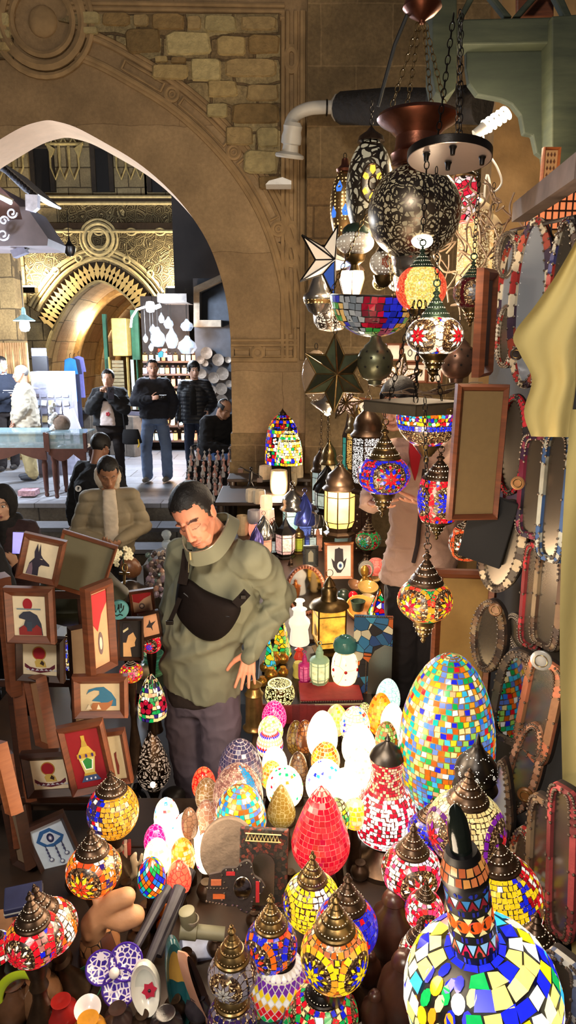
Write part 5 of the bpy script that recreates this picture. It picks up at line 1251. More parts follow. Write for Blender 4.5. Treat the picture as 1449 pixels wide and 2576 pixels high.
mb=MB();box(mb,-3.2,1.6,-1.2,4.25,GZ,.0495);struct('floor_stall',mb,plain('stall_floor',C(58,44,34),.8,var=.3,vs=4),smooth=0)
frame_w=wood('frame_wood_brown',C(86,46,28),C(124,68,40));frame_d=wood('frame_wood_dark',C(44,26,20),C(66,38,26));frame_o=wood('frame_wood_orange',C(140,76,38),C(170,100,54))
vcp=vcmat('painted_motif',rough=.7,var=.12,vs=40,bmp=.1)
vcm=vcmat('glazed_colour',rough=.25,var=.15,vs=30,bmp=.05,coat=.4)
vcf=vcmat('leather_colour',rough=.7,var=.3,vs=30,bmp=.5,bs=60,bd=.004)
vcmet=vcmat('tinted_metal',rough=.3,metal=.9,var=.3,vs=25,bmp=.15)
def circ(cx,cz,r,n=20,rz=None):rz=rz or r;return[(cx+r*math.cos(2*PI*i/n),cz+rz*math.sin(2*PI*i/n))for i in range(n)]
DK=C(40,34,50);CR=C(218,202,170);RD=C(150,20,34)
ART={'anubis':[([(-.42,-.5),(-.36,-.15),(-.22,.02),(-.26,.2),(-.2,.46),(-.12,.2),(-.1,.46),(-.02,.14),(.08,.04),(.32,-.1),(.34,-.16),(.05,-.16),(-.02,-.24),(.0,-.5)],DK),([(-.40,-.5),(-.36,-.2),(-.28,-.12),(-.22,-.3),(-.2,-.5)],C(120,96,110)),([(-.04,.02),(.06,.0),(.05,.03)],CR)],'ra':[(circ(-.05,.30,.15),RD),([(-.4,.16),(.36,.16),(.36,.19),(-.4,.19)],C(110,130,140)),([(-.36,-.5),(-.36,-.32),(-.2,-.24),(-.14,-.1),(-.34,-.06),(-.34,0),(-.2,.1),(.02,.12),(.24,.02),(.36,-.2),(.4,-.5)],C(48,52,66)),([(-.36,-.5),(-.36,-.34),(-.2,-.24),(-.1,-.32),(.1,-.32),(.22,-.22),(.36,-.32),(.38,-.5)],C(130,36,34)),([(-.1,-.15),(.06,-.15),(.06,-.4),(-.1,-.4)],C(50,60,74))],'horus':[(circ(-.02,.2,.21,24,.23),C(170,120,40)),(circ(-.02,.2,.185,24,.2),RD),([(-.12,-.25),(-.16,-.08),(-.08,.02),(.06,.02),(.16,-.08),(.2,-.25)],C(190,160,80)),([(0,-.14),(.06,-.02),(.14,-.1),(.12,-.2)],C(50,30,20)),([(-.46,-.14),(-.3,-.26),(0,-.32),(.3,-.26),(.46,-.14),(.46,-.26),(.3,-.38),(0,-.44),(-.3,-.38),(-.46,-.26)],C(90,26,44))]+[([(-.42+.14*i,-.36-.02*math.sin(i)),(-.36+.14*i,-.30),(-.30+.14*i,-.36)],C(190,190,200))for i in range(7)],'ibis':[([(-.36,.1),(-.3,.28),(-.1,.36),(.1,.38),(.3,.16),(.42,-.1),(.42,-.34),(.1,-.34),(.0,-.18),(-.22,-.14),(-.02,.1),(-.02,.24),(-.16,.26),(-.3,.18)],C(46,104,134)),([(-.3,-.5),(-.2,-.22),(.2,-.2),(.34,-.1),(.3,-.3),(.14,-.5)],C(160,100,60)),([(-.38,-.46),(-.3,-.26),(-.22,-.46)],CR),([(-.1,-.46),(-.05,-.26),(.02,-.46)],CR)],'lantern':[([(-.06,.42),(.06,.42),(.05,.3),(-.05,.3)],C(190,160,60)),([(-.1,.22),(.1,.22),(.06,.32),(-.06,.32)],C(180,150,60)),([(-.26,.1),(.26,.1),(.12,.22),(-.12,.22)],C(200,170,70)),([(-.3,.02),(.3,.02),(.3,.1),(-.3,.1)],C(190,150,50)),([(-.26,.02),(.26,.02),(.16,-.26),(-.16,-.26)],C(200,190,110)),([(-.19,-.02),(.19,-.02),(.12,-.2),(-.12,-.2)],C(240,240,230)),([(-.15,-.03),(0,.02),(.15,-.03),(.09,-.18),(-.09,-.18)],C(40,130,60)),([(-.18,-.26),(.18,-.26),(.2,-.30),(-.2,-.30)],C(190,150,50)),([(-.2,-.30),(.2,-.30),(.32,-.41),(-.32,-.41)],C(60,80,120))]+[(circ(x_,.06,.035,8),C(60,40,110))for x_ in(-.2,0,.2)]+[(circ(x_,-.36,.03,8,.02),C(230,235,240))for x_ in(-.14,0,.14)],'bust':[([(-.36,.36),(.0,.42),(.14,.2),(.3,.02),(.22,-.1),(.24,-.2),(.0,-.24),(.06,-.5),(-.36,-.5)],C(206,160,108)),([(-.4,.2),(-.36,.46),(.0,.46),(.16,.2),(-.1,.1),(-.2,-.1),(-.4,-.1)],C(30,24,30)),([(-.36,.24),(-.1,.34),(-.08,.28),(-.34,.18)],C(200,190,150))],'eye':[([(-.42,.22),(-.2,.42),(.1,.42),(.42,.14),(.3,.02),(.0,-.02),(-.25,.06)],C(40,90,150)),([(-.3,.22),(-.12,.34),(.08,.34),(.32,.14),(.05,.06),(-.15,.08)],C(190,205,225)),(circ(.02,.2,.11),C(34,40,84)),(circ(.02,.2,.055),C(150,150,180)),(circ(.02,.2,.025),C(240,240,250))]+[([(x_-.012,y1_),(x_+.012,y1_),(x_+.012,y0_),(x_-.012,y0_)],C(50,54,90))for x_,y0_,y1_ in((-.22,-.24,.08),(.06,-.36,.02),(.28,-.22,.04))]+[(circ(x_,y_,.032,8),C(60,64,100))for x_,y_ in((-.22,-.02),(-.22,-.1),(-.22,-.18),(.06,-.08),(.06,-.17),(.06,-.26),(.28,-.06),(.28,-.14))]+[(circ(x_,y_,.07,12,.05),C(90,96,130))for x_,y_ in((-.2,-.27),(.08,-.40),(.3,-.26))]+[(circ(x_,y_+.01,.045,12,.03),C(214,226,238))for x_,y_ in((-.2,-.27),(.08,-.40),(.3,-.26))],'bird':[([(-.3,-.05),(-.1,.1),(.0,.3),(.06,.1),(.4,.16),(.1,-.05),(.1,-.3),(0,-.12)],C(40,30,36))],'flag':[([(-.5,.1),(-.2,-.02),(.1,.2),(.5,.34),(.5,.5),(-.5,.5)],C(190,30,40)),(circ(-.05,-.2,.16),C(110,90,90)),(circ(-.05,-.2,.09),C(220,200,180))],'vase':[([(-.05,.1),(.1,.14),(.06,.0),(.14,-.2),(.06,-.4),(-.05,-.4)],C(110,40,30))],'hamsa':[([(-.34,.1),(-.2,-.02),(-.18,.4),(-.06,.42),(0,.46),(.06,.42),(.18,.4),(.2,-.02),(.34,.1),(.26,-.2),(.08,-.4),(-.08,-.4),(-.26,-.2)],C(44,36,40)),(circ(.06,-.16,.14),C(235,230,220)),(circ(.06,-.16,.07),C(60,90,150)),(circ(.06,-.16,.03),C(20,20,30))],'none':[]}
def digit(s,sz):
 segs={'6':[(.35,.8,.0,.95),(.0,.95,-.3,.5),(-.3,.5,-.3,.1),(-.3,.1,0,-.1),(0,-.1,.3,.1),(.3,.1,.3,.3),(.3,.3,0,.5),(0,.5,-.3,.3)],'0':[(0,.9,.3,.6),(.3,.6,.3,.2),(.3,.2,0,-.1),(0,-.1,-.3,.2),(-.3,.2,-.3,.6),(-.3,.6,0,.9)],'9':[(.3,.6,0,.9),(0,.9,-.3,.7),(-.3,.7,-.3,.5),(-.3,.5,0,.35),(0,.35,.3,.5),(.3,.6,.3,.3),(.3,.3,.1,-.1)],'3':[(-.3,.8,0,.9),(0,.9,.3,.7),(.3,.7,0,.45),(0,.45,.3,.2),(.3,.2,0,-.1),(0,-.1,-.3,0)]}
 out=[];off=-(len(s)-1)*.4
 for ch in s:
  for a,b,c,d in segs[ch]:
   dx,dz=c-a,d-b;l=math.hypot(dx,dz)or 1;nx,nz=-dz/l*.06,dx/l*.06
   out.append(([((a+off+nx)*sz,(b-.4+nz)*sz),((c+off+nx)*sz,(d-.4+nz)*sz),((c+off-nx)*sz,(d-.4-nz)*sz),((a+off-nx)*sz,(b-.4-nz)*sz)],C(30,26,26)))
  off+=.8
 return out
def frame(px,py,Y,w,h,label,art='none',bg=CR,yaw=0.0,roll=0.0,pitch=0.0,bw=.16,wd=None,group='framed pictures on the left rack',depth=.028,back=False,name='picture_frame'):
 p=P(px,py,Y);s=mpp(p);W_,H_=w*s/max(.25,math.cos(yaw)),h*s
 t=thing(name,label,'picture frame',tuple(p),(pitch,roll,yaw),group)
 b=min(W_,H_)*bw;mb=MB();o=[(-W_/2,-H_/2),(W_/2,-H_/2),(W_/2,H_/2),(-W_/2,H_/2)];i_=[(x-math.copysign(b,x),z-math.copysign(b,z))for x,z in o]
 m_=[(x-math.copysign(b*.35,x),z-math.copysign(b*.35,z))for x,z in o]
 v=[(x,0.004,z)for x,z in o]+[(x,-depth*.35,z)for x,z in m_]+[(x,.006,z)for x,z in i_]+[(x,depth,z)for x,z in i_]+[(x,depth,z)for x,z in o]
 f=[]
 for k in range(4):
  j=(k+1)%4
  for L_ in range(4):f.append((L_*4+k,L_*4+j,(L_+1)*4+j,(L_+1)*4+k))
  f.append((16+k,16+j,j,k))
 mb.add(v,f);obj('wooden_frame',mb,wd or frame_w,t,smooth=20)
 mb=MB();iw,ih=W_-2*b,H_-2*b
 y0=.010 if not back else .002
 box(mb,-iw/2-.001,iw/2+.001,y0,y0+.004,-ih/2-.001,ih/2+.001,bg);pc=obj('picture',mb,vcp,t,smooth=0)
 A=ART[art]if isinstance(art,str)else art
 if A:
  mb=MB()
  for n_,(pts,c)in enumerate(A):ext(mb,[(x*iw*.96,z*ih*.96)for x,z in pts],.0012,c,M=T(0,y0-.0016-.00025*n_,0))
  obj('motif',mb,vcp,pc,smooth=0)
 return t
frame(101,1410,2.20,104,122,'picture of a black jackal head in a brown frame, topmost and tilted','anubis',yaw=.12,roll=.27,bw=.15)
frame(72,1552,2.14,124,150,'picture of a dark bird-headed bust under a red disc in a brown frame','ra',roll=.03,bw=.17)
frame(98,1662,2.24,122,122,'picture of a red disc over a small falcon with a collar, the upper of two','horus',roll=.07,bw=.15,wd=frame_d)
frame(258,1583,2.16,46,240,'tall brown frame seen almost edge-on, picture turned to the right','flag',bg=C(214,160,120),yaw=1.05,bw=.22,roll=.0)
frame(327,1610,2.6,64,112,'picture of a crowned bust in profile on black in a dark brown frame','bust',bg=C(24,18,18),yaw=.1,roll=.04,bw=.1,wd=frame_d)
frame(358,1517,2.95,62,66,'small red and cream picture in a brown frame beside the metal lid','flag',bg=C(206,170,140),yaw=.2,roll=-.08,bw=.13)
frame(379,1575,2.85,50,70,'small picture of a black bird in a dark frame near the sweatshirt','bird',bg=C(220,160,120),yaw=.35,roll=-.12,bw=.13,wd=frame_d)
frame(251,1757,2.10,136,116,'picture of a blue long-beaked bird over huts in a brown frame','ibis',bg=C(196,176,140),roll=.04,bw=.17,yaw=.1)
frame(218,1912,2.02,112,196,'red picture of a green and gold lantern in a brown frame','lantern',bg=C(140,16,26),roll=-.13,bw=.15,yaw=.15)
frame(122,1952,2.10,132,128,'picture of a red disc over a small falcon with a collar, the lower of two','horus',roll=-.07,bw=.17,wd=frame_d)
frame(290,1910,2.14,66,150,'frame with a sliver of a brown vase picture behind the red lantern picture','vase',bg=C(200,186,150),roll=-.1,bw=.2,yaw=.1)
frame(134,2132,1.98,100,158,'tilted picture of a blue eye with three hanging chains on pale blue','eye',bg=C(196,212,230),roll=-.26,yaw=.35,bw=.12,wd=frame_d)
for px,py,Y,w,h,yaw,roll,bg,lab,wd in((96,1792,2.22,58,190,-.75,-.2,C(166,120,84),'frame turned away with bare tan back, below the upper falcon picture',frame_w),(52,1850,2.3,26,330,-1.1,-.16,C(120,88,70),'narrow edge-on frame with mottled back left of the tan-backed one',frame_w),(40,2105,1.96,52,170,-.6,-.13,C(128,106,84),'pale backed board with dark rim left of the eye picture',frame_d),(70,2225,2.0,74,150,-.4,-.12,C(110,92,72),'pale backed board hanging below the eye picture',frame_d),(14,1600,2.3,30,320,-.9,.0,C(120,78,48),'long edge-on brown frame at the left border, upper one',frame_w),(8,1960,1.9,34,180,-.8,-.35,C(170,70,34),'orange-brown frame cut by the left border',frame_o),(205,1700,2.34,40,260,.6,.02,C(120,96,70),'plain wooden board behind the tall edge-on frame',frame_d),(60,1690,2.36,60,240,-.3,.0,C(84,60,44),'dark backed frame behind the two bird pictures',frame_d),(22,2010,2.02,30,240,-1.0,-.2,C(128,84,60),'thin edge-on frame above the pale backed boards',frame_w)):
 frame(px,py,Y,w,h,lab,'none',bg,yaw=yaw,roll=roll,bw=.12,wd=wd)
rk=thing('display_rack','dark wooden rack holding the framed pictures on the left','rack',(P(170,1900,2.42).x,2.42,.05))
x0=P(170,1900,2.42).x
for px in(40,230):
 mb=MB();xx=P(px,1800,2.42).x-x0;box(mb,xx-.018,xx+.018,-.018,.018,0,P(px,1450,2.42).z-.05);obj('post',mb,frame_d,rk,bevel=.003)
for py in(1500,1720,2010):mb=MB();z_=P(100,py,2.42).z-.05;box(mb,P(0,1800,2.42).x-x0-.1,P(300,1800,2.42).x-x0,-.03,-.018,z_,z_+.03);obj('rail',mb,frame_d,rk,bevel=.003)
gg=frame(205,1425,2.38,140,150,'brown framed smoky glass pane standing behind the jackal picture','none',C(90,84,62),yaw=.1,roll=.35,bw=.06)
t=thing('metal_dish','big dark green metal dish behind the framed pictures','dish',tuple(P(205,1560,2.75)));mb=MB();s=mpp(t.location);R=118*s
lathe(mb,[(0,0),(R*.5,.01),(R*.85,.05),(R,.1),(R*1.02,.11),(R*.98,.12),(R*.8,.16),(R*.5,.24),(R*.2,.29),(0,.3)],40);obj('dish_body',mb,plain('dark_green_metal',C(44,44,30),.4,.5,var=.4,vs=9),t)
for px,py,w,h,dg,rl in((918,1022,42,40,'6',.14),(1032,888,46,48,'0',.0),(1047,938,58,52,'39',.0),(990,886,40,44,None,.0),(1095,940,40,50,None,0)):
 A=[([(x_*1.0,z_*1.0)for x_,z_ in pts],c)for pts,c in digit(dg,.5)]if dg else 'none'
 frame(px,py,4.9,w,h,'wooden frame with the number %s on white behind the hanging lamps'%dg if dg else('blank white framed card left of the number 0' if px==990 else 'blank white framed card right of the number 39'),A,C(226,216,204),roll=rl,bw=.13,group='small framed cards behind the hanging lamps')
frame(853,1412,4.55,74,96,'picture of a dark open hand with a blue eye in an orange-brown frame','hamsa',C(222,214,206),roll=-.02,bw=.1,wd=frame_o,group='framed things on the back table')
frame(782,1400,4.9,38,54,'small grey inlaid frame with a pale arch',[([(-.3,-.4),(.3,-.4),(.3,.2),(0,.42),(-.3,.2)],C(200,190,160))],C(90,90,84),bw=.2,wd=plain('inlaid_grey',C(84,82,78),.5,var=.5,vs=90),group='framed things on the back table')
def backframe(px,py,Y,w,h,label,yaw,roll=0,bg=C(120,96,60),bw=.13):return frame(px,py,Y,w,h,label,'none',bg,yaw=yaw,roll=roll,bw=bw,wd=frame_w,group='large frames on the right',back=True)
backframe(1205,1142,2.25,134,345,'large brown frame with a tan back hanging beside the square plate',.15,.02)
backframe(1229,814,2.35,52,262,'brown wooden frame seen edge-on above the large tan backed one',1.0,-.03,C(60,34,20),.3)
backframe(1160,1665,2.62,150,480,'large brown frame with an ochre back standing behind the huge egg',-.1,0,C(128,98,48),.14)
t=thing('board','black velvet covered board tilted beside the large brown frame','board',tuple(P(1228,1332,2.3)),(0,.2,-.5));mb=MB();s=mpp(t.location);cbox(mb,(0,0,0),(110*s,.03,175*s));obj('panel',mb,fabric('black_velvet',C(12,11,14)),t,bevel=.004,smooth=0)
XW=.86
def mirror(x0,y0,x1,y1,label,cols,x=XW-.04,shape='oval',yaw=-.95,roll=0.0,glass=.12,stripes=22,bw=.42,gcol=None,group='leather mirrors hanging on the right'):
 c=Px((x0+x1)/2,(y0+y1)/2,x);s=mpp(c);H_=(y1-y0)*s;W_=(x1-x0)*s/max(.2,abs(math.cos(yaw)))
 W_=min(W_,H_*.55)
 t=thing('wall_mirror',label,'mirror',tuple(c),(0,roll,yaw),group)
 n=44;o=[]
 for i in range(n):
  a=2*PI*i/n;ex={'oval':1.0,'rect':.35,'arch':.75 if math.sin(a)>0 else .4,'drop':1.0}[shape]
  ca,sa=math.cos(a),math.sin(a);o.append((math.copysign(abs(ca)**ex,ca)*W_/2*(1-.35*max(0,sa)*(shape=='drop')),math.copysign(abs(sa)**ex,sa)*H_/2))
 ks=1-bw;ps=[(1.0,.0),(.97,-.012),(ks+.06,-.016),(ks,-.004)];v=[];f=[];cc=[]
 kz=1-bw*W_/H_*.8
 for k,y in ps:
  kk=(1-k)/(1-ks);v+=[(x_*k,y,z_*(1-kk*(1-kz)))for x_,z_ in o]
 for L_ in range(3):
  for i in range(n):j=(i+1)%n;f.append((L_*n+i,L_*n+j,(L_+1)*n+j,(L_+1)*n+i));cc.append(cols[int(i*stripes/n+L_*.5)%len(cols)])
 v+=[(x_,.018,z_)for x_,z_ in o];
 for i in range(n):j=(i+1)%n;f.append((4*n+i,4*n+j,j,i));cc.append(C(36,26,22))
 f.append(tuple(range(5*n-1,4*n-1,-1)));cc.append(C(60,50,44))
 mb=MB();mb.add(v,f,cc);fr=obj('leather_frame',mb,vcf,t,smooth=40)
 mb=MB();g_=[(x_*ks*1.01,z_*kz*1.01)for x_,z_ in o];ext(mb,g_,.003,M=T(0,-.006,0));obj('mirror_glass',mb,gcol or mirm,t,smooth=0)
 mb=MB()
 for i in range(0,n,1):
  for k,y,kk in((.955,-.0145,.3),(ks+.05,-.0175,.85)):x_,z_=o[i];sphere(mb,(x_*(k if kk<.5 else ks+.05),y,z_*(1-kk*(1-kz))),.0042,u=6,w=4)
 obj('studs',mb,vcmetal2,fr);return t
mirm=plain('mirror_glass',C(150,148,146),.06,1.0,var=.05,vs=3,bmp=0);mirg=plain('dusty_mirror',C(118,108,96),.25,.8,var=.1,vs=4,bmp=0);mirp=plain('pale_mirror',C(190,192,196),.12,.7,var=.1,vs=3,bmp=0,emis=.08)
vcmetal2=plain('bead_metal',C(110,96,84),.4,.7,var=.4)
wl=MB();box(wl,XW+.02,XW+.06,.7,3.1,.05,2.55);struct('wall_side_board',wl,plain('dark_board',C(24,18,16),.8,var=.4,vs=5),smooth=0)
RW=[C(160,40,34),C(210,196,170),C(60,40,60),C(150,60,40),C(200,180,150)];TG=[C(200,24,40),C(26,14,20),C(200,30,44),C(190,24,40)];ZB=[C(90,80,70),C(190,170,140),C(70,56,48),C(110,90,76),C(200,180,150)];BR=[C(84,60,44),C(60,44,36),C(110,84,60),C(130,110,84)];PU=[C(110,24,50),C(60,30,60),C(140,60,80),C(50,40,60)]
for a in((1292,560,1378,975,'tall oval mirror with red, white and purple leather rim, brightest glass',RW,.80,'oval',-.75,0,mirp),(1262,600,1318,905,'narrow oval mirror with red and cream rim left of the tallest one',RW,.85,'oval',-1.05,0,mirp),(1384,560,1440,1000,'oval mirror with blue and cream rim at the right edge above the cloth',[C(190,180,160),C(60,60,110),C(160,50,40),C(90,70,60)],.78,'oval',-.95,0,mirg),(1256,585,1300,700,'small round mirror with cream flowered rim at the top of the wall',[C(190,176,150),C(150,130,110)],.83,'oval',-.8,0,mirg),(1256,768,1294,925,'small oval mirror with red and white flower rim',[C(190,70,60),C(214,208,196),C(214,208,196)],.82,'oval',-.9,0,mirg),(1255,992,1324,1250,'oval mirror with bright red rim marked by black tiger stripes',TG,.78,'oval',-.7,0,mirg),(1218,1252,1312,1500,'oval mirror with grey and cream zebra striped rim',ZB,.74,'oval',-.7,.13,mirg),(1196,1500,1266,1700,'narrow brown mirror below the zebra striped one',BR,.72,'oval',-1.0,.08,mirg),(1252,1622,1338,1885,'arched mirror with dark beaded rim and reflections below the zebra one',[C(50,40,34),C(80,64,50)],.73,'arch',-.7,.1,mirm),(1262,1540,1340,1640,'cream ruffled leather mirror above the arched one',[C(200,180,150),C(170,150,124)],.80,'oval',-.7,-.35,mirg),(1328,1362,1362,1640,'narrow mirror with pinkish red rim, edge-on in the middle',[C(170,50,54),C(120,40,40)],.80,'rect',-1.15,.0,mirg),(1362,1372,1404,1640,'narrow mirror with dark braided rim beside the pinkish red one',BR,.82,'rect',-1.15,0,mirg),(1276,1088,1318,1350,'narrow mirror with purple sequinned rim under the yellow cloth',PU,.82,'rect',-1.1,0,mirg),(1322,1090,1372,1360,'narrow mirror with wine red sequinned rim under the yellow cloth',PU[::-1],.80,'rect',-1.05,0,mirg),(1376,1080,1420,1420,'blue and cream leather mirror beside the sequinned ones',[C(60,90,140),C(180,180,170)],.8,'rect',-1.1,0,mirg),(1232,1890,1284,2210,'drop-shaped mirror with pale glass reflecting the huge egg',BR,.66,'drop',-.8,-.02,mirp),(1296,1790,1346,2080,'mirror with pale reddish mottled rim right of the arched one',[C(160,110,80),C(190,140,110),C(120,80,60)],.76,'oval',-1.0,.18,mirg),(1330,1640,1384,1930,'long mirror with orange-brown rim below the silver disc',[C(130,90,60),C(170,100,70)],.78,'rect',-1.1,.12,mirg),(1290,2060,1340,2400,'red and cream mirror low on the wall',RW,.68,'oval',-1.0,-.05,mirg),(1344,1990,1392,2360,'brown beaded mirror low on the wall, second from the right',BR,.7,'rect',-1.1,-.05,mirg),(1396,1960,1438,2380,'pinkish mirror low on the wall near the cloth',[C(170,70,70),C(120,50,50)],.7,'rect',-1.1,-.08,mirg),(1238,2120,1290,2300,'brown mirror partly behind the yellow mosaic lamp',BR,.64,'rect',-1.0,-.05,mirg),(1330,2380,1390,2576,'brown mirror at the bottom right beside the amber glitter lamp',BR,.62,'rect',-1.0,-.06,mirg),(1392,2390,1449,2576,'blue and cream mirror in the bottom right corner',[C(90,100,130),C(190,186,180)],.62,'rect',-1.0,-.06,mirg),(1350,930,1392,1080,'fur-trimmed brown mirror under the tallest oval mirror',BR,.84,'rect',-1.0,0,mirg)):
 mirror(a[0],a[1],a[2],a[3],a[4],a[5],a[6],a[7],a[8],a[9],gcol=a[10])
for px,py,r,c,lab in((1362,1660,26,C(150,150,150),'round silver disc hanging among the mirrors'),(1303,1215,17,C(170,120,76),'round tan disc hanging below the tiger striped mirror'),(1247,1533,17,C(110,76,48),'round brown disc hanging below the zebra striped mirror'),(1322,1998,20,C(110,72,36),'round ochre disc hanging low among the mirrors'),(1300,890,16,C(40,28,24),'round dark disc left of the yellow cloth')):
 q=Px(px,py,.70);s=mpp(q);t=thing('round_disc',lab,'disc',tuple(q),(0,.2,-.5),'discs among the mirrors');mb=MB();lathe(mb,[(0,0),(r*s,0),(r*s,.006),(r*s*.8,.009),(0,.008)],24,c,M=RX(PI/2));obj('disc_plate',mb,vcmat('disc_paint',.35,.3),t);mb=MB();torus(mb,r*s*.6,.0012,M=T(0,-.01,0));obj('ring',mb,brass,t)
clothm=plain('yellow_cloth',C(214,192,124),.9,var=.14,vs=3,bmp=.3,bs=14,bd=.01)
def drape(name,label,L_,Rr,Y,amp=.02,k=9,cat='cloth'):
 L_=smooth_poly(L_,5);Rr=smooth_poly(Rr,5);mb=MB();nu=26;v=[];nr=len(L_)
 lerpx=lambda pts,t:pts[min(len(pts)-1,int(t*(len(pts)-1)+.5))]
 for side in(0,1):
  for i in range(nr):
   a=L_[i];b=lerpx(Rr,i/(nr-1))
   for j in range(nu+1):
    u=j/nu;px=a[0]+(b[0]-a[0])*u;py=a[1]+(b[1]-a[1])*u
    fo=amp*math.sin(k*u+.4*math.sin(py*.012))+amp*.5*math.sin(k*2.3*u+py*.006+1)
    v.append(P(px,py,Y+fo+(.006 if side else 0)))
 f=[];n1=nr*(nu+1)
 for i in range(nr-1):
  for j in range(nu):
   q=i*(nu+1)+j;f.append((q,q+nu+1,q+nu+2,q+1));f.append((n1+q,n1+q+1,n1+q+nu+2,n1+q+nu+1))
 for i in range(nr-1):
  q=i*(nu+1);f.append((q,n1+q,n1+q+nu+1,q+nu+1));q+=nu;f.append((q,q+nu+1,n1+q+nu+1,n1+q))
 for j in range(nu):f.append((j,j+1,n1+j+1,n1+j));q=(nr-1)*(nu+1)+j;f.append((q,n1+q,n1+q+1,q+1))
 mb.add(v,f);o=obj(name,mb,clothm,smooth=60);return setp(o,label,cat)
drape('draped_cloth','pale yellow cloth hanging in a pointed drape over the mirrors',[(1452,600),(1400,690),(1345,770),(1292,842),(1308,890),(1338,955),(1318,1035),(1336,1098)],[(1500,600),(1490,700),(1480,780),(1462,850),(1452,900),(1450,960),(1440,1035),(1432,1100)],1.72,.010,6)
drape('hanging_cloth','long yellow cloth hanging down the right edge of the photo',[(1438,1030),(1424,1180),(1412,1400),(1408,1600),(1412,1850),(1420,2100),(1436,2350),(1446,2560),(1450,2620)],[(1520,1030),(1520,1400),(1520,1800),(1520,2200),(1520,2620)],1.58,.009,4)
mb=MB();a,b=P(1308,535,3.0),P(1475,415,2.1);M_,L_=align(a,b);box(mb,-.03,.03,-.035,.035,0,L_,M=M_);t=obj('awning_beam',mb,plain('grey_painted_beam',C(110,92,84),.6));setp(t,'grey beam sloping over the mirrors at the upper right','beam')
t=thing('hanging_rail','dark rail carrying metal hooks under the grey beam','rail',tuple(P(1330,575,2.8)));mb=MB();o_=t.location;tube(mb,[P(1285,580,2.9)-o_,P(1449,545,2.0)-o_],.006,6)
for k in range(7):
 q=P(1300+k*22,577-k*4,2.85-k*.12)-o_;tube(mb,[q,q+Vector((0,0,-.03)),q+Vector((.012,0,-.045)),q+Vector((.024,0,-.03))],.003,5)
obj('rail_rod',mb,blackm,t)
frame(1385,440,3.6,44,130,'lit ivory openwork panel behind the grey beam',[([(-.4+.27*i,-.42+.14*j),(-.3+.27*i,-.46+.14*j),(-.2+.27*i,-.42+.14*j),(-.3+.27*i,-.36+.14*j)],C(110,66,34))for i in range(3)for j in range(7)],C(220,170,110),bw=.15,wd=frame_o,group='large frames on the right')
t=thing('wall_sconce_panel','orange lit openwork panel between the beam and the mirrors','panel',tuple(P(1390,530,3.4)));mb=MB();cbox(mb,(0,.01,0),(.24,.01,.16));obj('panel_glow',mb,emit('orange_light_panel',C(230,130,80),.75),t,smooth=0)
mb=MB()
for i in range(9):tube(mb,[(-.12+.03*i,0,-.08),(-.12+.03*i,0,.08)],.004,5)
for i in range(5):tube(mb,[(-.12,0,-.08+.04*i),(.12,0,-.08+.04*i)],.004,5)
obj('lattice',mb,frame_d,t)
gw=wood('old_green_timber',C(40,48,36),C(66,72,54),10,.7,(1,1,6));YM=4.4
bal=thing('balcony_bracket','old green timber balcony with lattice and curved bracket, upper right','balcony',tuple(P(1260,200,YM)))
o_=bal.location.copy()
def pxbar(pts,Y,d,name,mat=gw,col=(1,1,1)):
 mb=MB();q=[P(x_,y_,Y)-o_ for x_,y_ in pts];yb=q[0].y;ext(mb,[(v_.x,v_.z)for v_ in q],d,M=T(0,yb,0));return obj(name,mb,mat,bal,bevel=.008,smooth=0)
pxbar([(1088,-120),(1150,-120),(1150,190),(1146,226),(1120,246),(1096,232),(1088,190)],YM-.12,.2,'post')
pxbar([(1148,48),(1394,42),(1394,108),(1148,112)],YM-.10,.16,'rail')
pxbar([(1174,124),(1392,112),(1392,390),(1372,400),(1350,384),(1340,340),(1318,336),(1310,290),(1288,262),(1262,250),(1230,244),(1200,238),(1180,210),(1174,170)],YM,.06,'curved_panel',wood('darker_green_timber',C(34,42,34),C(50,58,46),8,.75,(1,1,5)))
pxbar([(1388,40),(1520,30),(1520,420),(1400,480),(1388,380)],YM-.16,.2,'side_panel')
for a in([(1150,48),(1165,48),(1225,-60),(1205,-60)],[(1270,42),(1290,42),(1205,-60),(1188,-60)],[(1290,42),(1310,42),(1400,-60),(1380,-60)],[(1395,-60),(1449,60),(1435,70),(1370,-50)]):pxbar(a,YM-.05,.05,'lattice_bar')
pxbar([(1148,-120),(1394,-120),(1394,-50),(1148,-50)],YM-.02,.1,'upper_rail')
pxbar([(1300,-60),(1394,-60),(1394,42),(1300,42)],YM+.1,.03,'inner_board',frame_w)
t=thing('roof_beam','dark charred beam running behind the copper lamp','beam',tuple(P(1000,270,5.6)));mb=MB();a,b=P(862,272,6.2)-t.location,P(1215,262,5.2)-t.location;M_,L_=align(a,b);lathe(mb,[(.12,0),(.13,L_*.4),(.11,L_*.7),(.125,L_)],14,M=M_);sphere(mb,P(1118,262,5.1)-t.location,(.13,.15,.13));obj('timber',mb,plain('charred_wood',C(30,24,20),.9,var=.5,bmp=.8,bs=12,bd=.03),t)
pipem=plain('white_pvc',C(206,200,190),.4,var=.06,bmp=.05)
t=thing('downpipe','bent white plastic pipe with a lamp socket ending on the wall','pipe',tuple(P(780,290,6.3)));o_=t.location.copy();mb=MB();tube(mb,smooth_poly([tuple(P(*q)-o_)for q in((845,270,6.5),(810,270,6.5),(775,274,6.5),(745,288,6.5),(731,310,6.5),(728,340,6.5))],5),.052,16);obj('pipe_bend',mb,pipem,t)
mb=MB();q=P(848,271,6.5)-o_;lathe(mb,[(0,0),(.1,0),(.1,.02),(.06,.05)],24,M=T(*q)@RY(-PI/2));obj('flange',mb,pipem,t)
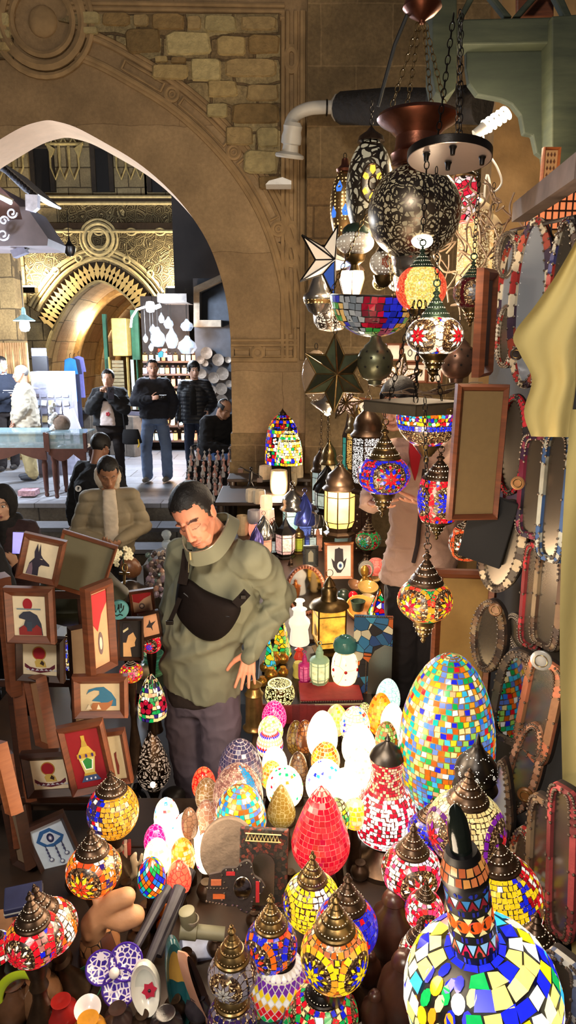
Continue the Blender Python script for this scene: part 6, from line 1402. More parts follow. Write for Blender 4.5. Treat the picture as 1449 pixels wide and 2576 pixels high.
mb=MB();q=P(728,398,6.45)-o_;lathe(mb,[(0,0),(.115,0),(.125,.012),(.12,.03),(.07,.05),(.065,.1),(.085,.11),(.085,.16),(.075,.2),(.08,.24),(.06,.27)],26,M=T(*q)@RX(.25)@RY(.12));obj('socket',mb,pipem,t)
mb=MB();torus(mb,.058,.008,M=T(*(P(822,271,6.5)-o_))@RZ(PI/2));obj('clamp',mb,blackm,t)
t=thing('stone_bracket','small stone bracket on the wall under the pipe','bracket',tuple(P(705,470,6.8)));mb=MB();ext(mb,[(-.13,.0),(.1,.0),(.1,.03),(.02,.06),(-.1,.03)],.2,M=T(0,-.1,0));obj('bracket_block',mb,vcmat('pale_carved_stone',.9,var=.3),t)
t=thing('bare_bulb','blazing bare spiral bulb below the timber balcony','light bulb',tuple(P(1215,322,4.1)));o_=t.location.copy();a,b=P(1218,322,4.1)-o_,P(1280,280,4.1)-o_;M_,L_=align(a,b);mb=MB()
tube(mb,[M_@Vector((.030*math.cos(k*.5),.030*math.sin(k*.5),.0+L_*k/64))for k in range(65)],.010,6);obj('spiral_tube',mb,emit('bulb_white',C(255,238,205),14),t)
mb=MB();lathe(mb,[(.0,-.06),(.024,-.06),(.028,-.02),(.034,0),(.03,.012),(0,.012)],16,M=M_);obj('socket',mb,pipem,t)
mb=MB();tube(mb,smooth_poly([tuple(P(*q)-o_)for q in((1212,330,4.12),(1225,380,4.1),(1250,420,4.1),(1262,460,4.1),(1240,482,4.1),(1225,440,4.12),(1220,520,4.1),(1250,600,4.1),(1300,640,4.0))],6),.006,6);obj('cable',mb,pipem,t)
cab=plain('pale_cable',C(120,100,80),.5,var=.1)
rnd=random.Random(12)
for k,(x_,y_,l)in enumerate(((1190,520,'pale cables tangled beside the upper right lamps'),(1240,560,'pale cables hanging below the bare bulb'),(1010,1000,'pale cables lying over the square plate'),(1120,640,'thin cables looping behind the silver globe'))):
 t=thing('cable_tangle',l,'cables',tuple(P(x_,y_,3.6 if k!=2 else 2.85)));mb=MB()
 for j in range(7):
  pts=[];q=Vector((rnd.uniform(-.1,.1),rnd.uniform(-.03,.03),rnd.uniform(.0,.2)if k!=2 else .02))
  for i in range(9):
   pts.append(tuple(q));q=q+(Vector((rnd.uniform(-.06,.07),rnd.uniform(-.03,.03),rnd.uniform(-.10,.03)))if k!=2 else Vector((rnd.uniform(-.02,.06),rnd.uniform(-.02,.02),rnd.uniform(-.012,.012))))
  tube(mb,smooth_poly(pts,4),.0045 if k!=2 else .003,5)
 obj('cables',mb,cab,t)['kind']='stuff'
def hang(name,label,px,py,Y,parts,top=None,cat='hanging lamp',rot=(0,0,0),group=None,mat=None):
 p=P(px,py,Y);t=thing(name,label,cat,tuple(p),rot,group);s=mpp(p)
 for nm,prof,m,*e in parts:
  mb=MB();lathe(mb,[(r*s,z*s)for r,z in prof],e[0]if e else 32);obj(nm,mb,m,t,smooth=50 if not e else 20)
 if top is not None:
  q=P(px,top,Y);ztop=max(z for nm,prof,*_ in parts for r,z in prof)*s;mb=MB();chain(mb,(0,0,ztop),(0,0,q.z-p.z),.03,.009,.002);obj('chain',mb,blackm,t)
 return t,s
def gl(R,H,n=16,a0=-1.35,a1=1.35):return[(R*math.cos(a0+(a1-a0)*i/n),H/2*math.sin(a0+(a1-a0)*i/n)/math.sin(a1))for i in range(n+1)]
fil_s=filigree('filigree_silver',C(112,100,88),C(176,160,126),16,.38,.5);fil_p=filigree('filigree_pale',C(110,100,86),C(200,190,160),9,.35,.42);fil_g=perf('pierced_gold',C(130,100,60),C(255,220,150),55,1.0,.3);fil_w=perf('pierced_white',C(226,216,200),C(255,246,226),70,.8,.3,.6,.0)
t,s=hang('copper_lantern','huge hanging lantern with copper collar and pierced silver globe',1042,535,3.2,[('silver_globe',gl(116,220),fil_s),('copper_collar',[(56,105),(62,112),(60,122),(64,134),(56,142),(54,150),(52,175),(70,192),(92,205),(100,214),(96,222),(84,226),(60,228)],copper),('lower_collar',[(0,-165),(22,-163),(40,-150),(48,-128),(46,-118),(50,-108),(44,-104),(0,-104)],silver)])
for dx in(-70,-30,35,70):
 mb=MB();chain(mb,(dx*s,0,224*s),(dx*s*.12,0,420*s),.034,.010,.0022);obj('chain',mb,brass,t)
mb=MB();lathe(mb,[(0,418*s),(6*s,418*s),(8*s,424*s),(30*s,436*s),(46*s,452*s),(42*s,466*s),(30*s,472*s),(12*s,478*s),(9*s,492*s),(14*s,500*s),(8*s,506*s),(0,508*s)],32);obj('copper_crown',mb,copper,t)
mb=MB()
for dx,tx in((-4,-70),(2,-40),(6,20)):tube(mb,[(dx*s,0,500*s),(dx*s+(tx-dx)*.3*s,.02,600*s),(tx*.4*s,.03,760*s)],.007,6)
tube(mb,[(-8*s,.02,500*s),(-60*s,.03,380*s),(-95*s,.05,250*s)],.008,6);obj('rope',mb,cordm,t)
mb=MB();sphere(mb,(8*s,-.14,-78*s),(.045,.03,.03));obj('bulb_glare',mb,emit('bulb_white',(1,1,1),14),t)
t,s=hang('pierced_globe_lamp','tall pale pierced globe lamp with a yellow rosette behind the silver one',930,480,3.65,[('globe',gl(60,235),fil_p),('cap',[(34,112),(30,124),(12,136),(0,150)],bronze)],top=250)
mb=MB();S_=Surf([(r*s,z*s)for r,z in gl(60,235)]);sm=S_.len*.52
for k in range(6):a=PI/3*k;poly_on(mb,S_,.0,sm,[(.035*math.sin(a)+dx*.014*math.cos(a)+dz*.017*math.sin(a),.062*math.cos(a)-dx*.014*math.sin(a)+dz*.024*math.cos(a))for dx,dz in((0,-1),(1,-.2),(.8,.8),(-.8,.8),(-1,-.2))],C(250,200,70),.002)
obj('amber_panes',mb,glow(1.4),t,smooth=0);mb=MB();
for rr in(.088,.03):tube(mb,[S_.pt(rr*.62*math.sin(q)/S_.at(sm)[0],sm+rr*math.cos(q),.003)for q in(2*PI*k/24 for k in range(24))],.004,5,closed=True)
obj('rosette_rim',mb,bronze,t)
t,s=hang('pierced_globe_lamp','gold pierced oval lamp with blue drop-shaped panes at the left',866,520,3.9,[('globe',gl(36,170),fil_g),('cap',[(20,80),(22,86),(10,96),(8,110),(0,114)],copper)],top=390)
mb=MB();S_=Surf([(r*s,z*s)for r,z in gl(36,170)])
for th,q in((.0,.42),(-.5,.72),(.6,.74),(-.9,.4),(.9,.42)):poly_on(mb,S_,th,S_.len*q,[(0,.035),(.018,-.0),(.012,-.022),(-.012,-.022),(-.018,0)],C(70,130,240),.002)
obj('blue_panes',mb,glow(1.0),t,smooth=0)
hang('pierced_bowl_lamp','white pierced flattened lamp with green top and brass foot',893,612,3.5,[('globe',gl(48,54),fil_w),('cap',[(34,24),(30,36),(20,44),(0,50)],greenm),('foot',[(0,-70),(14,-66),(10,-52),(24,-42),(28,-28),(0,-27)],brass)],top=520)
t,s=hang('white_globe_lamp','small white globe lamp with a red knot emblem',966,662,3.4,[('globe',gl(36,62),fil_w),('foot',[(0,-60),(12,-56),(22,-44),(26,-30),(0,-29)],brass),('cap',[(22,28),(16,38),(0,44)],bronze)],top=560)
mb=MB();S_=Surf([(r*s,z*s)for r,z in gl(36,62)])
for k in range(3):tube(mb,[S_.pt((.012*math.sin(q+k*2.1)+.010*math.cos(k*2.1))/S_.at(S_.len*.5)[0],S_.len*.5+.016*math.cos(q)*1.2+.007*math.sin(k*2.1),.002)for q in(2*PI*i/16 for i in range(16))],.0022,5,closed=True)
obj('red_knot',mb,plain('red_brown_metal',C(170,80,50),.4),t)
hang('pierced_ball_lamp','little yellow pierced ball lamp under the white globe',955,712,3.5,[('globe',gl(18,34),perf('pierced_yellow',C(220,190,100),C(255,240,170),90,1.2,.3,.6,0)),('cap',[(8,15),(0,24)],brass)],top=680)
hang('white_ball_lamp','plain glowing white ball lamp beside the crackled glass lamp',1000,712,3.5,[('globe',gl(24,40),emit('warm_white_glass',C(255,236,206),1.6)),('cap',[(10,18),(0,26)],brass)],top=670)
t,s=hang('hexagonal_lantern','blazing white six-sided glass lantern left of the bowl',884,712,3.7,[('glass',[(20,-40),(34,10),(30,30)],emit('white_lantern_glass',C(255,240,220),3.0),6),('roof',[(36,28),(30,36),(12,52),(0,60)],bronze,6),('base',[(0,-46),(22,-46),(22,-38),(0,-38)],bronze,6)],top=640)
mb=MB();
for k in range(6):a=2*PI*k/6;tube(mb,[(20*s*math.sin(a),-20*s*math.cos(a),-40*s),(34*s*math.sin(a),-34*s*math.cos(a),10*s),(30*s*math.sin(a),-30*s*math.cos(a),30*s)],.004,5)
obj('ribs',mb,bronze,t)
def starlamp(px,py,Y,r,label,mats,n=8,spike=1.0,rot=(0,0,0),edge=True,inner=.42,top=None,zsq=1.0):
 p=P(px,py,Y);s=mpp(p);t=thing('star_lantern',label,'hanging lamp',tuple(p),rot);R=r*s
 pts=[]
 for i in range(n):a=2*PI*i/n+.0;pts.append((R*math.sin(a),R*math.cos(a)*zsq));a+=PI/n;pts.append((R*inner*math.sin(a),R*inner*math.cos(a)*zsq))
 mb=MB();e=MB();d=R*.42
 for i in range(2*n):
  a,b=pts[i],pts[(i+1)%(2*n)];m=i%2 if len(mats)>1 else 0
  mb.add([(0,-d,0),(a[0],0,a[1]),(b[0],0,b[1])],[(0,2,1)],m=m if len(mats)<3 else(2 if i in(2,3,4)else m));mb.add([(0,d,0),(a[0],0,a[1]),(b[0],0,b[1])],[(0,1,2)],m=m if len(mats)<3 else 0)
  if edge:tube(e,[(a[0],0,a[1]),(b[0],0,b[1])],.0045,5);tube(e,[(0,-d,0),(a[0],0,a[1])],.0045,5)
 obj('star_body',mb,list(mats),t,smooth=0)
 if edge:obj('edge_strips',e,blackm if len(mats)==3 else brass,t)
 if top:mb=MB();q=P(px,top,Y);chain(mb,(0,0,R*zsq),(0,0,q.z-p.z),.03,.009,.002);obj('chain',mb,blackm,t)
 return t
starlamp(822,657,3.6,92,'big star lantern of white and blue glass with black edges',(plain('white_star_glass',C(226,206,180),.3,emis=.55,var=.08),plain('white_star_glass',(1,1,1)),plain('blue_star_glass',C(50,84,170),.3,emis=.5,var=.2)),5,rot=(0,.35,.5),inner=.36)
gst_=filigree('pierced_green_metal',C(70,72,52),C(40,30,20),30,.1,.62,.5)
starlamp(842,940,3.3,86,'green pierced metal star lantern hanging by chains at the left',(gst_,plain('green_star_metal',C(72,80,58),.5,.5,var=.35,vs=20,emis=0)),6,rot=(0,.0,.1),inner=.55,top=780,zsq=1.12)
starlamp(1003,952,3.9,62,'silver pierced star lantern lit from inside',(filigree('pierced_silver_lit',C(150,130,120),C(255,215,190),30,1.0,.4),),6,rot=(0,.2,0),inner=.5)
starlamp(868,1010,3.6,48,'small silver pierced star lantern below the green star',(filigree('pierced_silver_lit',C(0,0,0),C(0,0,0),30),),6,rot=(0,.5,0),inner=.45)
for px,py,Y,c,l in((944,910,3.2,C(104,104,80),'olive metal ball lamp pierced with small stars'),(1150,905,3.4,C(120,90,74),'brown metal ball lamp pierced with small stars, partly behind the edge-on frame')):
 m=plain('star_ball_%d'%px,c,.35,.7,var=.25,vs=20)
 t,s=hang('metal_ball_lamp',l,px,py,Y,[('ball',[(0,-62),(16,-56),(18,-46),(30,-40),(41,-22),(45,-6),(44,14),(36,30),(30,34),(28,40),(16,50),(12,62),(0,66)],m)],top=py-110)
 mb=MB();S_=Surf([(41*s,-22*s),(45*s,-6*s),(44*s,14*s),(36*s,30*s)])
 for row,q in((0,.2),(1,.6),(2,.9)):
  for k in range(9):
   th=2*PI*(k+.5*row)/9;poly_on(mb,S_,th,S_.len*q,[((.008 if i%2==0 else .0035)*math.sin(PI*i/5),(.008 if i%2==0 else .0035)*math.cos(PI*i/5))for i in range(10)][::-1],C(12,10,8),.0025)
 obj('star_holes',mb,vcmat('star_hole_dark',.9),t,smooth=0)
hang('pierced_dome_lamp','small pierced dome lamp with lit band at the left of the bowl',800,745,3.8,[('dome',[(36,-10),(38,-4),(36,4),(28,10),(20,30),(12,50),(4,60),(0,70)],silver),('lit_band',[(34,-18),(37,-9)],fil_g),('bowl',[(0,-50),(10,-46),(24,-36),(33,-19)],silver)],top=640)
hang('pierced_bell_lamp','white pierced bell lamp glowing behind the stained glass bowl',832,792,3.9,[('bell',[(0,-42),(30,-36),(42,-20),(44,0),(36,20),(20,34),(8,44),(0,48)],filigree('pierced_cream',C(170,150,130),C(255,236,210),18,.8,.35))],top=700)
hang('glass_disc_lamp','clear ribbed glass globe behind the green star lantern',795,945,3.7,[('glass_globe',gl(36,124),glassmat('smoky_glass',C(150,130,110),.45))],top=860)
hang('mirror_dome_lamp','shiny silver dome lamp below the green star, lit from inside',824,1015,4.0,[('dome',[(0,-24),(10,-24),(22,-14),(30,-10),(44,2),(36,10),(20,16),(10,30),(0,36)],silver),('bulb',[(0,-32),(8,-28),(8,-22),(0,-20)],emit('white_lantern_glass',(1,1,1),3))],top=960)
hang('mosaic_jar_lamp','glass jar lamp with red and white panes beside the silver globe',1163,505,3.7,[('jar',[(30,-50),(36,-20),(38,10),(34,40),(26,52)],voromat('red_white_panes',[C(220,30,60),C(255,235,225),C(235,190,190),C(210,40,60)],38,1.1,.05)),('rim',[(28,52),(32,56),(30,62),(26,64)],brass)],top=430)
for px,py,w,h,l in((1190,625,40,170,'cream pierced cylinder lantern behind the hanging chains'),(1232,640,26,120,'narrow cream pierced lantern right of the wide one')):
 hang('cylinder_lantern',l,px,py,3.9,[('cylinder',[(w,-h/2),(w,h/2)],filigree('pierced_ivory',C(200,170,120),C(250,226,170),22,.55,.3,.6),8),('roof',[(w*1.1,h/2),(w*.9,h/2+14),(w*.4,h/2+30),(w*.1,h/2+36),(0,h/2+44)],plain('cream_metal',C(220,196,150),.4,emis=.12)),('base',[(0,-h/2-14),(w*.8,-h/2-12),(w*1.08,-h/2),(0,-h/2+1)],brass)],top=py-h/2-120)
t=thing('ceiling_plate','round pale metal ceiling plate with chains hanging from its rim','plate',tuple(P(1130,402,2.75)),(-.13,.04,0));s=mpp(t.location);R=104*s;mb=MB();lathe(mb,[(0,.002),(R*.98,.0),(R,.003),(R*1.0,.026),(R*.98,.028),(0,.03)],48);obj('disc',mb,plain('brushed_pinkish_steel',C(190,170,160),.3,.6,var=.1,vs=4,emis=.03),t);mb=MB();lathe(mb,[(R*1.0,.001),(R*1.012,.002),(R*1.012,.028),(R*1.0,.03)],48,cap=False);obj('dark_rim',mb,blackm,t)
for k,(dx,dy)in enumerate(((-.62,-.35),(.72,-.3),(0,.1),(-.1,-.8))):
 mb=MB();lathe(mb,[(0,-.03),(.008,-.03),(.010,-.012),(.014,-.004),(0,0)],12,M=T(dx*R,dy*R,0));obj('hook',mb,blackm,t)
mb=MB();chain(mb,(-.6*R,-.35*R,-.03),(-.6*R,-.35*R,-.27),.028,.0085,.002);obj('chain',mb,blackm,t)
for a in((-.3,.2),(.3,.2),(.1,-.3)):mb=MB();chain(mb,(a[0]*R,a[1]*R,.03),(a[0]*R*.3,a[1]*R*.3,.5),.034,.009,.002);obj('chain',mb,blackm,t)
t=thing('ceiling_plate','square grey metal plate holding the low hanging lamps','plate',tuple(P(1045,1012,2.6)),(0,.0,.62));s=mpp(t.location);q=.135;mb=MB();box(mb,-q,q,-q,q,0,.006);box(mb,-q,q,-q,-q+.004,-.035,.006);box(mb,-q,q,q-.004,q,-.035,.006);box(mb,-q,-q+.004,-q,q,-.035,.006);box(mb,q-.004,q,-q,q,-.035,.006);obj('plate',mb,plain('grey_steel_plate',C(96,86,70),.45,.6,var=.2),t,smooth=0)
for a in((-.5,.5),(.5,.5),(.5,-.5),(-.5,-.5)):mb=MB();chain(mb,(a[0]*q,a[1]*q,.006),(a[0]*q*.2,a[1]*q*.2,.36),.03,.008,.0018);obj('chain',mb,blackm,t)
GLS=[C(200,16,60),C(40,50,200),C(60,150,60),C(190,190,190),C(230,160,60),C(120,120,130),C(190,80,110),C(30,40,160),C(150,20,50)]
t=thing('glass_bowl_lamp','large shallow stained glass bowl lamp hanging among the lanterns','hanging lamp',tuple(P(942,745,3.3)),(.08,.03,0));s=mpp(t.location);R=112*s;prof=[(R*.05,-100*s),(R*.35,-94*s),(R*.62,-80*s),(R*.82,-58*s),(R*.95,-28*s),(R*1.0,0)]
mb=MB();lathe(mb,prof,48,cap=False);lathe(mb,[(r*.985,z+.004)for r,z in prof][::-1],48,cap=False);sh=obj('bowl',mb,leads,t,smooth=60);mb=MB();S_=Surf(prof);rr_=random.Random(5)
def bp(th,q,i,k):
 th=(th+PI)%(2*PI)-PI
 if-.95<th<-.35:return rr_.choice([C(150,150,150),C(120,126,130),C(170,170,165)])
 if-.35<=th<.15:return rr_.choice([C(200,16,50),C(150,12,40),C(120,12,40)])if q>S_.len*.45 else rr_.choice([C(60,150,60),C(70,110,50),C(160,180,90)])
 if .15<=th<.65:return rr_.choice([C(40,50,220),C(30,40,170)])if q>S_.len*.5 else rr_.choice([C(190,90,110),C(170,70,90)])
 return rr_.choice([C(240,190,110),C(60,60,180),C(90,160,70),C(220,150,60)])
mosaic(mb,S_,S_.len*.08,S_.len,.031,bp,rr_,gap=.05,jit=.12,off=.002);obj('mosaic_tiles',mb,glow(.5),sh,smooth=0)
for k in range(3):a=2*PI*k/3+.3;mb=MB();chain(mb,(R*math.sin(a),-R*math.cos(a),0),(0,0,.5),.03,.008,.002);obj('chain',mb,brass,t)
t=thing('glass_bowl_lamp','stained glass bowl lamp with brass cone under the square plate','hanging lamp',tuple(P(1077,1052,2.62)));s=mpp(t.location);R=84*s;prof=[(R*.42,-66*s),(R*.62,-56*s),(R*.82,-36*s),(R*.94,-10*s),(R*.98,16*s)]
def bowlp(mb,S,R_,rnd):
 L_=S.len;mosaic(mb,S,L_*.72,L_,.0135,[RED,BLU,ORG,YEL,CYA,GRN,WHT,PUR],rnd,jit=.2);mosaic(mb,S,L_*.56,L_*.70,.013,[BLU,C(40,60,230)],rnd);mosaic(mb,S,L_*.0,L_*.2,.013,[BLU,C(240,160,120),RED,WHT,PUR],rnd,mask=lambda th,q:math.sin(th*4)>-.2)
shade(t,prof,bowlp,1.05,grout_lit,R=R)
mb=MB();lathe(mb,[(0,-118*s),(4*s,-116*s),(7*s,-106*s),(4*s,-100*s),(14*s,-96*s),(16*s,-92*s),(20*s,-88*s),(22*s,-84*s),(26*s,-80*s),(28*s,-76*s),(32*s,-72*s),(36*s,-66*s),(38*s,-62*s),(0,-60*s)],30);obj('ribbed_cone',mb,brass,t)
mb=MB();lathe(mb,[(R*.97,15*s),(R*1.0,17*s),(R*1.0,30*s),(R*.96,32*s)],40,cap=False);obj('rim_band',mb,fil_g,t)
def lantern(px,bot,w,h,Y,label,glassm,metal=brass,n=6,roof='dome',z=None,hangtop=None,base=.12,name='lantern',group=None,taper=.85,lattice=False):
 """bot: pixel row of the foot; stands where that row meets Y, or on height z"""
 p=Pz(px,bot,z)if z is not None else P(px,bot,Y);s=mpp(p);R=w/2*s;H=h*s*1.04
 t=thing(name,label,'lantern',tuple(p),(0,0,.2),group)
 b=H*base;g1=H*(.62 if roof!='tall' else .45);mb=MB();lathe(mb,[(R*taper,b),(R,b+(g1-b)*.15),(R,g1)],n,a0=PI/n);gl_=obj('glass_panes',mb,glassm,t,smooth=0)
 mb=MB()
 for k in range(n):
  a=PI/n+2*PI*k/n;sa,ca=math.sin(a),-math.cos(a);r_=max(R*.045,.0025)
  tube(mb,[(R*taper*sa,R*taper*ca,b),(R*sa,R*ca,b+(g1-b)*.15),(R*sa,R*ca,g1)],r_,5)
  a2_=a+2*PI/n
  for z_ in((b+(g1-b)*.15),b+(g1-b)*.82):tube(mb,[(R*sa,R*ca,z_),(R*math.sin(a2_),-R*math.cos(a2_),z_)],r_*.7,5)
 obj('metal_ribs',mb,metal,t)
 mb=MB()
 if roof=='dome':pr=[(R*1.12,g1-.003),(R*1.16,g1+H*.012),(R*.95,g1+H*.05),(R*.9,g1+H*.08),(R*.95,g1+H*.12),(R*.78,g1+H*.2),(R*.4,g1+H*.26),(R*.2,g1+H*.3),(R*.22,g1+H*.32),(R*.08,g1+H*.34),(0,g1+H*.38)]
 elif roof=='cone':pr=[(R*1.15,g1-.003),(R*1.15,g1+H*.02),(R*.5,g1+H*.16),(R*.4,g1+H*.2),(R*.3,g1+H*.24),(R*.2,g1+H*.3),(0,g1+H*.38)]
 elif roof=='tall':pr=[(R*1.05,g1-.003),(R*1.1,g1+H*.02),(R*1.02,g1+H*.12),(R*.7,g1+H*.28),(R*.35,g1+H*.4),(R*.12,g1+H*.48),(R*.16,g1+H*.5),(0,g1+H*.55)]
 else:pr=[(R*1.05,g1-.002),(R*.9,g1+H*.04),(R*.45,g1+H*.08),(R*.4,g1+H*.14),(R*.42,g1+H*.2),(R*.3,g1+H*.24),(R*.33,g1+H*.26),(R*.2,g1+H*.32),(0,g1+H*.38)]
 lathe(mb,pr,n if roof in('cone',)else 20,a0=PI/n)
 if roof=='tall':
  for k in range(7):
   tube(mb,[(Surf(pr[1:6]).at(Surf(pr[1:6]).len*j/10)[0]*1.03*math.sin(2*PI*k/7+j*.12),-Surf(pr[1:6]).at(Surf(pr[1:6]).len*j/10)[0]*1.03*math.cos(2*PI*k/7+j*.12),Surf(pr[1:6]).at(Surf(pr[1:6]).len*j/10)[1])for j in range(11)],R*.09,6)
 torus(mb,R*.16+.003,.002,M=T(0,0,pr[-1][1]+R*.14));obj('roof',mb,metal,t,smooth=40)
 mb=MB();lathe(mb,[(0,0),(R*1.0,0),(R*1.05,b*.25),(R*.8,b*.5),(R*taper*1.06,b),(0,b)],n,a0=PI/n);obj('foot',mb,metal,t,smooth=20)
 if hangtop is not None:q=P(px,hangtop,p.y);mb=MB();chain(mb,(0,0,pr[-1][1]+R*.3),(0,0,q.z-p.z),.03,.008,.002);obj('chain',mb,metal,t)
 return t
SZ=.72
lat_w=filigree('white_lattice_pane',C(60,44,34),C(255,250,246),34,1.3,.28,.5);lat_a=filigree('amber_lattice_pane',C(70,44,20),C(255,200,110),40,1.1,.22,.5)
ambg=plain('amber_glass',C(255,200,110),.3,var=.25,vs=25,emis=1.5);whg=plain('white_hot_glass',C(255,240,205),.3,var=.1,vs=20,emis=2.6);teal=plain('teal_glass',C(70,170,160),.25,emis=.35,var=.3);clg=plain('dim_clear_glass',C(170,190,190),.2,emis=.35,var=.4,vs=30);blg=plain('blue_tin_glass',C(90,110,190),.25,emis=.25,var=.4,vs=30);grg=plain('green_yellow_glass',C(150,160,50),.3,emis=.3,var=.35);org=plain('rose_lit_glass',C(235,150,120),.3,emis=.7,var=.3)
for a in((897,1200,54,175,4.8,'tall amber and teal glass lantern behind the brass domed one',lat_a,brass,6,'dome'),(872,1205,24,165,5.0,'slim teal glass lantern at the left of the amber one',teal,bronze,6,'cone'),(921,1240,76,222,3.9,'big brass domed lantern with bright white lattice panes',lat_w,bronze,6,'dome'),(806,1290,44,165,5.2,'slim hexagonal lantern of clear and teal panes, left one of the pair',clg,bronze,6,'dome'),(826,1275,40,170,5.0,'slim hexagonal lantern with cream panes, right one of the pair',plain('cream_pane',C(210,190,150),.3,emis=.4,var=.3),brass,6,'dome'),(853,1345,76,182,4.6,'octagonal lantern glowing strong amber under a wire dome',plain('amber_bright_glass',C(255,196,100),.3,var=.3,vs=14,emis=1.7),bronze,8,'dome'),(822,1290,60,120,4.95,'dark wire domed lantern behind the glowing octagonal one',clg,blackm,8,'tall')):
 lantern(a[0],a[1],a[2],a[3],a[4],a[5],a[6],a[7],a[8],a[9],hangtop=a[1]-a[3]-130 if a[1]<1300 else None,group=None)
for a in((736,1378,58,155,'silver and teal lantern with pierced body on the back table',plain('pale_teal_glass',C(170,214,206),.3,emis=.5,var=.3,vs=60),silver,4,'dome'),(766,1380,56,140,'twisted blue tin lantern on the back table',blg,plain('blue_tin',C(80,90,170),.25,.7,var=.3),4,'tall'),(790,1378,46,120,'twisted silver lantern with white glowing panes',whg,silver,4,'tall'),(664,1400,48,105,'twisted silver lantern with rosy light at the left',org,silver,4,'tall'),(645,1412,34,90,'small violet tin lantern by the sleeve',blg,plain('violet_tin',C(90,80,140),.3,.7),4,'tall'),(684,1392,36,80,'copper coloured lantern with round belly',org,copper,6,'cap'),(690,1398,30,90,'black twisted lantern behind the copper coloured one',clg,blackm,4,'tall'),(718,1402,50,100,'black tin lantern with pink and green glass panes',plain('pink_green_glass',C(220,170,160),.3,emis=.6,var=.5,vs=60),blackm,6,'cone'),(751,1392,30,68,'lime green lantern with brass dome',grg,brass,6,'dome'),(774,1386,20,50,'little dark blue lantern behind the lime green one',blg,plain('blue_tin',(0,0,0)),4,'cone'),(785,1386,24,60,'small grey tin bottle lantern',clg,silver,4,'cap'),(799,1384,26,56,'small terracotta pierced lantern',plain('terracotta_pane',C(190,130,100),.6,emis=.15,var=.3,vs=90),plain('terracotta',C(170,110,84),.7),4,'cap')):
 lantern(a[0],a[1],a[2],a[3],0,a[4],a[5],a[6],a[7],a[8],z=SZ,group='small lanterns on the back table')
for a in((731,1445,30,54,'olive lantern below the pink and green one',plain('olive_glass',C(80,84,40),.4,emis=.06),bronze,4,'cap'),(698,1440,36,50,'tan leather lantern with lit gap by the elbow',plain('tan_leather_pane',C(200,160,120),.6,emis=.3),blackm,4,'cap')):
 lantern(a[0],a[1]+14,a[2],a[3],0,a[4],a[5],a[6],a[7],a[8],z=SZ-.12,group='small lanterns on the back table')
table('display_table','long back table crowded with lanterns and metalware',-.62,1.25,3.80,5.73,SZ,0)
table('stepped_shelf','raised shelf behind the lanterns carrying alabaster cups',-.62,.22,5.76,6.49,1.10,0)
table('stepped_shelf','high narrow shelf against the pillar carrying stained glass lamps',-.58,.22,6.51,6.82,1.16,0)
mb=MB();box(mb,-.62,-.05,5.46,5.74,SZ,.84);setp(obj('wooden_plinth',mb,frame_d,bevel=.004,smooth=0),'low dark wooden plinth under the pink glowing cups','plinth')
FLW=[YEL,ORG,RED,BLU,GRN,WHT,CRM,AMB,DRED,PUR,YEL]
for px,top,bot,w,col,label,Y,k in((711,1042,1165,88,[YEL,ORG,RED,BLU,C(60,50,200),GRN,WHT,DRED,AMB,YEL],'dome lamp of flowered stained glass, the taller and darker of two by the pillar',6.66,1.15),(728,1082,1168,66,[CRM,WHT,CRM,WHT,AMB,GRN,YEL,CRM],'pale dome lamp of stained glass with red and blue tulips by the pillar',6.28,1.6)):
 p=P(px,bot,Y);s=mpp(p);R=w/2*s;H=(bot-top)*s;t=thing('dome_table_lamp',label,'lamp',(p.x,p.y,1.16 if px==711 else 1.10));h0=p.z-t.location.z
 prof=[(R*1.0,h0),(R*1.0,h0+H*.18),(R*.96,h0+H*.45),(R*.82,h0+H*.72),(R*.55,h0+H*.9),(R*.2,h0+H)]
 def pp_(mb,S,R_,rnd,col=col,px=px):
  f5=[];n5=9 if px==711 else 0
  for row in range(3 if px==711 else 0):
   for k5 in range(7):
    th=2*PI*(k5+.5*row)/7;q=S.len*(.18+.27*row);c5=rnd.choice([YEL,ORG,WHT,BLU,CRM,DRED]);f5.append((th,q));rr5=R_*.17
    for j in range(5):a=j*2*PI/5+rnd.random();poly_on(mb,S,th,q,[(rr5*.62*math.sin(a)+rr5*.36*math.cos(b),rr5*.62*math.cos(a)+rr5*.36*math.sin(b))for b in(2*PI*i/8 for i in range(8))],c5)
    poly_on(mb,S,th,q,circ(0,0,rr5*.26,8),ORG,.003)
  if px!=711:
   for k5 in range(8):th=2*PI*k5/8+.25;c5=RED if k5%2 else BLU;f5.append((th,S.len*.13));[poly_on(mb,S,th,S.len*.13,[(R_*x5,R_*z5)for x5,z5 in q5],c5)for q5 in([(-.13,-.12),(-.02,-.12),(-.02,.2),(-.14,.1)],[(.02,-.12),(.13,-.12),(.14,.1),(.02,.2)])]
  mk=lambda th,q:all(math.hypot((((th-a+PI)%(2*PI))-PI)*S.at(q)[0],q-b)>R_*.2 for a,b in f5)
  mosaic(mb,S,.0,S.len*.97,R_*.2,col,rnd,gap=.06,jit=.12,mask=mk)
 shade(t,prof,pp_,k,leads,R=R);mb=MB();lathe(mb,[(R*.22,h0+H-.004),(R*.2,h0+H+.01),(R*.08,h0+H+.03),(0,h0+H+.055)],20);obj('finial',mb,bronze,t)
 mb=MB();lathe(mb,[(0,0),(R*.5,0),(R*.46,h0*.12),(R*.2,h0*.3),(R*.14,h0*.6),(R*.1,h0+.02),(0,h0+.02)],20);obj('stem',mb,bronze,t)
rnd=random.Random(3)
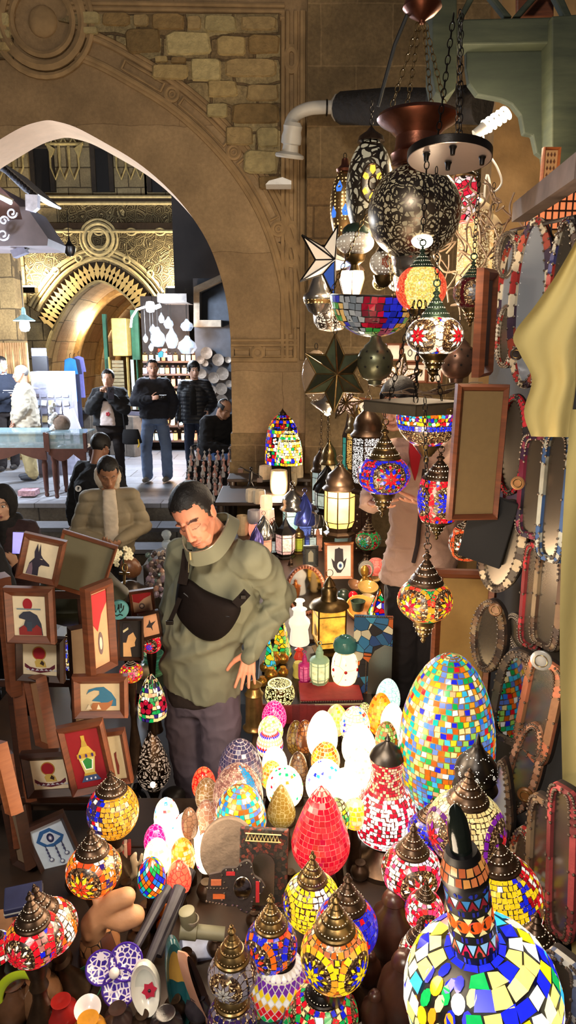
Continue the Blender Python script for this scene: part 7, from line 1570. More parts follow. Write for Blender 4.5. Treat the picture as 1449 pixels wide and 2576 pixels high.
for px,bot,w,h,z,c,l in((668,1205,34,34,1.16,C(206,176,138),'squat alabaster cup behind the flat dish'),(702,1240,46,58,1.10,C(214,184,140),'tall veined alabaster beaker, largest on the raised shelf'),(731,1222,34,34,1.10,C(228,198,150),'rounded alabaster cup below the pale dome lamp'),(747,1210,34,40,1.12,C(232,204,160),'faceted alabaster globe right of the rounded cup'),(684,1205,28,16,1.16,C(190,140,100),'small brown alabaster stub under the tall dome lamp'),(632,1262,30,32,1.10,C(206,186,158),'rough alabaster cup by the little figure'),(652,1266,34,34,1.10,C(200,180,150),'cloudy alabaster cup in the middle of the lower row'),(640,1316,36,34,'s',C(150,140,140),'grey veined stone cup standing over the pink ones'),(642,1348,34,34,.84,C(240,150,120),'pink glowing alabaster block cup'),(672,1348,40,70,.84,C(240,180,150),'pink glowing alabaster bottle shaped holder'),(670,1280,32,34,'s',C(250,200,160),'eight-sided glowing alabaster cup on top of the pink bottle'),(610,1345,32,50,.84,C(190,160,120),'brown veined alabaster beaker beside the shoulder')):
 p=P(px,bot,5.64)if z=='s' else Pz(px,bot,z);s=mpp(p);R=w/2*s;H=h*s;t=thing('alabaster_cup',l,'cup',tuple(p),(0,0,rnd.random()),'alabaster cups by the pillar')
 mb=MB();lathe(mb,[(0,0),(R*.8,0),(R*.95,H*.15),(R,H*.5),(R*.92,H*.9),(R*.88,H)],10 if w<36 else 24,cap=False);lathe(mb,[(R*.88,H),(R*.7,H),(R*.66,H*.4),(0,H*.35)],10 if w<36 else 24,cap=False)
 obj('cup_body',mb,plain('alabaster_%d_%d'%(px,bot),c,.35,var=.15,vs=30,emis=.9 if 'glowing' in l else .12),t,smooth=30)
t=thing('iron_figurine','small dark metal figurine carrying a pole with baskets','figurine',tuple(Pz(630,1226,1.10)+Vector((0,0,.004))));s=mpp(t.location);mb=MB()
chainc(mb,[(0,0,12*s),(2*s,0,26*s),(3*s,0,40*s)],[4*s,5*s,4*s],8);sphere(mb,(3*s,0,47*s),4.5*s);chainc(mb,[(-6*s,0,1*s),(0,0,14*s)],[2.5*s,3*s],8);chainc(mb,[(8*s,0,1*s),(2*s,0,14*s)],[2.5*s,3*s],8);chainc(mb,[(3*s,0,38*s),(-14*s,0,44*s)],[2.5*s,1.6*s],8);chainc(mb,[(3*s,0,38*s),(16*s,0,32*s)],[2.5*s,1.6*s],8);tube(mb,[(-26*s,0,52*s),(28*s,0,26*s)],1.3*s,6);obj('figure',mb,blackm,t)
mb=MB();cbox(mb,(-24*s,0,42*s),(12*s,10*s,10*s));cbox(mb,(24*s,0,18*s),(14*s,10*s,11*s));obj('basket',mb,frame_d,t,smooth=0);mb=MB();cbox(mb,(0,0,0),(34*s,14*s,3*s));obj('plinth',mb,blackm,t,smooth=0)
def lath(name,label,px,bot,z,prof,mat,cat,w,group=None,rot=(0,0,0),seg=28,Y=None,part='body'):
 """prof in units of half width; z given foot height"""
 p=Pz(px,bot,z)if Y is None else P(px,bot,Y);s=mpp(p)*w/2;t=thing(name,label,cat,tuple(p),rot,group)
 mb=MB();lathe(mb,[(r*s,h*s)for r,h in prof],seg);obj(part,mb,mat,t,smooth=45);return t,s
BOWL=[(0,0),(.4,0),(.42,.06),(.75,.25),(.95,.5),(1,.72),(.95,.72),(.7,.3),(.35,.14),(0,.12)]
JAR=[(0,0),(.5,0),(.8,.3),(1,.8),(.95,1.2),(.6,1.55),(.45,1.7),(.55,1.85),(.5,1.9),(0,1.88)]
t,s=lath('mirror_stand','round mirror in a dark carved wooden ring on the back table',768,1548,SZ,[(0,0),(.5,0),(.4,.06),(0,.06)],frame_d,'mirror',90)
mb=MB();tube(mb,[(s*1.0*math.cos(a),0,s*1.5+s*1.35*math.sin(a))for a in(2*PI*k/40 for k in range(40))],s*.13,8,closed=True)
for k in range(40):a=2*PI*k/40;sphere(mb,(s*1.02*math.cos(a),-s*.1,s*1.5+s*1.37*math.sin(a)),s*.09,u=6,w=4)
obj('carved_ring',mb,frame_w,t);mb=MB();lathe(mb,[(0,0),(s*.98,0),(s*.98,.006),(0,.006)],40,M=T(0,0,s*1.5)@S3(1,1,1.35)@RX(PI/2));obj('mirror_glass',mb,mirm,t)
t,s=lath('white_bottle_lantern','white glass bottle lantern glowing behind the copper jug',753,1618,SZ,[(0,0),(.9,0),(.95,.1),(.8,1.4),(1,2.0),(.95,2.3),(.6,2.7),(.55,3.2),(.7,3.4),(.3,3.6),(.28,4.0),(.5,4.2),(.45,4.3),(0,4.3)],plain('opal_glass',C(250,236,214),.25,emis=.9,var=.1),'lantern',54)
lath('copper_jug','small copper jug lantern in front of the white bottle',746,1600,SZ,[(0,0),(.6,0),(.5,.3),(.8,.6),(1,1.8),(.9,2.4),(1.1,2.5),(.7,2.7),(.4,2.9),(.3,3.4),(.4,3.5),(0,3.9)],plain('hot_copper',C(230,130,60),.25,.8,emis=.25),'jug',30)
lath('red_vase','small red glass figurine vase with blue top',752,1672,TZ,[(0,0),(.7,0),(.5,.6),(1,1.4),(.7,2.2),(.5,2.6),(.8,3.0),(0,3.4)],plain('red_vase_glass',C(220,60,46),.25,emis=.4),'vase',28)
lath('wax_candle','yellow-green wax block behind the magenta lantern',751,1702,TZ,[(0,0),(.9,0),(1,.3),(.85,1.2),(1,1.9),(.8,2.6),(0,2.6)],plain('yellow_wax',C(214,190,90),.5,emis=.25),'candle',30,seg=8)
lantern(803,1722,48,104,0,'mint green metal lantern with window panes on a wooden block',plain('mint_lit_pane',C(220,226,170),.3,emis=.6,var=.4,vs=60),plain('mint_paint',C(150,180,146),.45,var=.08),8,'cap',z=TZ+.03)
lantern(766,1718,30,78,0,'small magenta metal lantern left of the mint green one',plain('magenta_pane',C(220,110,150),.3,emis=.3,var=.4,vs=60),plain('magenta_paint',C(196,40,120),.4,var=.08),8,'cap',z=TZ)
q=Pz(803,1722,TZ);mb=MB();cbox(mb,(0,0,.0145),(.095,.075,.029));t=obj('wood_block',mb,frame_o,loc=(q.x,q.y,TZ),bevel=.003,smooth=0);setp(t,'small wooden block under the mint green lantern','block')
t=lantern(826,1642,96,196,0,'large golden lantern glowing from inside behind the gemmed lamp',plain('gold_lit_pane',C(230,150,50),.3,emis=1.3,var=.75,vs=16),brass,4,'cap',z=SZ)
t,s=lath('gemmed_lamp','glowing melon-shaped lamp with red gems and a green apple-like top',866,1735,TZ,[(0,.5),(.55,.5),(.85,.8),(1,1.3),(1.02,1.9),(.95,2.5),(.8,2.9),(.6,3.1),(0,3.1)],crackle('gem_glass',C(255,214,140),C(255,170,80),12,1.9,.01,C(255,238,200)),'lamp',66,part='glass_body')
mb=MB();lathe(mb,[(0,3.0*s),(.5*s,3.02*s),(.85*s,3.3*s),(.92*s,3.7*s),(.8*s,4.1*s),(.45*s,4.35*s),(.15*s,4.25*s),(0,4.1*s)],28);obj('apple_top',mb,plain('teal_enamel',C(60,110,104),.15,var=.25,vs=14),t);mb=MB()
for k in range(6):a=2*PI*k/6+.0;sphere(mb,(1.0*s*math.sin(a),-1.0*s*math.cos(a),1.9*s),.13*s,C(200,20,40),u=10,w=8);ext(mb,[(-.05*s,-.22*s),(0,.1*s),(.05*s,-.22*s)],.003,C(110,60,40),M=RZ(a)@T(0,-1.0*s,1.5*s));ext(mb,[(-.06*s,-.3*s),(0,.3*s),(.06*s,-.3*s),(0,-.1*s)],.003,C(110,60,40),M=RZ(a)@T(0,-.96*s,2.35*s))
obj('red_gems',mb,vcm,t);mb=MB();lathe(mb,[(0,0),(.8*s,0),(.9*s,.08*s),(.6*s,.25*s),(.5*s,.5*s),(0,.52*s)],24)
for k in range(9):a=2*PI*k/9;sphere(mb,(.75*s*math.sin(a),-.75*s*math.cos(a),.12*s),.16*s,u=8,w=6)
obj('wrought_base',mb,bronze,t)
t,s=lath('candle_bowl','round candle bowl of white glass with black star tracery, glowing',704,1778,TZ,[(0,0),(.5,0),(.75,.2),(1,.75),(1.02,1.1),(.9,1.5),(.75,1.75)],filigree('star_tracery',C(50,34,20),C(255,236,150),26,1.7,.3,.4),'candle holder',74,part='glass_bowl');mb=MB();lathe(mb,[(.76*s,1.72*s),(.82*s,1.75*s),(.78*s,1.8*s),(.7*s,1.74*s),(.66*s,1.4*s),(0,1.35*s)],28);obj('lit_mouth',mb,emit('candle_light',C(255,236,160),1.8),t)
lath('brass_urn','tall brass urn with a frosted middle beside the trouser pocket',640,1832,TZ,[(0,0),(1.0,0),(1.05,.15),(.85,.35),(.8,.6),(.75,3.2),(.85,3.4),(.7,3.6),(.55,4.0),(.75,4.3),(.3,4.6),(0,4.8)],plain('antique_gold',C(150,118,66),.3,.8,var=.4,vs=22,emis=.05),'urn',56)
rr_=random.Random(8)
for k,(px,bot,w,l)in enumerate(((668,1690,30,'tipped brass pot beside the back of the hand'),(690,1672,34,'shiny brass pot full of reflections'),(712,1668,30,'little brass jar right of the shiny pot'),(682,1710,34,'brass oil lamp in front of the pots'),(712,1702,28,'brass lidded cup near the candle bowl'),(660,1725,26,'brass goblet below the hand'))):
 lath('brass_pot',l,px,bot,TZ,JAR,plain('gold_metal',C(220,160,70),.25,.9,emis=.05),'pot',w,'brass pots beside the hand')
for a in((708,1655,58,124,'triangular stained glass tent lamp in yellow and green near the sleeve',[C(120,200,90),YEL,AMB,GRN,CRM]),(678,1690,40,90,'small green and turquoise stained glass lamp behind the hand',[GRN,TEA,LGR,CYA,YEL])):
 p=Pz(a[0],a[1],TZ);s=mpp(p);R=a[2]/2*s;H=a[3]*s;t=thing('tent_lamp',a[4],'lamp',tuple(p),(0,0,.5));mb=MB();lathe(mb,[(R,.01),(R*.6,H*.5),(.004,H)],4);obj('glass_sides',mb,voromat('tent_glass_%d'%a[0],a[5],40,1.0,.05),t,smooth=0);mb=MB();lathe(mb,[(0,0),(R*1.05,0),(R*1.05,.01),(0,.01)],4);obj('base_plate',mb,blackm,t,smooth=0)
t=thing('pyramid_lamp','stained glass pyramid on a cube, red and blue panes in black frames','lamp',tuple(Pz(952,1592,SZ)),(0,0,.12));s=mpp(t.location);pm=voromat('pyramid_glass',[RED,BLU,YEL,GRN,WHT,ORG,C(80,60,190),DRED],34,.8,.05)
mb=MB();w_=23*s;box(mb,-w_*.92,w_*.92,-w_*.92,w_*.92,.008,40*s);obj('cube_glass',mb,pm,t,smooth=0);mb=MB();mb.add([(-w_,-w_,48*s),(w_,-w_,48*s),(w_,w_,48*s),(-w_,w_,48*s),(0,0,120*s)],[(0,1,4),(1,2,4),(2,3,4),(3,0,4),(3,2,1,0)]);obj('pyramid_glass',mb,pm,t,smooth=0)
mb=MB()
for z_ in(0,42*s):box(mb,-w_*1.1,w_*1.1,-w_*1.1,w_*1.1,z_,z_+6*s)
for sx in(-1,1):
 for sy in(-1,1):tube(mb,[(sx*w_,sy*w_,0),(sx*w_,sy*w_,48*s),(0,0,122*s)],.003,5)
obj('black_frame',mb,blackm,t,smooth=0)
t=thing('ikat_mirror','tall mirror framed in blue and orange ikat cloth with studs','mirror',tuple(Pz(935,1745,SZ-.02)+Vector((0,.0,0))),(-.12,0,-.1));s=mpp(t.location);W_,H_=96*s,200*s
mb=MB();ex_o=[(-W_/2,0),(W_/2,0),(W_/2,H_),(-W_/2,H_)]
ar=[(-W_*.14,H_*.0),(-W_*.14,H_*.48),(-W_*.08,H_*.58),(W_*.1,H_*.66),(W_*.5,H_*.66)]
box(mb,-W_/2,W_/2,0,.02,0,H_);ik=voromat('ikat_cloth',[C(50,110,150),C(40,70,120),C(200,190,160),C(40,34,34),C(60,130,160),C(200,100,40),C(50,100,140)],18,0,.02,base=.9,rough=.9);obj('cloth_frame',mb,ik,t,smooth=0)
mb=MB();ext(mb,[(W_*.5,0),(W_*.5,H_*.62),(W_*.3,H_*.64),(W_*.05,H_*.56),(-W_*.1,H_*.42),(-W_*.12,0)][::1],.004,M=T(0,-.005,0));obj('mirror_glass',mb,mirg,t,smooth=0);mb=MB()
for k in range(22):sphere(mb,(-W_/2+W_*k/21,-.004,H_*.99),.0045,u=6,w=4);sphere(mb,(-W_*.12-.008,-.004,H_*.42*k/21),.004,u=6,w=4)
obj('studs',mb,vcmetal2,t)
t=thing('folded_rug','folded red and cream striped textile between the lantern and the eggs','textile',tuple(Pz(815,1775,TZ)),(0,0,.04));s=mpp(t.location);mb=MB()
for k,c in enumerate((C(120,24,30),C(200,180,140),C(60,24,34),C(150,36,36))):box(mb,-60*s,98*s,-.03+.004*k,.16,.001+.0105*k,.0105*(k+1),c)
obj('folds',mb,vcf,t,bevel=.003,smooth=0);mb=MB()
for k in range(26):sphere(mb,(-58*s+6*s*k,-.032,.038),.005,u=6,w=4)
obj('bead_trim',mb,vcmetal2,t)
t=thing('hanging_rug','red patterned cloth hanging from the table behind the magenta egg','textile',tuple(P(735,1800,2.9)));s=mpp(t.location);mb=MB();
for k in range(10):x_=(-95+19*k)*s;box(mb,x_,x_+19*s,.006*math.sin(k*1.3),.012+.006*math.sin(k*1.3),-.2,P(735,1790,2.9).z-t.location.z+.03,rr_.choice([C(110,24,26),C(130,30,30),C(90,20,24)]))
obj('cloth_panel',mb,vcf,t,smooth=40)
lath('wooden_bowl','large amber wooden bowl tipped toward the camera',905,1548,SZ,BOWL,plain('amber_wood',C(196,134,60),.3,var=.2),'bowl',84,rot=(.5,.2,0))
lath('dark_cup','dark green patterned cup standing in the amber bowl',900,1535,SZ+.06,[(0,0),(.7,0),(.9,.9),(1,1.3),(.9,1.3),(.8,.4),(0,.3)],plain('dark_green_cup',C(34,44,34),.3,var=.5,vs=60),'cup',38)
lath('red_ball','shiny red glass ball on the back table',888,1510,SZ+.04,[(0,0),(.5,.08),(.9,.5),(1,1),(.9,1.5),(.5,1.92),(0,2)],plain('red_shiny',C(190,16,30),.1,var=.1),'ball',24)
lath('dark_ball','dark green patterned ball left of the red one',864,1512,SZ+.02,[(0,0),(.5,.08),(.9,.5),(1,1),(.9,1.5),(.5,1.92),(0,2)],plain('dark_green_cup',(0,0,0)),'ball',32)
for k,(px,bot,w,l,c)in enumerate(((925,1490,52,'shiny horn bowl in front of the masks',C(200,160,90)),(935,1462,44,'amber horn bowl behind the shiny one',C(210,170,100)),(925,1520,46,'pale horn bowl near the pyramid lamp',C(190,160,120)),(890,1480,40,'brown and cream gourd bowl',C(170,120,84)))):
 lath('horn_bowl',l,px,bot,SZ+.02,BOWL,plain('horn_%d'%k,c,.12,var=.35,vs=9,emis=.05),'bowl',w,'horn bowls on the back table',rot=(.3,.1*k,0))
t,s=lath('pharaoh_bust','golden bust with black and cream striped head cloth',922,1470,SZ,[(0,0),(.8,0),(.7,.4),(.3,.8),(0,.8)],plain('gold_metal',C(220,160,70),.25,.9,emis=.05),'bust',50)
mb=MB();sphere(mb,(-.25*s,-.2*s,1.5*s),(.42*s,.42*s,.62*s));chainc(mb,[(-.2*s,-.2*s,.6*s),(-.2*s,-.15*s,1.1*s)],[.3*s,.26*s],10);chainc(mb,[(-.3*s,-.62*s,1.55*s),(-.3*s,-.7*s,1.35*s)],[.06*s,.09*s],8);obj('face',mb,plain('gold_face',C(206,150,60),.35,.6,var=.25,vs=20),t)
mb=MB()
for k in range(10):torus(mb,(.55+.025*k)*s,.035*s,C(30,24,24)if k%2 else C(220,210,190),M=T(-.05*s,-.25*s+.05*s*k,1.55*s)@S3(1,1,1.15),u=24)
obj('striped_headcloth',mb,vcp,t)
lath('patterned_cup','cream and black drum-shaped cup beside the golden bust',945,1462,SZ,[(0,0),(.8,0),(.9,.6),(1,1.6),(1,1.9),(.9,1.9),(.85,1.6),(0,1.5)],plain('cream_black_cup',C(120,100,70),.35,var=.7,vs=40),'cup',40)
lath('glowing_ball_lamp','pink glowing ball lamp peeping out beside the dark trousers',945,1452,SZ+.03,[(0,0),(.5,.08),(.9,.5),(1,1),(.9,1.5),(.5,1.92),(0,2)],perf('pink_speckle',C(240,110,100),C(255,210,180),120,1.0,.25,.5,0),'lamp',50)
t=thing('carved_giraffe','pale carved wooden antelope head with pointed horns','carving',tuple(Pz(812,1610,SZ)+Vector((-.02,-.12,0))));s=mpp(t.location);mb=MB();chainc(mb,[(0,0,0),(0,0,.09),(-.01,-.02,.17),(-.02,-.07,.16),(-.025,-.11,.14)],[.03,.026,.026,.02,.014],10);chainc(mb,[(0,0,.18),(.015,.02,.25),(.03,.03,.29)],[.012,.012,.006],8);chainc(mb,[(-.02,0,.18),(-.035,.02,.23)],[.01,.005],8);fuse('carving_body',mb,.006,plain('pale_wood',C(200,170,120),.5,var=.25,vs=14),t,2)
t=thing('drawer_chest','little dark chest of drawers with bone knobs behind the green and red lamp','chest',tuple(Pz(908,1388,SZ)),(0,0,.1));s=mpp(t.location);mb=MB();box(mb,-25*s,25*s,0,44*s,0,110*s);obj('carcass',mb,frame_d,t,bevel=.002,smooth=0)
for i in range(6):
 for j in(-1,1):
  mb=MB();cbox(mb,(j*12*s,-.003,(10+17.5*i)*s),(22*s,.006,15*s));d_=obj('drawer',mb,frame_d,t,bevel=.001,smooth=0);mb=MB();sphere(mb,(j*12*s,-.009,(10+17.5*i)*s),2.0*s,u=8,w=6);obj('knob',mb,plain('bone',C(226,210,180),.4),d_)
globe_lamp(926,1358,64,.72,.55,1.2,'green and red mosaic lamp with dark cap, unlit, on the back table',pat_star(GRN,TEA,None,[GRN],[RED,C(150,30,30),GRN],3,.016,th0=-.5,rr=.7),k=.35,Y=5.2,tz=SZ,lit=False)
t=thing('patterned_box','small pale blue paper box under the octagonal lantern','box',tuple(Pz(858,1372,SZ)),(0,0,.1));s=mpp(t.location);mb=MB();box(mb,-15*s,15*s,-10*s,10*s,0,24*s);obj('box_body',mb,plain('pale_blue_card',C(150,180,186),.6),t,bevel=.002,smooth=0);mb=MB();box(mb,-16*s,16*s,-11*s,11*s,19*s,27*s);obj('lid',mb,plain('pale_blue_card',(0,0,0)),t,bevel=.002,smooth=0)
CZ=.6
table('display_table','table behind the framed pictures heaped with stone ware',-1.5,-.66,2.45,4.62,CZ,0)
rr_=random.Random(21)
k=0
for row in range(9):
 for col_ in range(7):
  px=376+rr_.uniform(-6,6)+col_*7;py=1395+row*13+rr_.uniform(-4,4)
  if px>416-0:continue
  p=P(px,py,3.75-row*.03);s=mpp(p)*rr_.uniform(6,11);c=rr_.choice([C(150,130,116),C(110,90,84),C(180,160,140),C(90,110,104),C(160,120,100),C(130,110,120),C(70,60,60)])
  m=vcmat('rough_gem',rough=.25,var=.4,vs=60,bmp=.4);mb=MB();sphere(mb,(0,0,0),(s,s*.8,s*.7),c,u=7,w=5)
  o=obj('tumbled_stone',mb,m,loc=p,rot=(rr_.random()*3,rr_.random()*3,rr_.random()*3),smooth=0);setp(o,'tumbled gemstone in the heap left of the green sweatshirt','stone','tumbled stones in a heap');k+=1
mb=MB();ext(mb,[(0,-.62),(.22,-.62),(.20,.0),(.10,.10),(.0,.06)],.3,M=T(P(372,1400,3.9).x-.02,3.85,P(372,1400,3.9).z-.10));t=obj('stone_heap_stand',mb,plain('grey_sacking',C(84,76,70),.9));setp(t,'grey sloping stand under the heap of tumbled stones','stand')
for i,(px,bot,w,c,l)in enumerate(((386,1660,52,C(90,150,120),'topmost dark teal glass bowl of the nested stack'),(388,1672,52,C(100,190,160),'second teal bowl of the nested stack'),(386,1684,54,C(90,170,140),'third teal bowl of the nested stack'),(388,1704,56,C(130,190,130),'light green bowl at the foot of the nested stack'))):
 lath('glass_bowl',l,px,bot,CZ+.10-.03*i,BOWL,plain('bowl_glass_%d'%i,c,.2,var=.2,emis=.06),'bowl',w,'nested green bowls')
for i,(px,bot,w,c,l)in enumerate(((392,1488,36,C(190,176,140),'pale onyx ring jar, top of the pile by the sweatshirt'),(392,1510,42,C(180,164,126),'pale onyx lidded jar in the middle of the pile'),(394,1535,46,C(176,150,120),'onyx jar with dark spots, lower in the pile'),(396,1560,48,C(190,140,104),'pinkish onyx jar at the foot of the pile'))):
 lath('onyx_jar',l,px,bot,CZ+.30-.08*i,[(0,0),(.9,0),(1,.2),(.9,.5),(1,.7),(.85,.95),(.5,1.0),(0,1.0)],plain('onyx_%d'%i,c,.3,var=.3,vs=40),'jar',w,'onyx jars in a pile')
lath('cream_bowl','round cream onyx bowl in front of the little mosaic lamp',360,1712,CZ,[(0,0),(.5,0),(.85,.3),(1,.8),(.9,1.3),(.6,1.55),(0,1.6)],plain('cream_onyx',C(196,180,140),.3,var=.1),'bowl',52)
for i in range(5):lath('metal_tray',['topmost','second','third','fourth','lowest'][i]+' tray of the dark stack under the green bowls',372,1722+8*i,CZ+.03-.010*i,[(0,0),(.9,0),(1,.04),(.98,.06),(.86,.03),(0,.03)],plain('dark_tray_metal',C(74,66,60),.35,.7,var=.3),'tray',110-2*i,'stacked trays under the green bowls')
for a in((380,1618,54,.8,'small red and violet mosaic lamp left of the sweatshirt hem',pat_star(C(90,40,200),RED,None,[RED],[RED,PNK,CRM],3,.014,rr=.8),3.0,1.0),(330,1692,58,.75,'small red and yellow glitter mosaic lamp under the crowned bust picture',pat_rand([RED,YEL,PNK,C(210,120,110),ORG],.012),2.75,.9),(178,1642,66,1.25,'blue and cream mosaic lamp showing behind the frames',pat_rand([BLU,BLU,C(60,80,220),CRM,C(160,170,200),C(40,60,180)],.018,.08,.2),2.7,.9)):
 globe_lamp(a[0],a[1],a[2],a[3],.5,.8,a[4],a[5],k=a[7],Y=a[6],tz=CZ)
p=P(396,1800,2.75);s=mpp(p);R=36*s;t=thing('dome_table_lamp','stained glass cone lamp with a red flower beside the trousers','lamp',(p.x-.02,p.y,CZ));h0=p.z-CZ;H=112*s
def cone_p(mb,S,R_,rnd):
 fl=[(2*PI*k/4-.3,S.len*.34)for k in range(4)]
 for th,q in fl:
  for j in range(5):a=j*2*PI/5;poly_on(mb,S,th,q,[(R_*.34*math.sin(a)+R_*.2*math.cos(b),R_*.34*math.cos(a)+R_*.2*math.sin(b))for b in(2*PI*i/8 for i in range(8))],C(190,20,50))
 mosaic(mb,S,0,S.len,R_*.3,[WHT,CRM,PEA,GRN,C(60,40,120),CRM],rnd,gap=.05,jit=.14,mask=lambda th,q:all(math.hypot((((th-a+PI)%(2*PI))-PI)*S.at(q)[0],q-b)>R_*.5 for a,b in fl))
shade(t,[(R*.95,h0),(R*1.0,h0+H*.2),(R*.85,h0+H*.5),(R*.5,h0+H*.82),(R*.15,h0+H)],cone_p,.85,leads,R=R);mb=MB();lathe(mb,[(0,0),(R*.7,0),(R*.6,.01),(R*.2,h0*.5+.01),(R*.25,h0+.002),(0,h0+.002)],20);obj('foot',mb,bronze,t)
p=Pz(388,1985,.46);s=mpp(p);t=thing('pierced_drop_lamp','silver pierced drop-shaped lamp with a bright bulb inside, left of the legs','lamp',(p.x,p.y,.46-.1));R=43*s;mb=MB();dp=[(r,z+.1)for r,z in drop_prof(R,165*s)];lathe(mb,dp,36);obj('pierced_shell',mb,filigree('pierced_drop_metal',C(96,76,60),C(214,186,160),20,.5,.42),t,smooth=60);mb=MB();lathe(mb,[(0,0),(R*.6,0),(R*.5,.02),(R*.2,.05),(R*.42,.104),(0,.104)],24);obj('foot',mb,bronze,t);mb=MB();sphere(mb,(.01,-R*.93,.1+.075),(.012,.008,.018));obj('bulb',mb,emit('bulb_white',(1,1,1),14),t)
lath('glass_vase','small dark glass vase with a flared lip near the pierced drop lamp',347,2030,.36,[(0,0),(.6,0),(.9,.5),(1,1.0),(.8,1.5),(.45,1.8),(.42,2.1),(.7,2.4),(.62,2.4),(.34,2.1),(0,2.0)],plain('dark_vase_glass',C(52,50,54),.12,var=.3),'vase',48)
lath('round_canteen','round dark metal canteen by the trouser leg',438,2030,.36,[(0,0),(.5,0),(.9,.3),(1,.8),(.95,1.3),(.6,1.6),(.2,1.7),(0,1.7)],plain('dark_canteen',C(44,40,36),.45,.4,var=.3),'canteen',60)
t=lath('pot_lid','wide dark grooved metal lid with ornaments on top',325,1500,1.06,[(0,0),(.95,0),(1,.1),(.9,.22),(.75,.3),(.72,.36),(.5,.5),(.46,.56),(.25,.66),(0,.7)],plain('dark_lid_metal',C(70,58,50),.35,.6,var=.3),'lid',116,Y=None)[0]
mb=MB();q=t.location;lathe(mb,[(.05,CZ-q.z),(.04,-.2),(.09,-.02),(.12,.0)],20,M=T(0,0,0));obj('pedestal',mb,bronze,t)
t2,s=lath('pumpkin_gourd','brown wooden gourd resting on the metal lid',343,1450,1.16,[(0,0),(.5,.05),(.9,.4),(1,1.0),(.9,1.6),(.5,2.1),(.15,2.3),(0,2.32)],plain('gourd_wood',C(120,76,46),.35,var=.25,scale=(8,8,1)),'gourd',50,rot=(0,-.5,0))
t3=thing('flower_sprig','sprig of cream blossoms standing on the metal lid','flowers',tuple(P(312,1440,2.75)));s=mpp(t3.location);mb=MB();tube(mb,[(0,0,-.02),(0,0,.05),(.0,0,.1)],.003,6);obj('stem',mb,greenm,t3);mb=MB()
for x_,z_ in((-16,60),(-12,48),(-20,44),(-14,36),(-22,30),(-16,22),(8,64),(16,60),(20,50),(12,48),(8,40),(-6,52),(20,40)):
 for j in range(5):a=j*1.26;sphere(mb,((x_+4*math.cos(a))*s,-.006,(z_+4*math.sin(a))*s),(3.4*s,2.5*s,3.4*s),u=8,w=6)
obj('blossoms',mb,plain('cream_petal',C(216,206,170),.6),t3)
t4=thing('ankh_charm','metal looped cross leaning on the lid below the blossoms','charm',tuple(P(313,1450,2.70)),(-.15,.05,0));mb=MB();torus(mb,.013,.0045,M=T(0,0,.035)@S3(.8,1,1.3));cbox(mb,(0,0,-.005),(.010,.008,.055));cbox(mb,(0,0,.012),(.045,.008,.010));obj('looped_cross',mb,brass,t4,bevel=.001)
t5=thing('calligraphy_disc','blue-green round plaque with black calligraphy between the frames','plaque',tuple(P(298,1533,2.5)),(0,0,.2));s=mpp(t5.location);mb=MB();lathe(mb,[(0,0),(26*s,0),(25*s,.01),(0,.012)],28,M=RX(PI/2));pl=obj('disc_plate',mb,plain('blue_green_enamel',C(56,120,124),.4),t5);mb=MB()
for a in([(-12,10),(-6,-4),(0,8),(4,-6),(12,2),(14,12)],[(-14,-8),(-4,-14),(4,-10),(10,-14)],[(-8,16),(-8,2)],[(2,16),(2,4)],[(8,18),(7,6)]):tube(mb,[(x_*s,-.013,z_*s)for x_,z_ in a],1.4*s,5)
obj('calligraphy',mb,blackm,pl)
t6=lath('clear_glass_ball','clear glass bubble vase beside the sweatshirt shoulder',420,1380,1.1,[(0,0),(.6,.1),(1,.7),(.95,1.3),(.5,1.8),(.7,2.2),(1,2.8),(.8,3.4),(.3,3.7),(0,3.7)],glassmat('clear_glass',C(200,215,225),.35),'vase',26,Y=3.8)
FZ=TZ
def fb(px,py,Y):return P(px,py,Y)
def blob(name,label,cat,px,py,Y,pts,mat,group=None,vox=.006,part='body'):
 p=fb(px,py,Y);s=mpp(p);t=thing(name,label,cat,tuple(p),(0,0,0),group);mb=MB()
 for ch_ in pts:chainc(mb,[(x*s,y*s,z*s)for x,y,z,r in ch_],[r*s for x,y,z,r in ch_],12)
 fuse(part,mb,vox,mat,t,3);return t,s
tanl=plain('tan_leather',C(172,126,90),.6,var=.15,vs=10,bmp=.3,bs=60)
t,s=blob('leather_toy','tan leather toy animal with stubby legs pointing up, lower left','toy',262,2300,1.62,[[(-30,0,-80,30),(-28,0,-30,34),(0,0,10,32),(30,-10,48,26),(62,-10,62,24)],[(0,0,0,28),(50,-15,0,30),(80,-15,10,27)],[(-28,0,-20,22),(-34,-28,-42,12)],[(-10,0,30,16),(-22,0,52,8)]],tanl)
mb=MB();lathe(mb,[(0,-.22),(.045,-.22),(.06,-.16),(.055,-.09),(.035,-.06),(0,-.06)],28,M=T(-.02,.01,0));obj('spotted_pot',mb,voromat('spotted_hide',[C(150,100,64),C(90,50,34),C(176,130,90)],34,0,.03,base=1,rough=.4),t)
POT=[(0,0),(.5,0),(.85,.35),(1,.9),(.85,1.4),(.5,1.65),(.42,1.85),(.55,2.0),(.45,2.0),(0,1.9)]
def pot(px,py,w,col,label,prof=POT,Y=None,name='ceramic_pot',cat='pot',rough=.2,rot=(0,0,0),var=.35,mat=None,z=FZ,group='glazed pots in the lower left'):
 p=Pz(px,py,z)if Y is None else P(px,py,Y);s=mpp(p)*w/2;t=thing(name,label,cat,tuple(p),rot,group);mb=MB();lathe(mb,[(r*s,h*s)for r,h in prof],28);obj('body',mb,mat or plain('glaze_%d_%d'%(px,py),col,rough,var=var,vs=18),t,smooth=50);return t,s
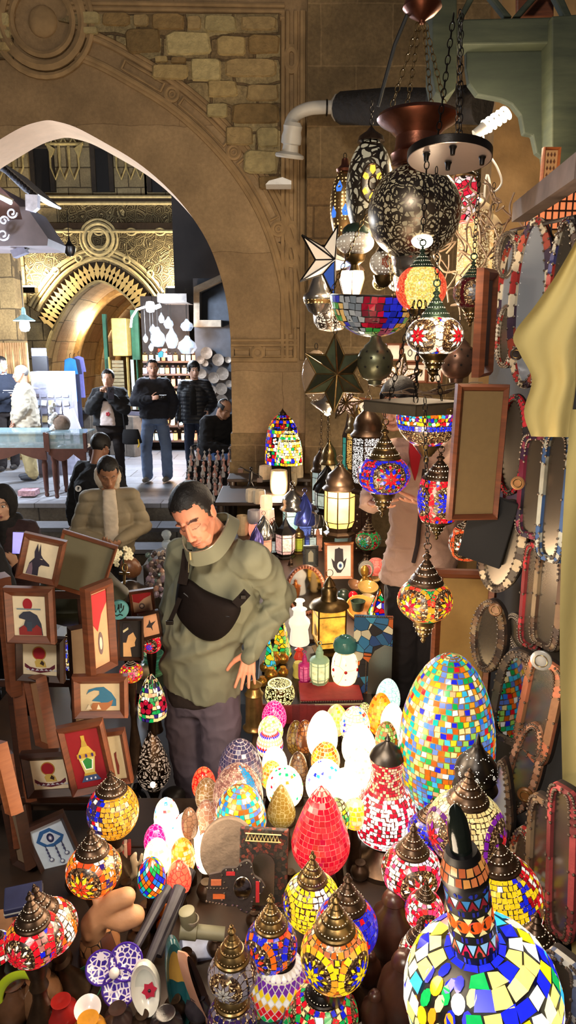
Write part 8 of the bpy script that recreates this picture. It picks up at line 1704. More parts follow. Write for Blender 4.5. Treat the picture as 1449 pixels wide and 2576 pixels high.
for a in((40,2560,110,C(90,60,40),'brown glazed pot in the bottom left corner'),(105,2545,110,C(110,76,50),'brown mottled jar under the yellow-green snake'),(160,2590,90,C(140,30,26),'dark red jug beside the brown jar'),(228,2640,96,C(190,130,40),'golden yellow jug under the white funnel'),(300,2600,80,C(60,44,40),'dark brown pot right of the golden jug'),(420,2620,90,C(46,38,40),'blackish pot at the bottom edge'),(500,2560,70,C(50,44,50),'dark grey pot near the purple lamp'),(30,2440,70,C(70,70,60),'grey-green pot under the red lamp at the far left'),(150,2440,70,C(80,60,44),'olive brown jar under the red and clear lamp')):
 pot(a[0],a[1],a[2],a[3],a[4])
t,s=pot(222,2548,66,C(226,216,214),'white ceramic funnel bowl tilted on the golden jug',[(0,-.6),(.08,-.6),(.12,-.1),(.5,.15),(.95,.6),(1,.8),(.94,.8),(.45,.3),(0,.25)],Y=1.40,name='funnel_bowl',cat='bowl',rot=(.35,.1,0),var=.08)
p=P(288,2448,1.50);s=mpp(p);t=thing('violet_trio_bowl','violet and white three-lobed ceramic bowl with a white centre ball','bowl',tuple(p),(.75,.15,0));vw=voromat('violet_spots',[C(70,50,150),C(60,40,140),C(84,64,170)],75,0,.12,C(226,216,226),base=1,rough=.15)
for a,r in((.9,42),(2.9,38),(-1.0,42)):
 cx_,cz=36*s*math.cos(a),34*s*math.sin(a);R=r*s;mb=MB();lathe(mb,[(0,-R*.5),(R*.6,-R*.45),(R,0),(R*1.02,R*.1)],28,M=T(cx_,cz,0),cap=False);l_=obj('lobe',mb,plain('violet_glaze',C(66,40,140),.15,var=.2),t);mb=MB();lathe(mb,[(R*1.0,R*.1),(R*.82,R*.06),(R*.5,-R*.15),(0,-R*.22)],28,M=T(cx_,cz,0),cap=False);obj('spotted_inside',mb,vw,l_);mb=MB();torus(mb,R*.98,R*.07,M=T(cx_,cz,R*.1)@RX(PI/2),u=28);obj('rim',mb,plain('violet_glaze',(0,0,0)),l_)
mb=MB();sphere(mb,(0,0,.012),.014);obj('centre_ball',mb,plain('white_glaze',C(226,216,210),.2),t)
pot(232,2480,84,C(50,110,70),'green and black patterned bowl behind the violet one',BOWL,Y=1.56,name='ceramic_bowl',cat='bowl',rot=(.6,-.3,0),var=.6)
def leafdish(px,py,w,h,Y,label,cols,name='leaf_dish',rot=(0,0,0),cat='dish'):
 p=P(px,py,Y);s=mpp(p);t=thing(name,label,cat,tuple(p),rot);W_,H_=w*s/2,h*s/2;mb=MB();v=[];f=[];cc=[];n=26;L_=[(1.0,0),(.92,-.008),(.7,.006),(.4,.014),(.02,.016)]
 for k_,y in L_:
  for i in range(n):a=2*PI*i/n;v.append((W_*k_*math.cos(a),y,H_*k_*math.sin(a)))
 for j in range(4):
  for i in range(n):f.append((j*n+i,j*n+(i+1)%n,(j+1)*n+(i+1)%n,(j+1)*n+i));cc.append(cols[j%len(cols)]if j<2 else cols[2 if i<n*.45 else(1 if len(cols)<4 else 3)])
 v+=[(x_*.96,.03,z_*.96)for x_,_,z_ in v[:n]]
 for i in range(n):f.append((5*n+i,5*n+(i+1)%n,(i+1)%n,i));cc.append(cols[0])
 f.append(tuple(range(6*n-1,5*n-1,-1)));cc.append(cols[0]);mb.add(v,f,cc);obj('dish_body',mb,vcm,t);return t,s
t,s=leafdish(366,2490,74,128,1.44,'white ceramic spoon-shaped dish painted with a red flower',[C(206,204,196),C(220,216,206),C(196,198,190)],rot=(-.5,-.15,.2));mb=MB();ext(mb,[((.014 if i%2 else .020)*math.cos(i*PI/6)+.009,(.014 if i%2 else .020)*math.sin(i*PI/6)-.004)for i in range(12)],.002,C(170,36,60),M=T(0,.0,0)@RX(-.1));sphere(mb,(.009,-.002,-.004),.004,C(20,16,20));obj('red_flower',mb,vcm,t);mb=MB();tube(mb,[(-.01,.005,-.055),(-.022,.01,-.085)],.010,10);obj('handle',mb,plain('white_glaze',(0,0,0)),t)
leafdish(448,2480,56,236,1.46,'long teal and gold leaf-shaped dish standing on end',[C(30,76,80),C(40,90,92),C(170,130,60),C(24,70,76)],rot=(-.3,-.06,.3));leafdish(500,2490,30,220,1.44,'narrow long brown dish with a pinkish edge beside the teal one',[C(190,140,116),C(50,34,30),C(40,30,28)],rot=(-.3,-.12,.9))
for i,(a,b,l)in enumerate((((335,2395,1.56),(420,2235,1.75),'leftmost dark stick with a cream line'),((372,2425,1.52),(452,2235,1.72),'dark carved stick in the middle of the three'),((398,2405,1.62),(478,2190,1.85),'dark stick leaning toward the white eggs'))):
 pa,pb_=P(*a),P(*b);t=thing('carved_stick',l,'stick',tuple(pa),group='carved dark sticks leaning together');d_=pb_-pa;mb=MB();tube(mb,[(0,0,0),d_*.5,d_],[.012,.015,.02],10);obj('shaft',mb,plain('dark_carved_wood',C(46,42,50),.5,var=.4,vs=30),t);mb=MB();tube(mb,[d_*.1+Vector((0,-.014,0)),d_*.55+Vector((0,-.017,0)),d_*.95+Vector((0,-.021,0))],.0022,5);obj('cream_line',mb,plain('cream_paint',C(200,196,170),.5),t)
for px,py,l in((416,2290,'orange ball above the other between the sticks'),(410,2328,'lower orange ball between the sticks')):t,s=pot(px,py+16,34,C(220,120,40),l,[(0,0),(.5,.08),(.9,.5),(1,1),(.9,1.5),(.5,1.92),(0,2)],Y=1.72,name='orange_ball',cat='ball',group=None)
p=P(575,2138,1.80);s=mpp(p);t=thing('stone_disc','round grey pitted board leaning before the yellow mosaic egg','board',tuple(p),(-.25,.0,.05));mb=MB();lathe(mb,[(0,-.012),(68*s,-.012),(71*s,-.006),(71*s,.008),(68*s,.012),(0,.012)],44,M=S3(1,1,1.18)@RX(PI/2));obj('disc',mb,plain('pitted_grey_board',C(112,96,82),.9,var=.25,vs=30,bmp=.8,bs=45,bd=.006),t)
t=thing('embroidered_mirror','dark embroidered upright frame with an arched mirror, right of the stone disc','mirror',tuple(P(662,2190,1.74)),(-.25,0,-.08));s=mpp(t.location);W_,H_=122*s,205*s;mb=MB();box(mb,-W_/2,W_/2,0,.02,-H_/2,H_/2);em=voromat('beaded_cloth',[C(50,36,30),C(90,40,34),C(30,26,26),C(60,50,44),C(120,56,40)],90,0,.05,base=1,rough=.7);obj('cloth_frame',mb,em,t,bevel=.003,smooth=0)
mb=MB();ext(mb,[(-W_*.22,-H_*.42),(W_*.24,-H_*.42),(W_*.24,H_*.08)]+[(W_*.01+W_*.23*math.cos(a),H_*.08+W_*.23*math.sin(a))for a in(PI*k/10 for k in range(1,10))]+[(-W_*.22,H_*.08)],.003,M=T(0,-.004,0));obj('mirror_glass',mb,mirg,t,smooth=0)
mb=MB();
for k in range(9):tube(mb,[(-W_*.36+W_*.075*k,-.004,H_*.37),(-W_*.32+W_*.075*k,-.004,H_*.44),(-W_*.285+W_*.075*k,-.004,H_*.37)],.0018,4)
for z_ in(.36,.45):tube(mb,[(-W_*.38,-.004,H_*z_),(W_*.36,-.004,H_*z_)],.0022,4)
obj('cream_braid',mb,plain('cream_braid',C(190,176,120),.8),t)
t=thing('studded_mirror','small oval mirror in a studded red and orange leather hand shape','mirror',tuple(P(606,2232,1.66)),(-.3,0,0));s=mpp(t.location);mb=MB();o=smooth_poly([(50*math.cos(a)*(1+.22*math.cos(5*a)),58*math.sin(a)*(1+.15*math.cos(5*a)))for a in(2*PI*k/24 for k in range(25))],2)[:-1];ext(mb,[(x_*s,z_*s)for x_,z_ in o],.014,C(44,34,30));ext(mb,[(-88*s,-36*s),(-40*s,-44*s),(-30*s,40*s),(-80*s,30*s)],.012,C(52,38,32),M=T(0,.001,0));cbox(mb,(-55*s,-.001,-22*s),(30*s,.004,11*s),C(210,100,40));cbox(mb,(-62*s,-.001,12*s),(26*s,.004,14*s),C(190,100,60));cbox(mb,(-26*s,-.001,34*s),(22*s,.004,9*s),C(190,40,44));cbox(mb,(42*s,-.003,-10*s),(9*s,.004,50*s),C(180,30,36));obj('leather_body',mb,vcf,t,smooth=20)
mb=MB();lathe(mb,[(0,0),(21*s,0),(21*s,.004),(0,.004)],28,M=T(4*s,-.004,0)@S3(1,1,1.25)@RX(PI/2));obj('mirror_glass',mb,mirm,t);mb=MB();torus(mb,21.5*s,.0016,M=T(4*s,-.005,0)@S3(1,1,1.25),u=28);obj('glass_rim',mb,silver,t);mb=MB()
for k in range(0,len(o),2):sphere(mb,(o[k][0]*s*.92,-.002,o[k][1]*s*.92),.0035,u=6,w=4)
for k in range(7):sphere(mb,((-86+8*k)*s,-.001,(-34-1.2*k)*s),.0035,u=6,w=4);sphere(mb,((-84+8*k)*s,-.001,(-2)*s),.0035,u=6,w=4)
obj('studs',mb,silver,t)
t=thing('plastic_pipe_fitting','grey-green plastic pipe fitting with a round cap and tie','fitting',tuple(P(515,2345,1.62)),(0,.12,0));s=mpp(t.location);mb=MB();lathe(mb,[(20*s,-62*s),(22*s,-60*s),(22*s,-20*s),(17*s,-18*s),(17*s,50*s),(0,50*s)],20,M=RY(PI/2));lathe(mb,[(16*s,0),(18*s,14*s),(20*s,18*s),(20*s,52*s),(15*s,54*s),(0,54*s)],20,M=T(-38*s,0,8*s)@RY(-.25));obj('body',mb,plain('grey_green_plastic',C(120,116,92),.5,var=.12),t)
mb=MB();
for k in range(4):torus(mb,(16+k)*s,.0018,M=T(-38*s,0,(26+4*k)*s)@RX(PI/2))
obj('string',mb,plain('string_grey',C(130,120,104),.8),t)
t=thing('snake_ornament','shiny yellow-green arched snake ornament at the lower left edge','ornament',tuple(P(60,2480,1.42)));s=mpp(t.location);mb=MB();tube(mb,smooth_poly([(x_*s,0,z_*s)for x_,z_ in((-70,-70),(-66,-30),(-50,6),(-22,30),(12,34),(40,16),(52,-14))],5),[.012]*26+[.006]*5,12,flat=.5);obj('snake_body',mb,plain('lime_enamel',C(180,200,40),.12,var=.15),t)
t=thing('striped_textile','folded red and white striped fabric behind the tan toy','textile',tuple(P(262,2165,2.02)),(-.4,0,.2));s=mpp(t.location);mb=MB()
for k in range(14):x_=(-60+9*k)*s;box(mb,x_,x_+9*s,.012*math.sin(k),.05,-50*s,34*s,C(150,40,36)if k%2 else C(206,170,150))
obj('fabric',mb,vcf,t,bevel=.003,smooth=0)
t,s=blob('bone_doll','little bone-coloured doll tied with string beside the white eggs','doll',338,2175,1.92,[[(0,0,-30,7),(0,0,0,8),(-2,0,18,9),(4,0,32,5)],[(0,0,0,5),(16,0,4,4),(20,0,30,4)],[(0,0,-20,6),(-8,0,-38,6)]],plain('bone',C(226,210,180),.4),vox=.004)
for k,(px,py,w,h,c,l)in enumerate(((60,2262,90,34,C(50,54,90),'blue cloth-covered box below the pale boards'),(10,2330,70,50,C(170,120,80),'tan carton at the left edge'),(490,2405,80,90,C(150,160,190),'pale blue crumpled packet between the pots'),(250,2330,70,50,C(40,28,24),'dark wooden box behind the spotted pot'))):
 q=P(px,py,1.66 if k<3 else 1.8);s=mpp(q);t=thing('small_box',l,'box',tuple(q),(.3,.1*k,.3));mb=MB();cbox(mb,(0,0,0),(w*s,.07,h*s));obj('box_body',mb,plain('box_%d'%k,c,.6,var=.3,vs=20),t,bevel=.003,smooth=0);mb=MB();cbox(mb,(0,-.001,0),(w*s*1.01,.072,h*s*.12));obj('band',mb,plain('box_band',C(190,190,180),.5),t,smooth=0)
t,s=pot(660,2600,118,C(60,70,110),'wavy-rimmed stained glass bowl at the bottom edge of the photo',[(0,0),(.4,0),(.7,.3),(.92,.8),(1,1.3),(.96,1.3),(.86,.8),(0,.3)],Y=1.36,name='wavy_glass_bowl',cat='bowl',group=None,mat=voromat('wavy_glass',[C(40,60,130),C(60,110,80),C(180,120,50),C(70,70,90),C(110,40,70)],30,.25,.04))
for a in((985,2395,120,'tall dark turned vase between the orange lamp and the pink one'),(1010,2560,130,'big dark brown turned base at the bottom, left of the leaded lamp'),(940,2580,70,'slim dark vase beside the big brown base'),(930,2470,60,'dark turned stand behind the slim vase')):
 pot(a[0],a[1],a[2],C(64,38,28),a[3],[(0,0),(.7,0),(.9,.4),(1,1.2),(.85,1.9),(.5,2.3),(.42,2.5),(.5,2.6),(.45,2.75),(.3,3.0),(0,3.05)],name='turned_vase',cat='vase',group='dark turned wooden vases',rough=.3)
for k,(px,py,w)in enumerate(((350,2380,60),(470,2440,56),(545,2400,50),(520,2260,50),(370,2320,56),(900,2300,50),(730,2230,44),(905,2210,48),(640,2330,44),(320,2260,50),(190,2240,50),(440,2560,60),(360,2600,60),(75,2320,50))):
 pot(px,py,w,C(44,34,30),'small dark metal or wooden pot standing among the lamps',POT,name='dark_pot',group='small dark pots among the lamps',var=.4,rough=.35,mat=bronze)
for k,pts in enumerate(([(700,2210,1.8),(690,2260,1.75),(705,2310,1.7),(660,2350,1.6),(600,2370,1.6),(560,2390,1.58)],[(655,2000,2.05),(668,2060,2.0),(650,2100,1.95),(672,2140,1.9)],[(700,2300,1.7),(720,2260,1.75),(710,2210,1.8)])):
 t=thing('power_cable',['black power cable winding behind the blue and orange lamp','black cable hanging before the yellow mosaic egg','short black cable beside the brass lamp cap'][k],'cable',tuple(P(*pts[0])));mb=MB();tube(mb,smooth_poly([tuple(P(*q)-t.location)for q in pts],5),.0035,6);obj('cable',mb,cordm,t)
YCP=9.2
t=thing('shop_canopy','brown shop canopy with corrugated roof and white scroll ornaments, upper left','canopy',tuple(P(0,560,YCP)));o_=t.location.copy()
def cpoly(name,pts,Y,d,mat,par=None,bevel=0):mb=MB();q=[P(x_,y_,Y)-o_ for x_,y_ in pts];ext(mb,[(v_.x,v_.z)for v_ in q],d,M=T(0,q[0].y,0));return obj(name,mb,mat,par or t,smooth=0,bevel=bevel)
bw_=plain('canopy_brown',C(84,72,74),.6,var=.25,vs=4)
cpoly('soffit_board',[(-140,455),(0,470),(66,536),(60,552),(-140,552)],YCP,.9,plain('canopy_soffit',C(96,66,60),.7));cpoly('fascia',[(-140,552),(56,552),(48,520),(66,520),(121,600),(119,618),(-140,620)],YCP-.1,.7,bw_);cpoly('end_board',[(63,488),(94,490),(94,522),(82,532),(64,528)],YCP-.12,.1,plain('white_board',C(190,186,196),.6));cpoly('roof_edge',[(-140,330),(0,404),(96,488),(92,492),(60,482),(0,424),(-140,350)],YCP-.05,.9,plain('pale_tin',C(150,156,170),.5))
mb=MB()
for k in range(12):q=P(-4+8.2*k,412+7.2*k,YCP-.07)-o_;sphere(mb,q,(.03,.05,.035),u=8,w=6)
obj('roof_corrugation',mb,plain('dark_gap',C(40,40,50),.8),t)
mb=MB()
for cx_,cy_,r,sg in((30,535,14,1),(10,555,12,-1),(8,590,16,1)):tube(mb,[P(cx_+r*(1-k/26)*math.cos(sg*k*.42),cy_+r*(1-k/26)*math.sin(sg*k*.42),YCP-.16)-o_ for k in range(20)],.012,5)
obj('scroll_ornament',mb,plain('scroll_white',C(214,216,230),.5),t)
def lampthing(name,label,px,py,Y,parts,rot=(0,0,0)):
 q=P(px,py,Y);t_=thing(name,label,'lamp',tuple(q),rot);s_=mpp(q)
 for nm,kind,dat,m in parts:
  mb=MB()
  if kind=='b':cbox(mb,dat[0],dat[1])
  elif kind=='l':lathe(mb,[(r*s_,z_*s_)for r,z_ in dat],20)
  else:tube(mb,[(x_*s_,0,z_*s_)for x_,z_ in dat[0]],dat[1]*s_,8)
  obj(nm,mb,m,t_)
 return t_
cool=emit('cool_white_light',C(225,236,255),9)
lampthing('tube_light','bright white tube light under the brown canopy',8,498,YCP-.25,[('tube','t',([(-40,18),(20,-12)],5),cool),('fixture','t',([(-44,24),(24,-6)],4),pipem)])
lampthing('pendant_street_lamp','pale enamel lamp shade with a blue-white bulb at the left stall',61,808,10.5,[('shade','l',[(26,0),(27,2),(14,10),(6,16),(5,30),(2,34),(0,34)],plain('pale_green_enamel',C(130,160,160),.4)),('bulb','l',[(0,-26),(9,-24),(13,-16),(12,-4),(10,0),(0,0)],cool),('cord','t',([(0,34),(0,120)],1),blackm)])
lampthing('street_lamp','blazing cool white street lamp on a curved arm left of the glass lamps',378,772,11.8,[('bulb','l',[(0,-14),(9,-12),(13,0),(9,12),(0,14)],emit('street_white',C(235,244,255),30)),('side_bulb','t',([(12,-2),(26,4)],5),cool),('arm','t',([(-14,0),(-34,-6),(-48,-26),(-52,-50)],3),pipem)])
for a in((168,800,19,'first'),(232,818,22,'second'),(262,826,25,'third')):lampthing('tunnel_floodlight',a[3]+' small floodlight along the tunnel wall counted from the entrance',a[0],a[1],a[2],[('lens','b',((0,-.02,0),(.17,.05,.2)),emit('warm_flood',C(255,226,170),9)),('housing','b',((0,.05,-.02),(.22,.09,.26)),blackm)])
for a in((70,730,'left'),(440,732,'right')):lampthing('gate_floodlight','warm floodlight at the '+a[2]+' foot of the gate carving',a[0],a[1],YG-.35,[('lens','b',((0,0,.08),(.34,.2,.04)),emit('warm_flood2',C(255,236,190),16)),('housing','b',((0,0,0),(.4,.24,.12)),blackm)])
lampthing('security_camera','small dark security camera box under the canopy',50,634,9.3,[('housing','b',((0,0,0),(.18,.12,.09)),plain('grey_case',C(90,86,100),.5)),('mount','b',((.09,0,.05),(.05,.08,.1)),blackm)],(0,-.35,0))
lampthing('mosque_lantern','dark metal lantern hanging in front of the gate carving',175,625,13.5,[('body','l',[(0,-20),(8,-18),(15,-8),(16,4),(8,10),(3,18),(0,40)],blackm),('chain','t',([(0,38),(0,90)],1),blackm)])
def slab(name,label,cat,x0,y0,x1,y1,Y,d,mat,part='panel',group=None,rot=(0,0,0),deco=None):
 a,b=P(x0,y0,Y),P(x1,y1,Y);c=(a+b)/2;t_=thing(name,label,cat,tuple(c),rot,group);mb=MB();cbox(mb,(0,d/2,0),(abs(b.x-a.x),d,abs(a.z-b.z)));obj(part,mb,mat,t_,smooth=0,bevel=.004)
 return t_,abs(b.x-a.x),abs(a.z-b.z)
t_,w,h=slab('curtain','golden draped curtain with a built-in glow at the left stall','curtain',-30,862,76,960,11.8,.03,plain('glowing_gold_cloth',C(226,190,130),.6,var=.5,vs=9,emis=.55,scale=(6,1,1)),'cloth')  # lamplight on the curtain is put into the cloth as emission
mb=MB()
for k in range(16):x_=-w/2+w*(k+.5)/16;tube(mb,[(x_,-.02,h/2),(x_+.02*math.sin(k*2),-.03,0),(x_,-.02,-h/2)],.02,6)
obj('folds',mb,plain('shaded_curtain_folds',C(150,110,66),.6,var=.3,emis=.25),t_)  # fold shade painted as a darker, dimmer copy of the cloth
slab('television','black screen standing above the goods of the left stall','screen',79,896,121,934,11.2,.06,plain('tv_black',C(26,28,40),.3),'screen');slab('light_panel','bluish white lit panel behind the black screen','light',78,876,116,897,11.5,.04,emit('blue_white_panel',C(200,214,255),1.6))
cw_=plain('red_brown_wood',C(92,58,50),.45,var=.2);
def showcase(x0,x1,yt,Y,label,dep=.55):
 a,b=P(x0,yt,Y),P(x1,yt,Y);t_=thing('display_case',label,'display case',((a.x+b.x)/2,Y+dep/2,PZ),group='glass display cases at the left stall');w=b.x-a.x;H=a.z-PZ
 mb=MB();box(mb,-w/2,w/2,-dep/2,dep/2,H-.02,H);obj('glass_top',mb,glassmat('case_glass',C(170,200,210),.5),t_,smooth=0);mb=MB();box(mb,-w/2+.02,w/2-.02,-dep/2+.01,-dep/2+.02,H-.20,H-.02);obj('glass_front',mb,glassmat('case_glass',(0,0,0)),t_,smooth=0)
 mb=MB();box(mb,-w/2,w/2,-dep/2,dep/2,H-.24,H-.20);
 for sx in(-1,1):box(mb,sx*(w/2)-.02,sx*(w/2)+.02,-dep/2-.01,-dep/2+.04,H-.24,H)
 n=12;ext(mb,[(-w/2,H-.24),(w/2,H-.24)]+[(w/2-w*k/n,H-.27-.09*abs(math.cos(PI*k/n*1.5)))for k in range(n+1)],.03,M=T(0,-dep/2,0));obj('carcass',mb,cw_,t_,smooth=0)
 for sx in(-1,1):
  for sy in(-1,1):mb=MB();lathe(mb,[(.018,0),(.03,.02),(.022,.06),(.03,.10),(.035,.3),(.04,H-.42),(.03,H-.38),(.045,H-.34),(.035,H-.24)],12,M=T(sx*(w/2-.05),sy*(dep/2-.05),0));obj('leg',mb,cw_,t_)
 mb=MB();rr=random.Random(int(x0)+300)
 for k in range(26):sphere(mb,(rr.uniform(-w/2+.05,w/2-.05),rr.uniform(-dep/2+.05,0),H-.19),(.03,.025,.018),rr.choice([C(200,210,230),C(60,60,80),C(160,50,50),C(220,220,230)]),u=6,w=4)
 j_=obj('trinkets',mb,vcm,t_);j_['kind']='stuff'
showcase(-90,112,1088,8.95,'long glass display case with trinkets on turned legs, left one');showcase(118,212,1090,8.85,'short glass display case with trinkets on turned legs, right one',.5)
rr=random.Random(31);t_=thing('goods_rack','white rack covered with small packets behind the display cases','rack',tuple(P(135,1085,10.6)-Vector((0,0,.0))));t_.location.z=PZ;q=P(135,935,10.6).z-PZ;mb=MB();box(mb,-.28,.3,0,.3,0,q);obj('rack_body',mb,plain('pale_rack',C(150,150,170),.5),t_,smooth=0)
for i in range(9):
 for j in range(5):
  mb=MB();cbox(mb,(0,0,0),(.085,.02,.1),rr.choice([C(200,205,220),C(120,120,140),C(190,170,130),C(90,80,90),C(160,170,190)]));obj('packet',mb,vcm,t_,loc=(-.22+.11*j,-.02-.02*i*.5+.05,q-.08-.125*i),rot=(-.3,rr.uniform(-.15,.15),0),smooth=0)
for k,(px,c,l,y0,y1)in enumerate(((166,C(60,56,66),'dark shirt, first of the hanging clothes',960,1090),(176,C(30,100,170),'bright blue shirt on a hanger',905,1010),(187,C(30,34,60),'navy shirt right of the bright blue one',905,1075),(197,C(90,90,150),'violet blue shirt, last of the hanging clothes',900,1000),(182,C(90,110,130),'grey-blue trousers hanging below the shirts',1005,1085))):
 q=P(px,y0,12.2+.15*k);s=mpp(q);H=(y1-y0)*s;t_=thing('hanging_shirt',l,'clothes',tuple(q),(0,0,.3),'clothes hanging at the left stall');mb=MB();v=[(-.09,0),(-.02,.03),(.02,.03),(.09,0),(.12,-.25),(.07,-.25),(.08,-H),(-.08,-H),(-.07,-.25),(-.12,-.25)];ext(mb,v,.04);obj('garment',mb,plain('garment_%d'%k,c,.9,var=.25,vs=8),t_,smooth=0,bevel=.01);mb=MB();tube(mb,[(0,.02,.02),(0,.02,.09),(.02,.02,.11)],.005,5);obj('hanger',mb,blackm,t_)
t_=thing('market_counter','grey wooden counter with cloths along the tunnel wall','counter',(P(250,1085,12.6).x,12.9,PZ),(0,0,-.5));mb=MB()
for k in range(9):box(mb,-.9+.2*k,-.71+.2*k,-.2,.2,0,.72)
obj('boards',mb,plain('grey_boards',C(110,100,90),.8,var=.4,vs=7),t_,smooth=0,bevel=.01);mb=MB()
for k in range(14):cbox(mb,(rr.uniform(-.85,.85),rr.uniform(-.15,.15),.76),(.3,.22,.07),rr.choice([C(60,60,70),C(150,150,150),C(100,96,110),C(40,40,50)]),M=None)
obj('folded_cloths',mb,vcf,t_,smooth=0)['kind']='stuff'
t_=thing('flower_headdress','white flowered headdress on a stand between the display cases','headdress',tuple(P(137,1085,9.3)));mb=MB()
for k in range(8):sphere(mb,(.03*math.sin(k*2),-.03,.04+.045*k),(.055-.003*k,.05,.04),u=8,w=6)
obj('blooms',mb,plain('white_bloom',C(220,220,220),.6),t_);mb=MB();sphere(mb,(.1,0,.1),(.12,.1,.12));lathe(mb,[(0,-.03),(.12,-.03),(.1,0),(0,.01)],16);obj('wreath_stand',mb,plain('dry_grass',C(110,90,76),.9,var=.5,bmp=.8),t_)
slab('paper_bag','white paper bag leaning against the rack','bag',165,1030,193,1086,10.0,.1,plain('white_paper',C(206,206,222),.7,var=.05),'bag_body',rot=(0,-.3,0))
glb=glassmat('blown_glass',C(150,165,185),.38,.08,.06);flame=emit('shop_bulb',C(255,226,190),7)
for k,(px,py,w,h,l)in enumerate(((397,848,40,50,'onion-shaped glass lamp, leftmost of the large ones'),(432,850,32,54,'egg-shaped glass lamp in the middle'),(471,868,50,46,'wide glass lamp with pointed top, right'),(424,812,26,30,'round glass lamp above the egg-shaped one'),(470,818,34,30,'glass lamp with a lit bulb, upper right'),(385,828,20,24,'small glass lamp at the upper left'),(380,872,14,18,'tiny glass ball below the onion-shaped lamp'),(366,850,14,20,'tiny glass ball beside the green doorway'),(406,800,16,26,'narrow glass lamp at the top'))):
 q=P(px,py,12.2);s=mpp(q);t_=thing('glass_hanging_lamp',l,'hanging lamp',tuple(q),group='blown glass lamps of the far shop');mb=MB();lathe(mb,[(0,-h/2*s),(w*.3*s,-h*.46*s),(w/2*s,-h*.15*s),(w*.42*s,h*.12*s),(w*.2*s,h*.3*s),(w*.08*s,h*.5*s)],20);obj('glass_body',mb,glb,t_);mb=MB();sphere(mb,(0,0,-.02),(.035,.035,.06));obj('bulb',mb,flame,t_);mb=MB();tube(mb,[(0,0,h*.45*s),(0,0,h*.45*s+.5)],.006,5);obj('cord',mb,blackm,t_)
for py,l in((908,'top'),(940,'second'),(972,'third'),(1070,'fourth'),(1108,'lowest')):
 slab('shop_shelf',l+' lit shelf of the lantern shop behind the standing people','shelf',358,py,512,py+5,13.0,.34,plain('shelf_board',C(96,70,56),.6),'board')
k=0
for row,cnt,hh in((908,9,24),(940,10,24),(972,8,30),(1070,8,32),(1108,9,30)):
 for j in range(cnt):
  px=366+j*(140/cnt)+rr.uniform(-2,2);q=P(px,row,13.06);s=mpp(q);t_=thing('shop_lantern','tiny lit lantern on the shelves of the far lantern shop','lantern',tuple(q),group='tiny lanterns on the far shop shelves');mb=MB();R=rr.uniform(4,7)*s;H=hh*s;lathe(mb,[(R*.8,.0),(R,H*.1),(R,H*.6),(R*.5,H*.8)],6);obj('panes',mb,emit('tiny_pane_%d'%(k%5),[C(255,190,110),C(255,220,170),C(190,230,230),C(255,150,110),C(230,210,255)][k%5],[1.8,3.2,1.0,1.2,.6][k%5]),t_,smooth=0);mb=MB();lathe(mb,[(R*1.15,H*.62),(R*.4,H*.82),(0,H)],6);obj('roof',mb,bronze,t_,smooth=0);k+=1
for px,py,r,l in((432,1000,19,'large golden glowing glass ball, leftmost of the low row'),(427,970,9,'small orange glowing egg on the third shelf'),(444,1006,12,'cream glowing ball beside the large golden one'),(560,1018,10,'glowing ball at the right beside the coat')):
 q=P(px,py,12.8);t_=thing('glowing_globe',l,'lamp',tuple(q),group='glowing balls of the far shop');mb=MB();s=mpp(q);sphere(mb,(0,0,0),r*s);obj('globe',mb,emit('golden_globe',C(255,206,130),1.8),t_);mb=MB();lathe(mb,[(r*.5*s,-r*1.15*s),(r*.4*s,-r*.85*s),(0,-r*.8*s)],16);obj('foot',mb,bronze,t_)
for i,(px,py,r,l)in enumerate(((520,888,15,'uppermost'),(549,905,15,'upper right'),(517,914,8,'small one under the uppermost'),(560,940,16,'large right-hand'),(538,950,14,'one with a warm reflection'),(557,978,15,'shining one above the seated man'),(505,905,10,'small left-hand'),(532,982,13,'lower left'),(558,1008,16,'lowest lit one'),(574,905,8,'small one by the pillar'),(508,940,12,'one beside the short-haired person'),(577,965,9,'one half behind the pillar'))):
 q=P(px,py,12.8);s=mpp(q);t_=thing('wall_plate',l+' of the round silver plates on the far shop wall','plate',tuple(q),group='round silver plates on the far wall');mb=MB();lathe(mb,[(0,.0),(r*.6*s,.0),(r*.7*s,.012),(r*s,.03),(r*1.0*s,.04),(0,.03)],26,M=RX(PI/2));obj('dish',mb,plain('embossed_silver',C(104,96,88),.4,.85,var=.4,vs=14,bmp=.5,bs=40),t_)
slab('shop_awning','dark ragged awning above the hanging glass lamps','awning',395,738,470,760,11.6,.8,plain('ragged_awning',C(52,46,42),.9,var=.5),'cover');slab('colour_panel','red, white and blue stained glass panel in the far shop','panel',397,877,420,899,12.6,.04,voromat('shop_panel',[C(220,60,40),C(230,230,220),C(60,150,200)],9,1.2,.04),'glass')
t_=thing('bottle_table','low table in the arch heaped with pinkish glass perfume bottles','table',(P(535,1250,7.9).x,7.9,GZ));mb=MB();cbox(mb,(0,0,.80),(.62,.6,.04));obj('table_top',mb,frame_d,t_,smooth=0);mb=MB()
for j in range(8):box(mb,-.31,.31,-.30+.075*j,-.225+.075*j,.82,.825+.055*j)
obj('stepped_display',mb,fabric('black_velvet',(0,0,0)),t_,smooth=0)
for sx in(-1,1):
 for sy in(-1,1):mb=MB();tube(mb,[(sx*.27,sy*.26,0),(sx*.27,sy*.26,.79)],.02,8);obj('leg',mb,frame_d,t_)
bc=t_.location.copy()
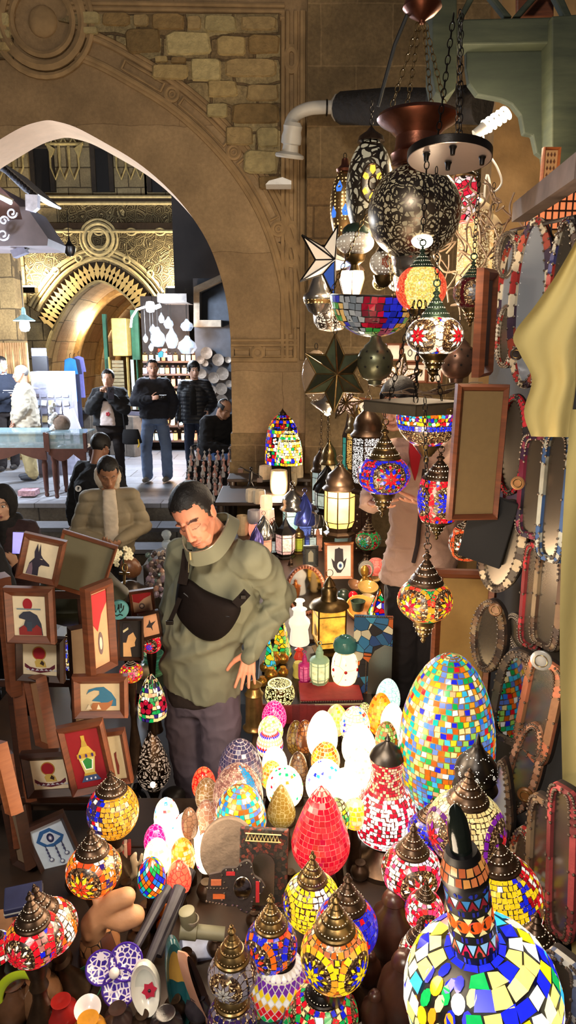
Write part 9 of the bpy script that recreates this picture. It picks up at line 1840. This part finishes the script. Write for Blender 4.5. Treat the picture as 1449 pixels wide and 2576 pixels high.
for k in range(64):
 i,j=k%8,k//8;q=Vector((bc.x-.27+.077*i+rr.uniform(-.015,.015),bc.y-.26+.075*j,GZ+.83+.055*j));c=k%3
 mb=MB();R=rr.uniform(.018,.028);H=rr.uniform(.10,.17);lathe(mb,[(0,0),(R,0),(R*1.1,H*.3),(R*.4,H*.55),(R*.3,H*.7),(R*.8,H*.8),(0,H)],8);o=obj('perfume_bottle',mb,[glassmat('rose_bottle',C(220,160,140),.75,.1,.1),glassmat('clear_bottle',C(220,210,200),.7,.1,.08),plain('silver_bottle',C(190,180,176),.2,.7)][c],loc=q);setp(o,'tiny glass perfume bottle on the crowded table in the arch','bottle','perfume bottles on the table in the arch')
t_=slab('floor_papers','scattered red and white papers on the pavement by the steps','papers',44,1238,88,1252,8.9,.2,plain('red_white_paper',C(190,150,160),.7,var=.6,vs=30),'sheets')[0];t_.location.z=PZ+.06
def point(name,loc,col,w,r=.06):
 l=bpy.data.lights.new(name,'POINT');l.color=col;l.energy=w;l.shadow_soft_size=r
 o=bpy.data.objects.new(name,l);o.location=loc;COL.objects.link(o);return o
def spot(name,loc,tgt,col,w,ang=90,r=.1,blend=.6):
 l=bpy.data.lights.new(name,'SPOT');l.color=col;l.energy=w;l.spot_size=R_(ang);l.spot_blend=blend;l.shadow_soft_size=r
 o=bpy.data.objects.new(name,l);o.location=loc;o.rotation_euler=(Vector(tgt)-Vector(loc)).to_track_quat('-Z','Y').to_euler();COL.objects.link(o);return o
W=(1,.79,.55);CW=(.75,.86,1.0)
point('gate_flood_left',P(88,698,YG-.42),(1,.9,.66),190,.08)
point('gate_flood_right',P(440,698,YG-.42),(1,.9,.66),150,.08)
point('street_lamp_light',P(378,792,11.2),CW,620,.12)
point('hanging_lamp_light',P(61,852,10.3),CW,60,.1)
point('canopy_tube_light',P(-220,800,8.5),CW,480,.2)
point('canopy_tube_light_low',P(40,900,10.0),CW,90,.15)
for px,py,yy in((168,800,19),(232,818,22),(262,826,25)):point('tunnel_lamp_light',P(px,py,yy)+Vector((.55,0,-.1)),(1,.88,.66),150,.1)
point('lantern_shop_light',P(450,860,12.4),(1,.62,.34),70,.1)
point('lantern_shop_light',P(430,1010,12.7),(1,.62,.34),40,.1)
point('bare_bulb_light',P(1240,330,4.1),(1,.78,.5),32,.06)
for px,py,yy,w in((905,705,3.6,30),(1040,640,3.4,18),(905,1000,4.2,20),(700,1230,6.0,30),(765,1335,5.2,8),(1015,1240,2.35,2.5),(850,1250,4.4,14),(1130,560,4.6,26),(1130,720,2.35,7),(850,1480,4.0,12)):point('stall_lamp_light',P(px,py,yy),W,w,.06)
for px,py,z,w in((880,1800,1.35,12),(780,1900,1.2,7),(450,2050,1.1,5),(1000,1750,1.5,7),(700,1560,1.5,9),(300,2200,1.2,3),(1000,2350,1.35,4)):point('table_lamp_light',Pz(px,py,z),W,w,.08)
point('rear_fill_light',(-1.0,-1.4,4.3),(1,.92,.80),520,.3)  # unseen fill point added behind the camera, lifts the whole scene evenly
w=bpy.data.worlds.new('night');SC.world=w;w.use_nodes=True;nt=w.node_tree;bg=nt.nodes['Background']
tc=N(nt,'ShaderNodeTexCoord');sp=N(nt,'ShaderNodeSeparateXYZ');nt.links.new(tc.outputs['Generated'],sp.inputs[0])
nt.links.new(rampn(nt,sp.outputs[2],[(.0,(.09,.07,.055)),(.6,(.05,.045,.05))]),bg.inputs[0]);bg.inputs[1].default_value=1.0
v=SC.view_settings;v.view_transform='Standard';v.look='None';v.exposure=0;v.gamma=1;v.use_curve_mapping=False
cy=SC.cycles;cy.max_bounces=4;cy.diffuse_bounces=2;cy.glossy_bounces=2;cy.transmission_bounces=2;cy.transparent_max_bounces=6
cy.use_denoising=True;cy.caustics_reflective=False;cy.caustics_refractive=False;cy.sample_clamp_indirect=4;cy.use_adaptive_sampling=True;cy.adaptive_threshold=.03
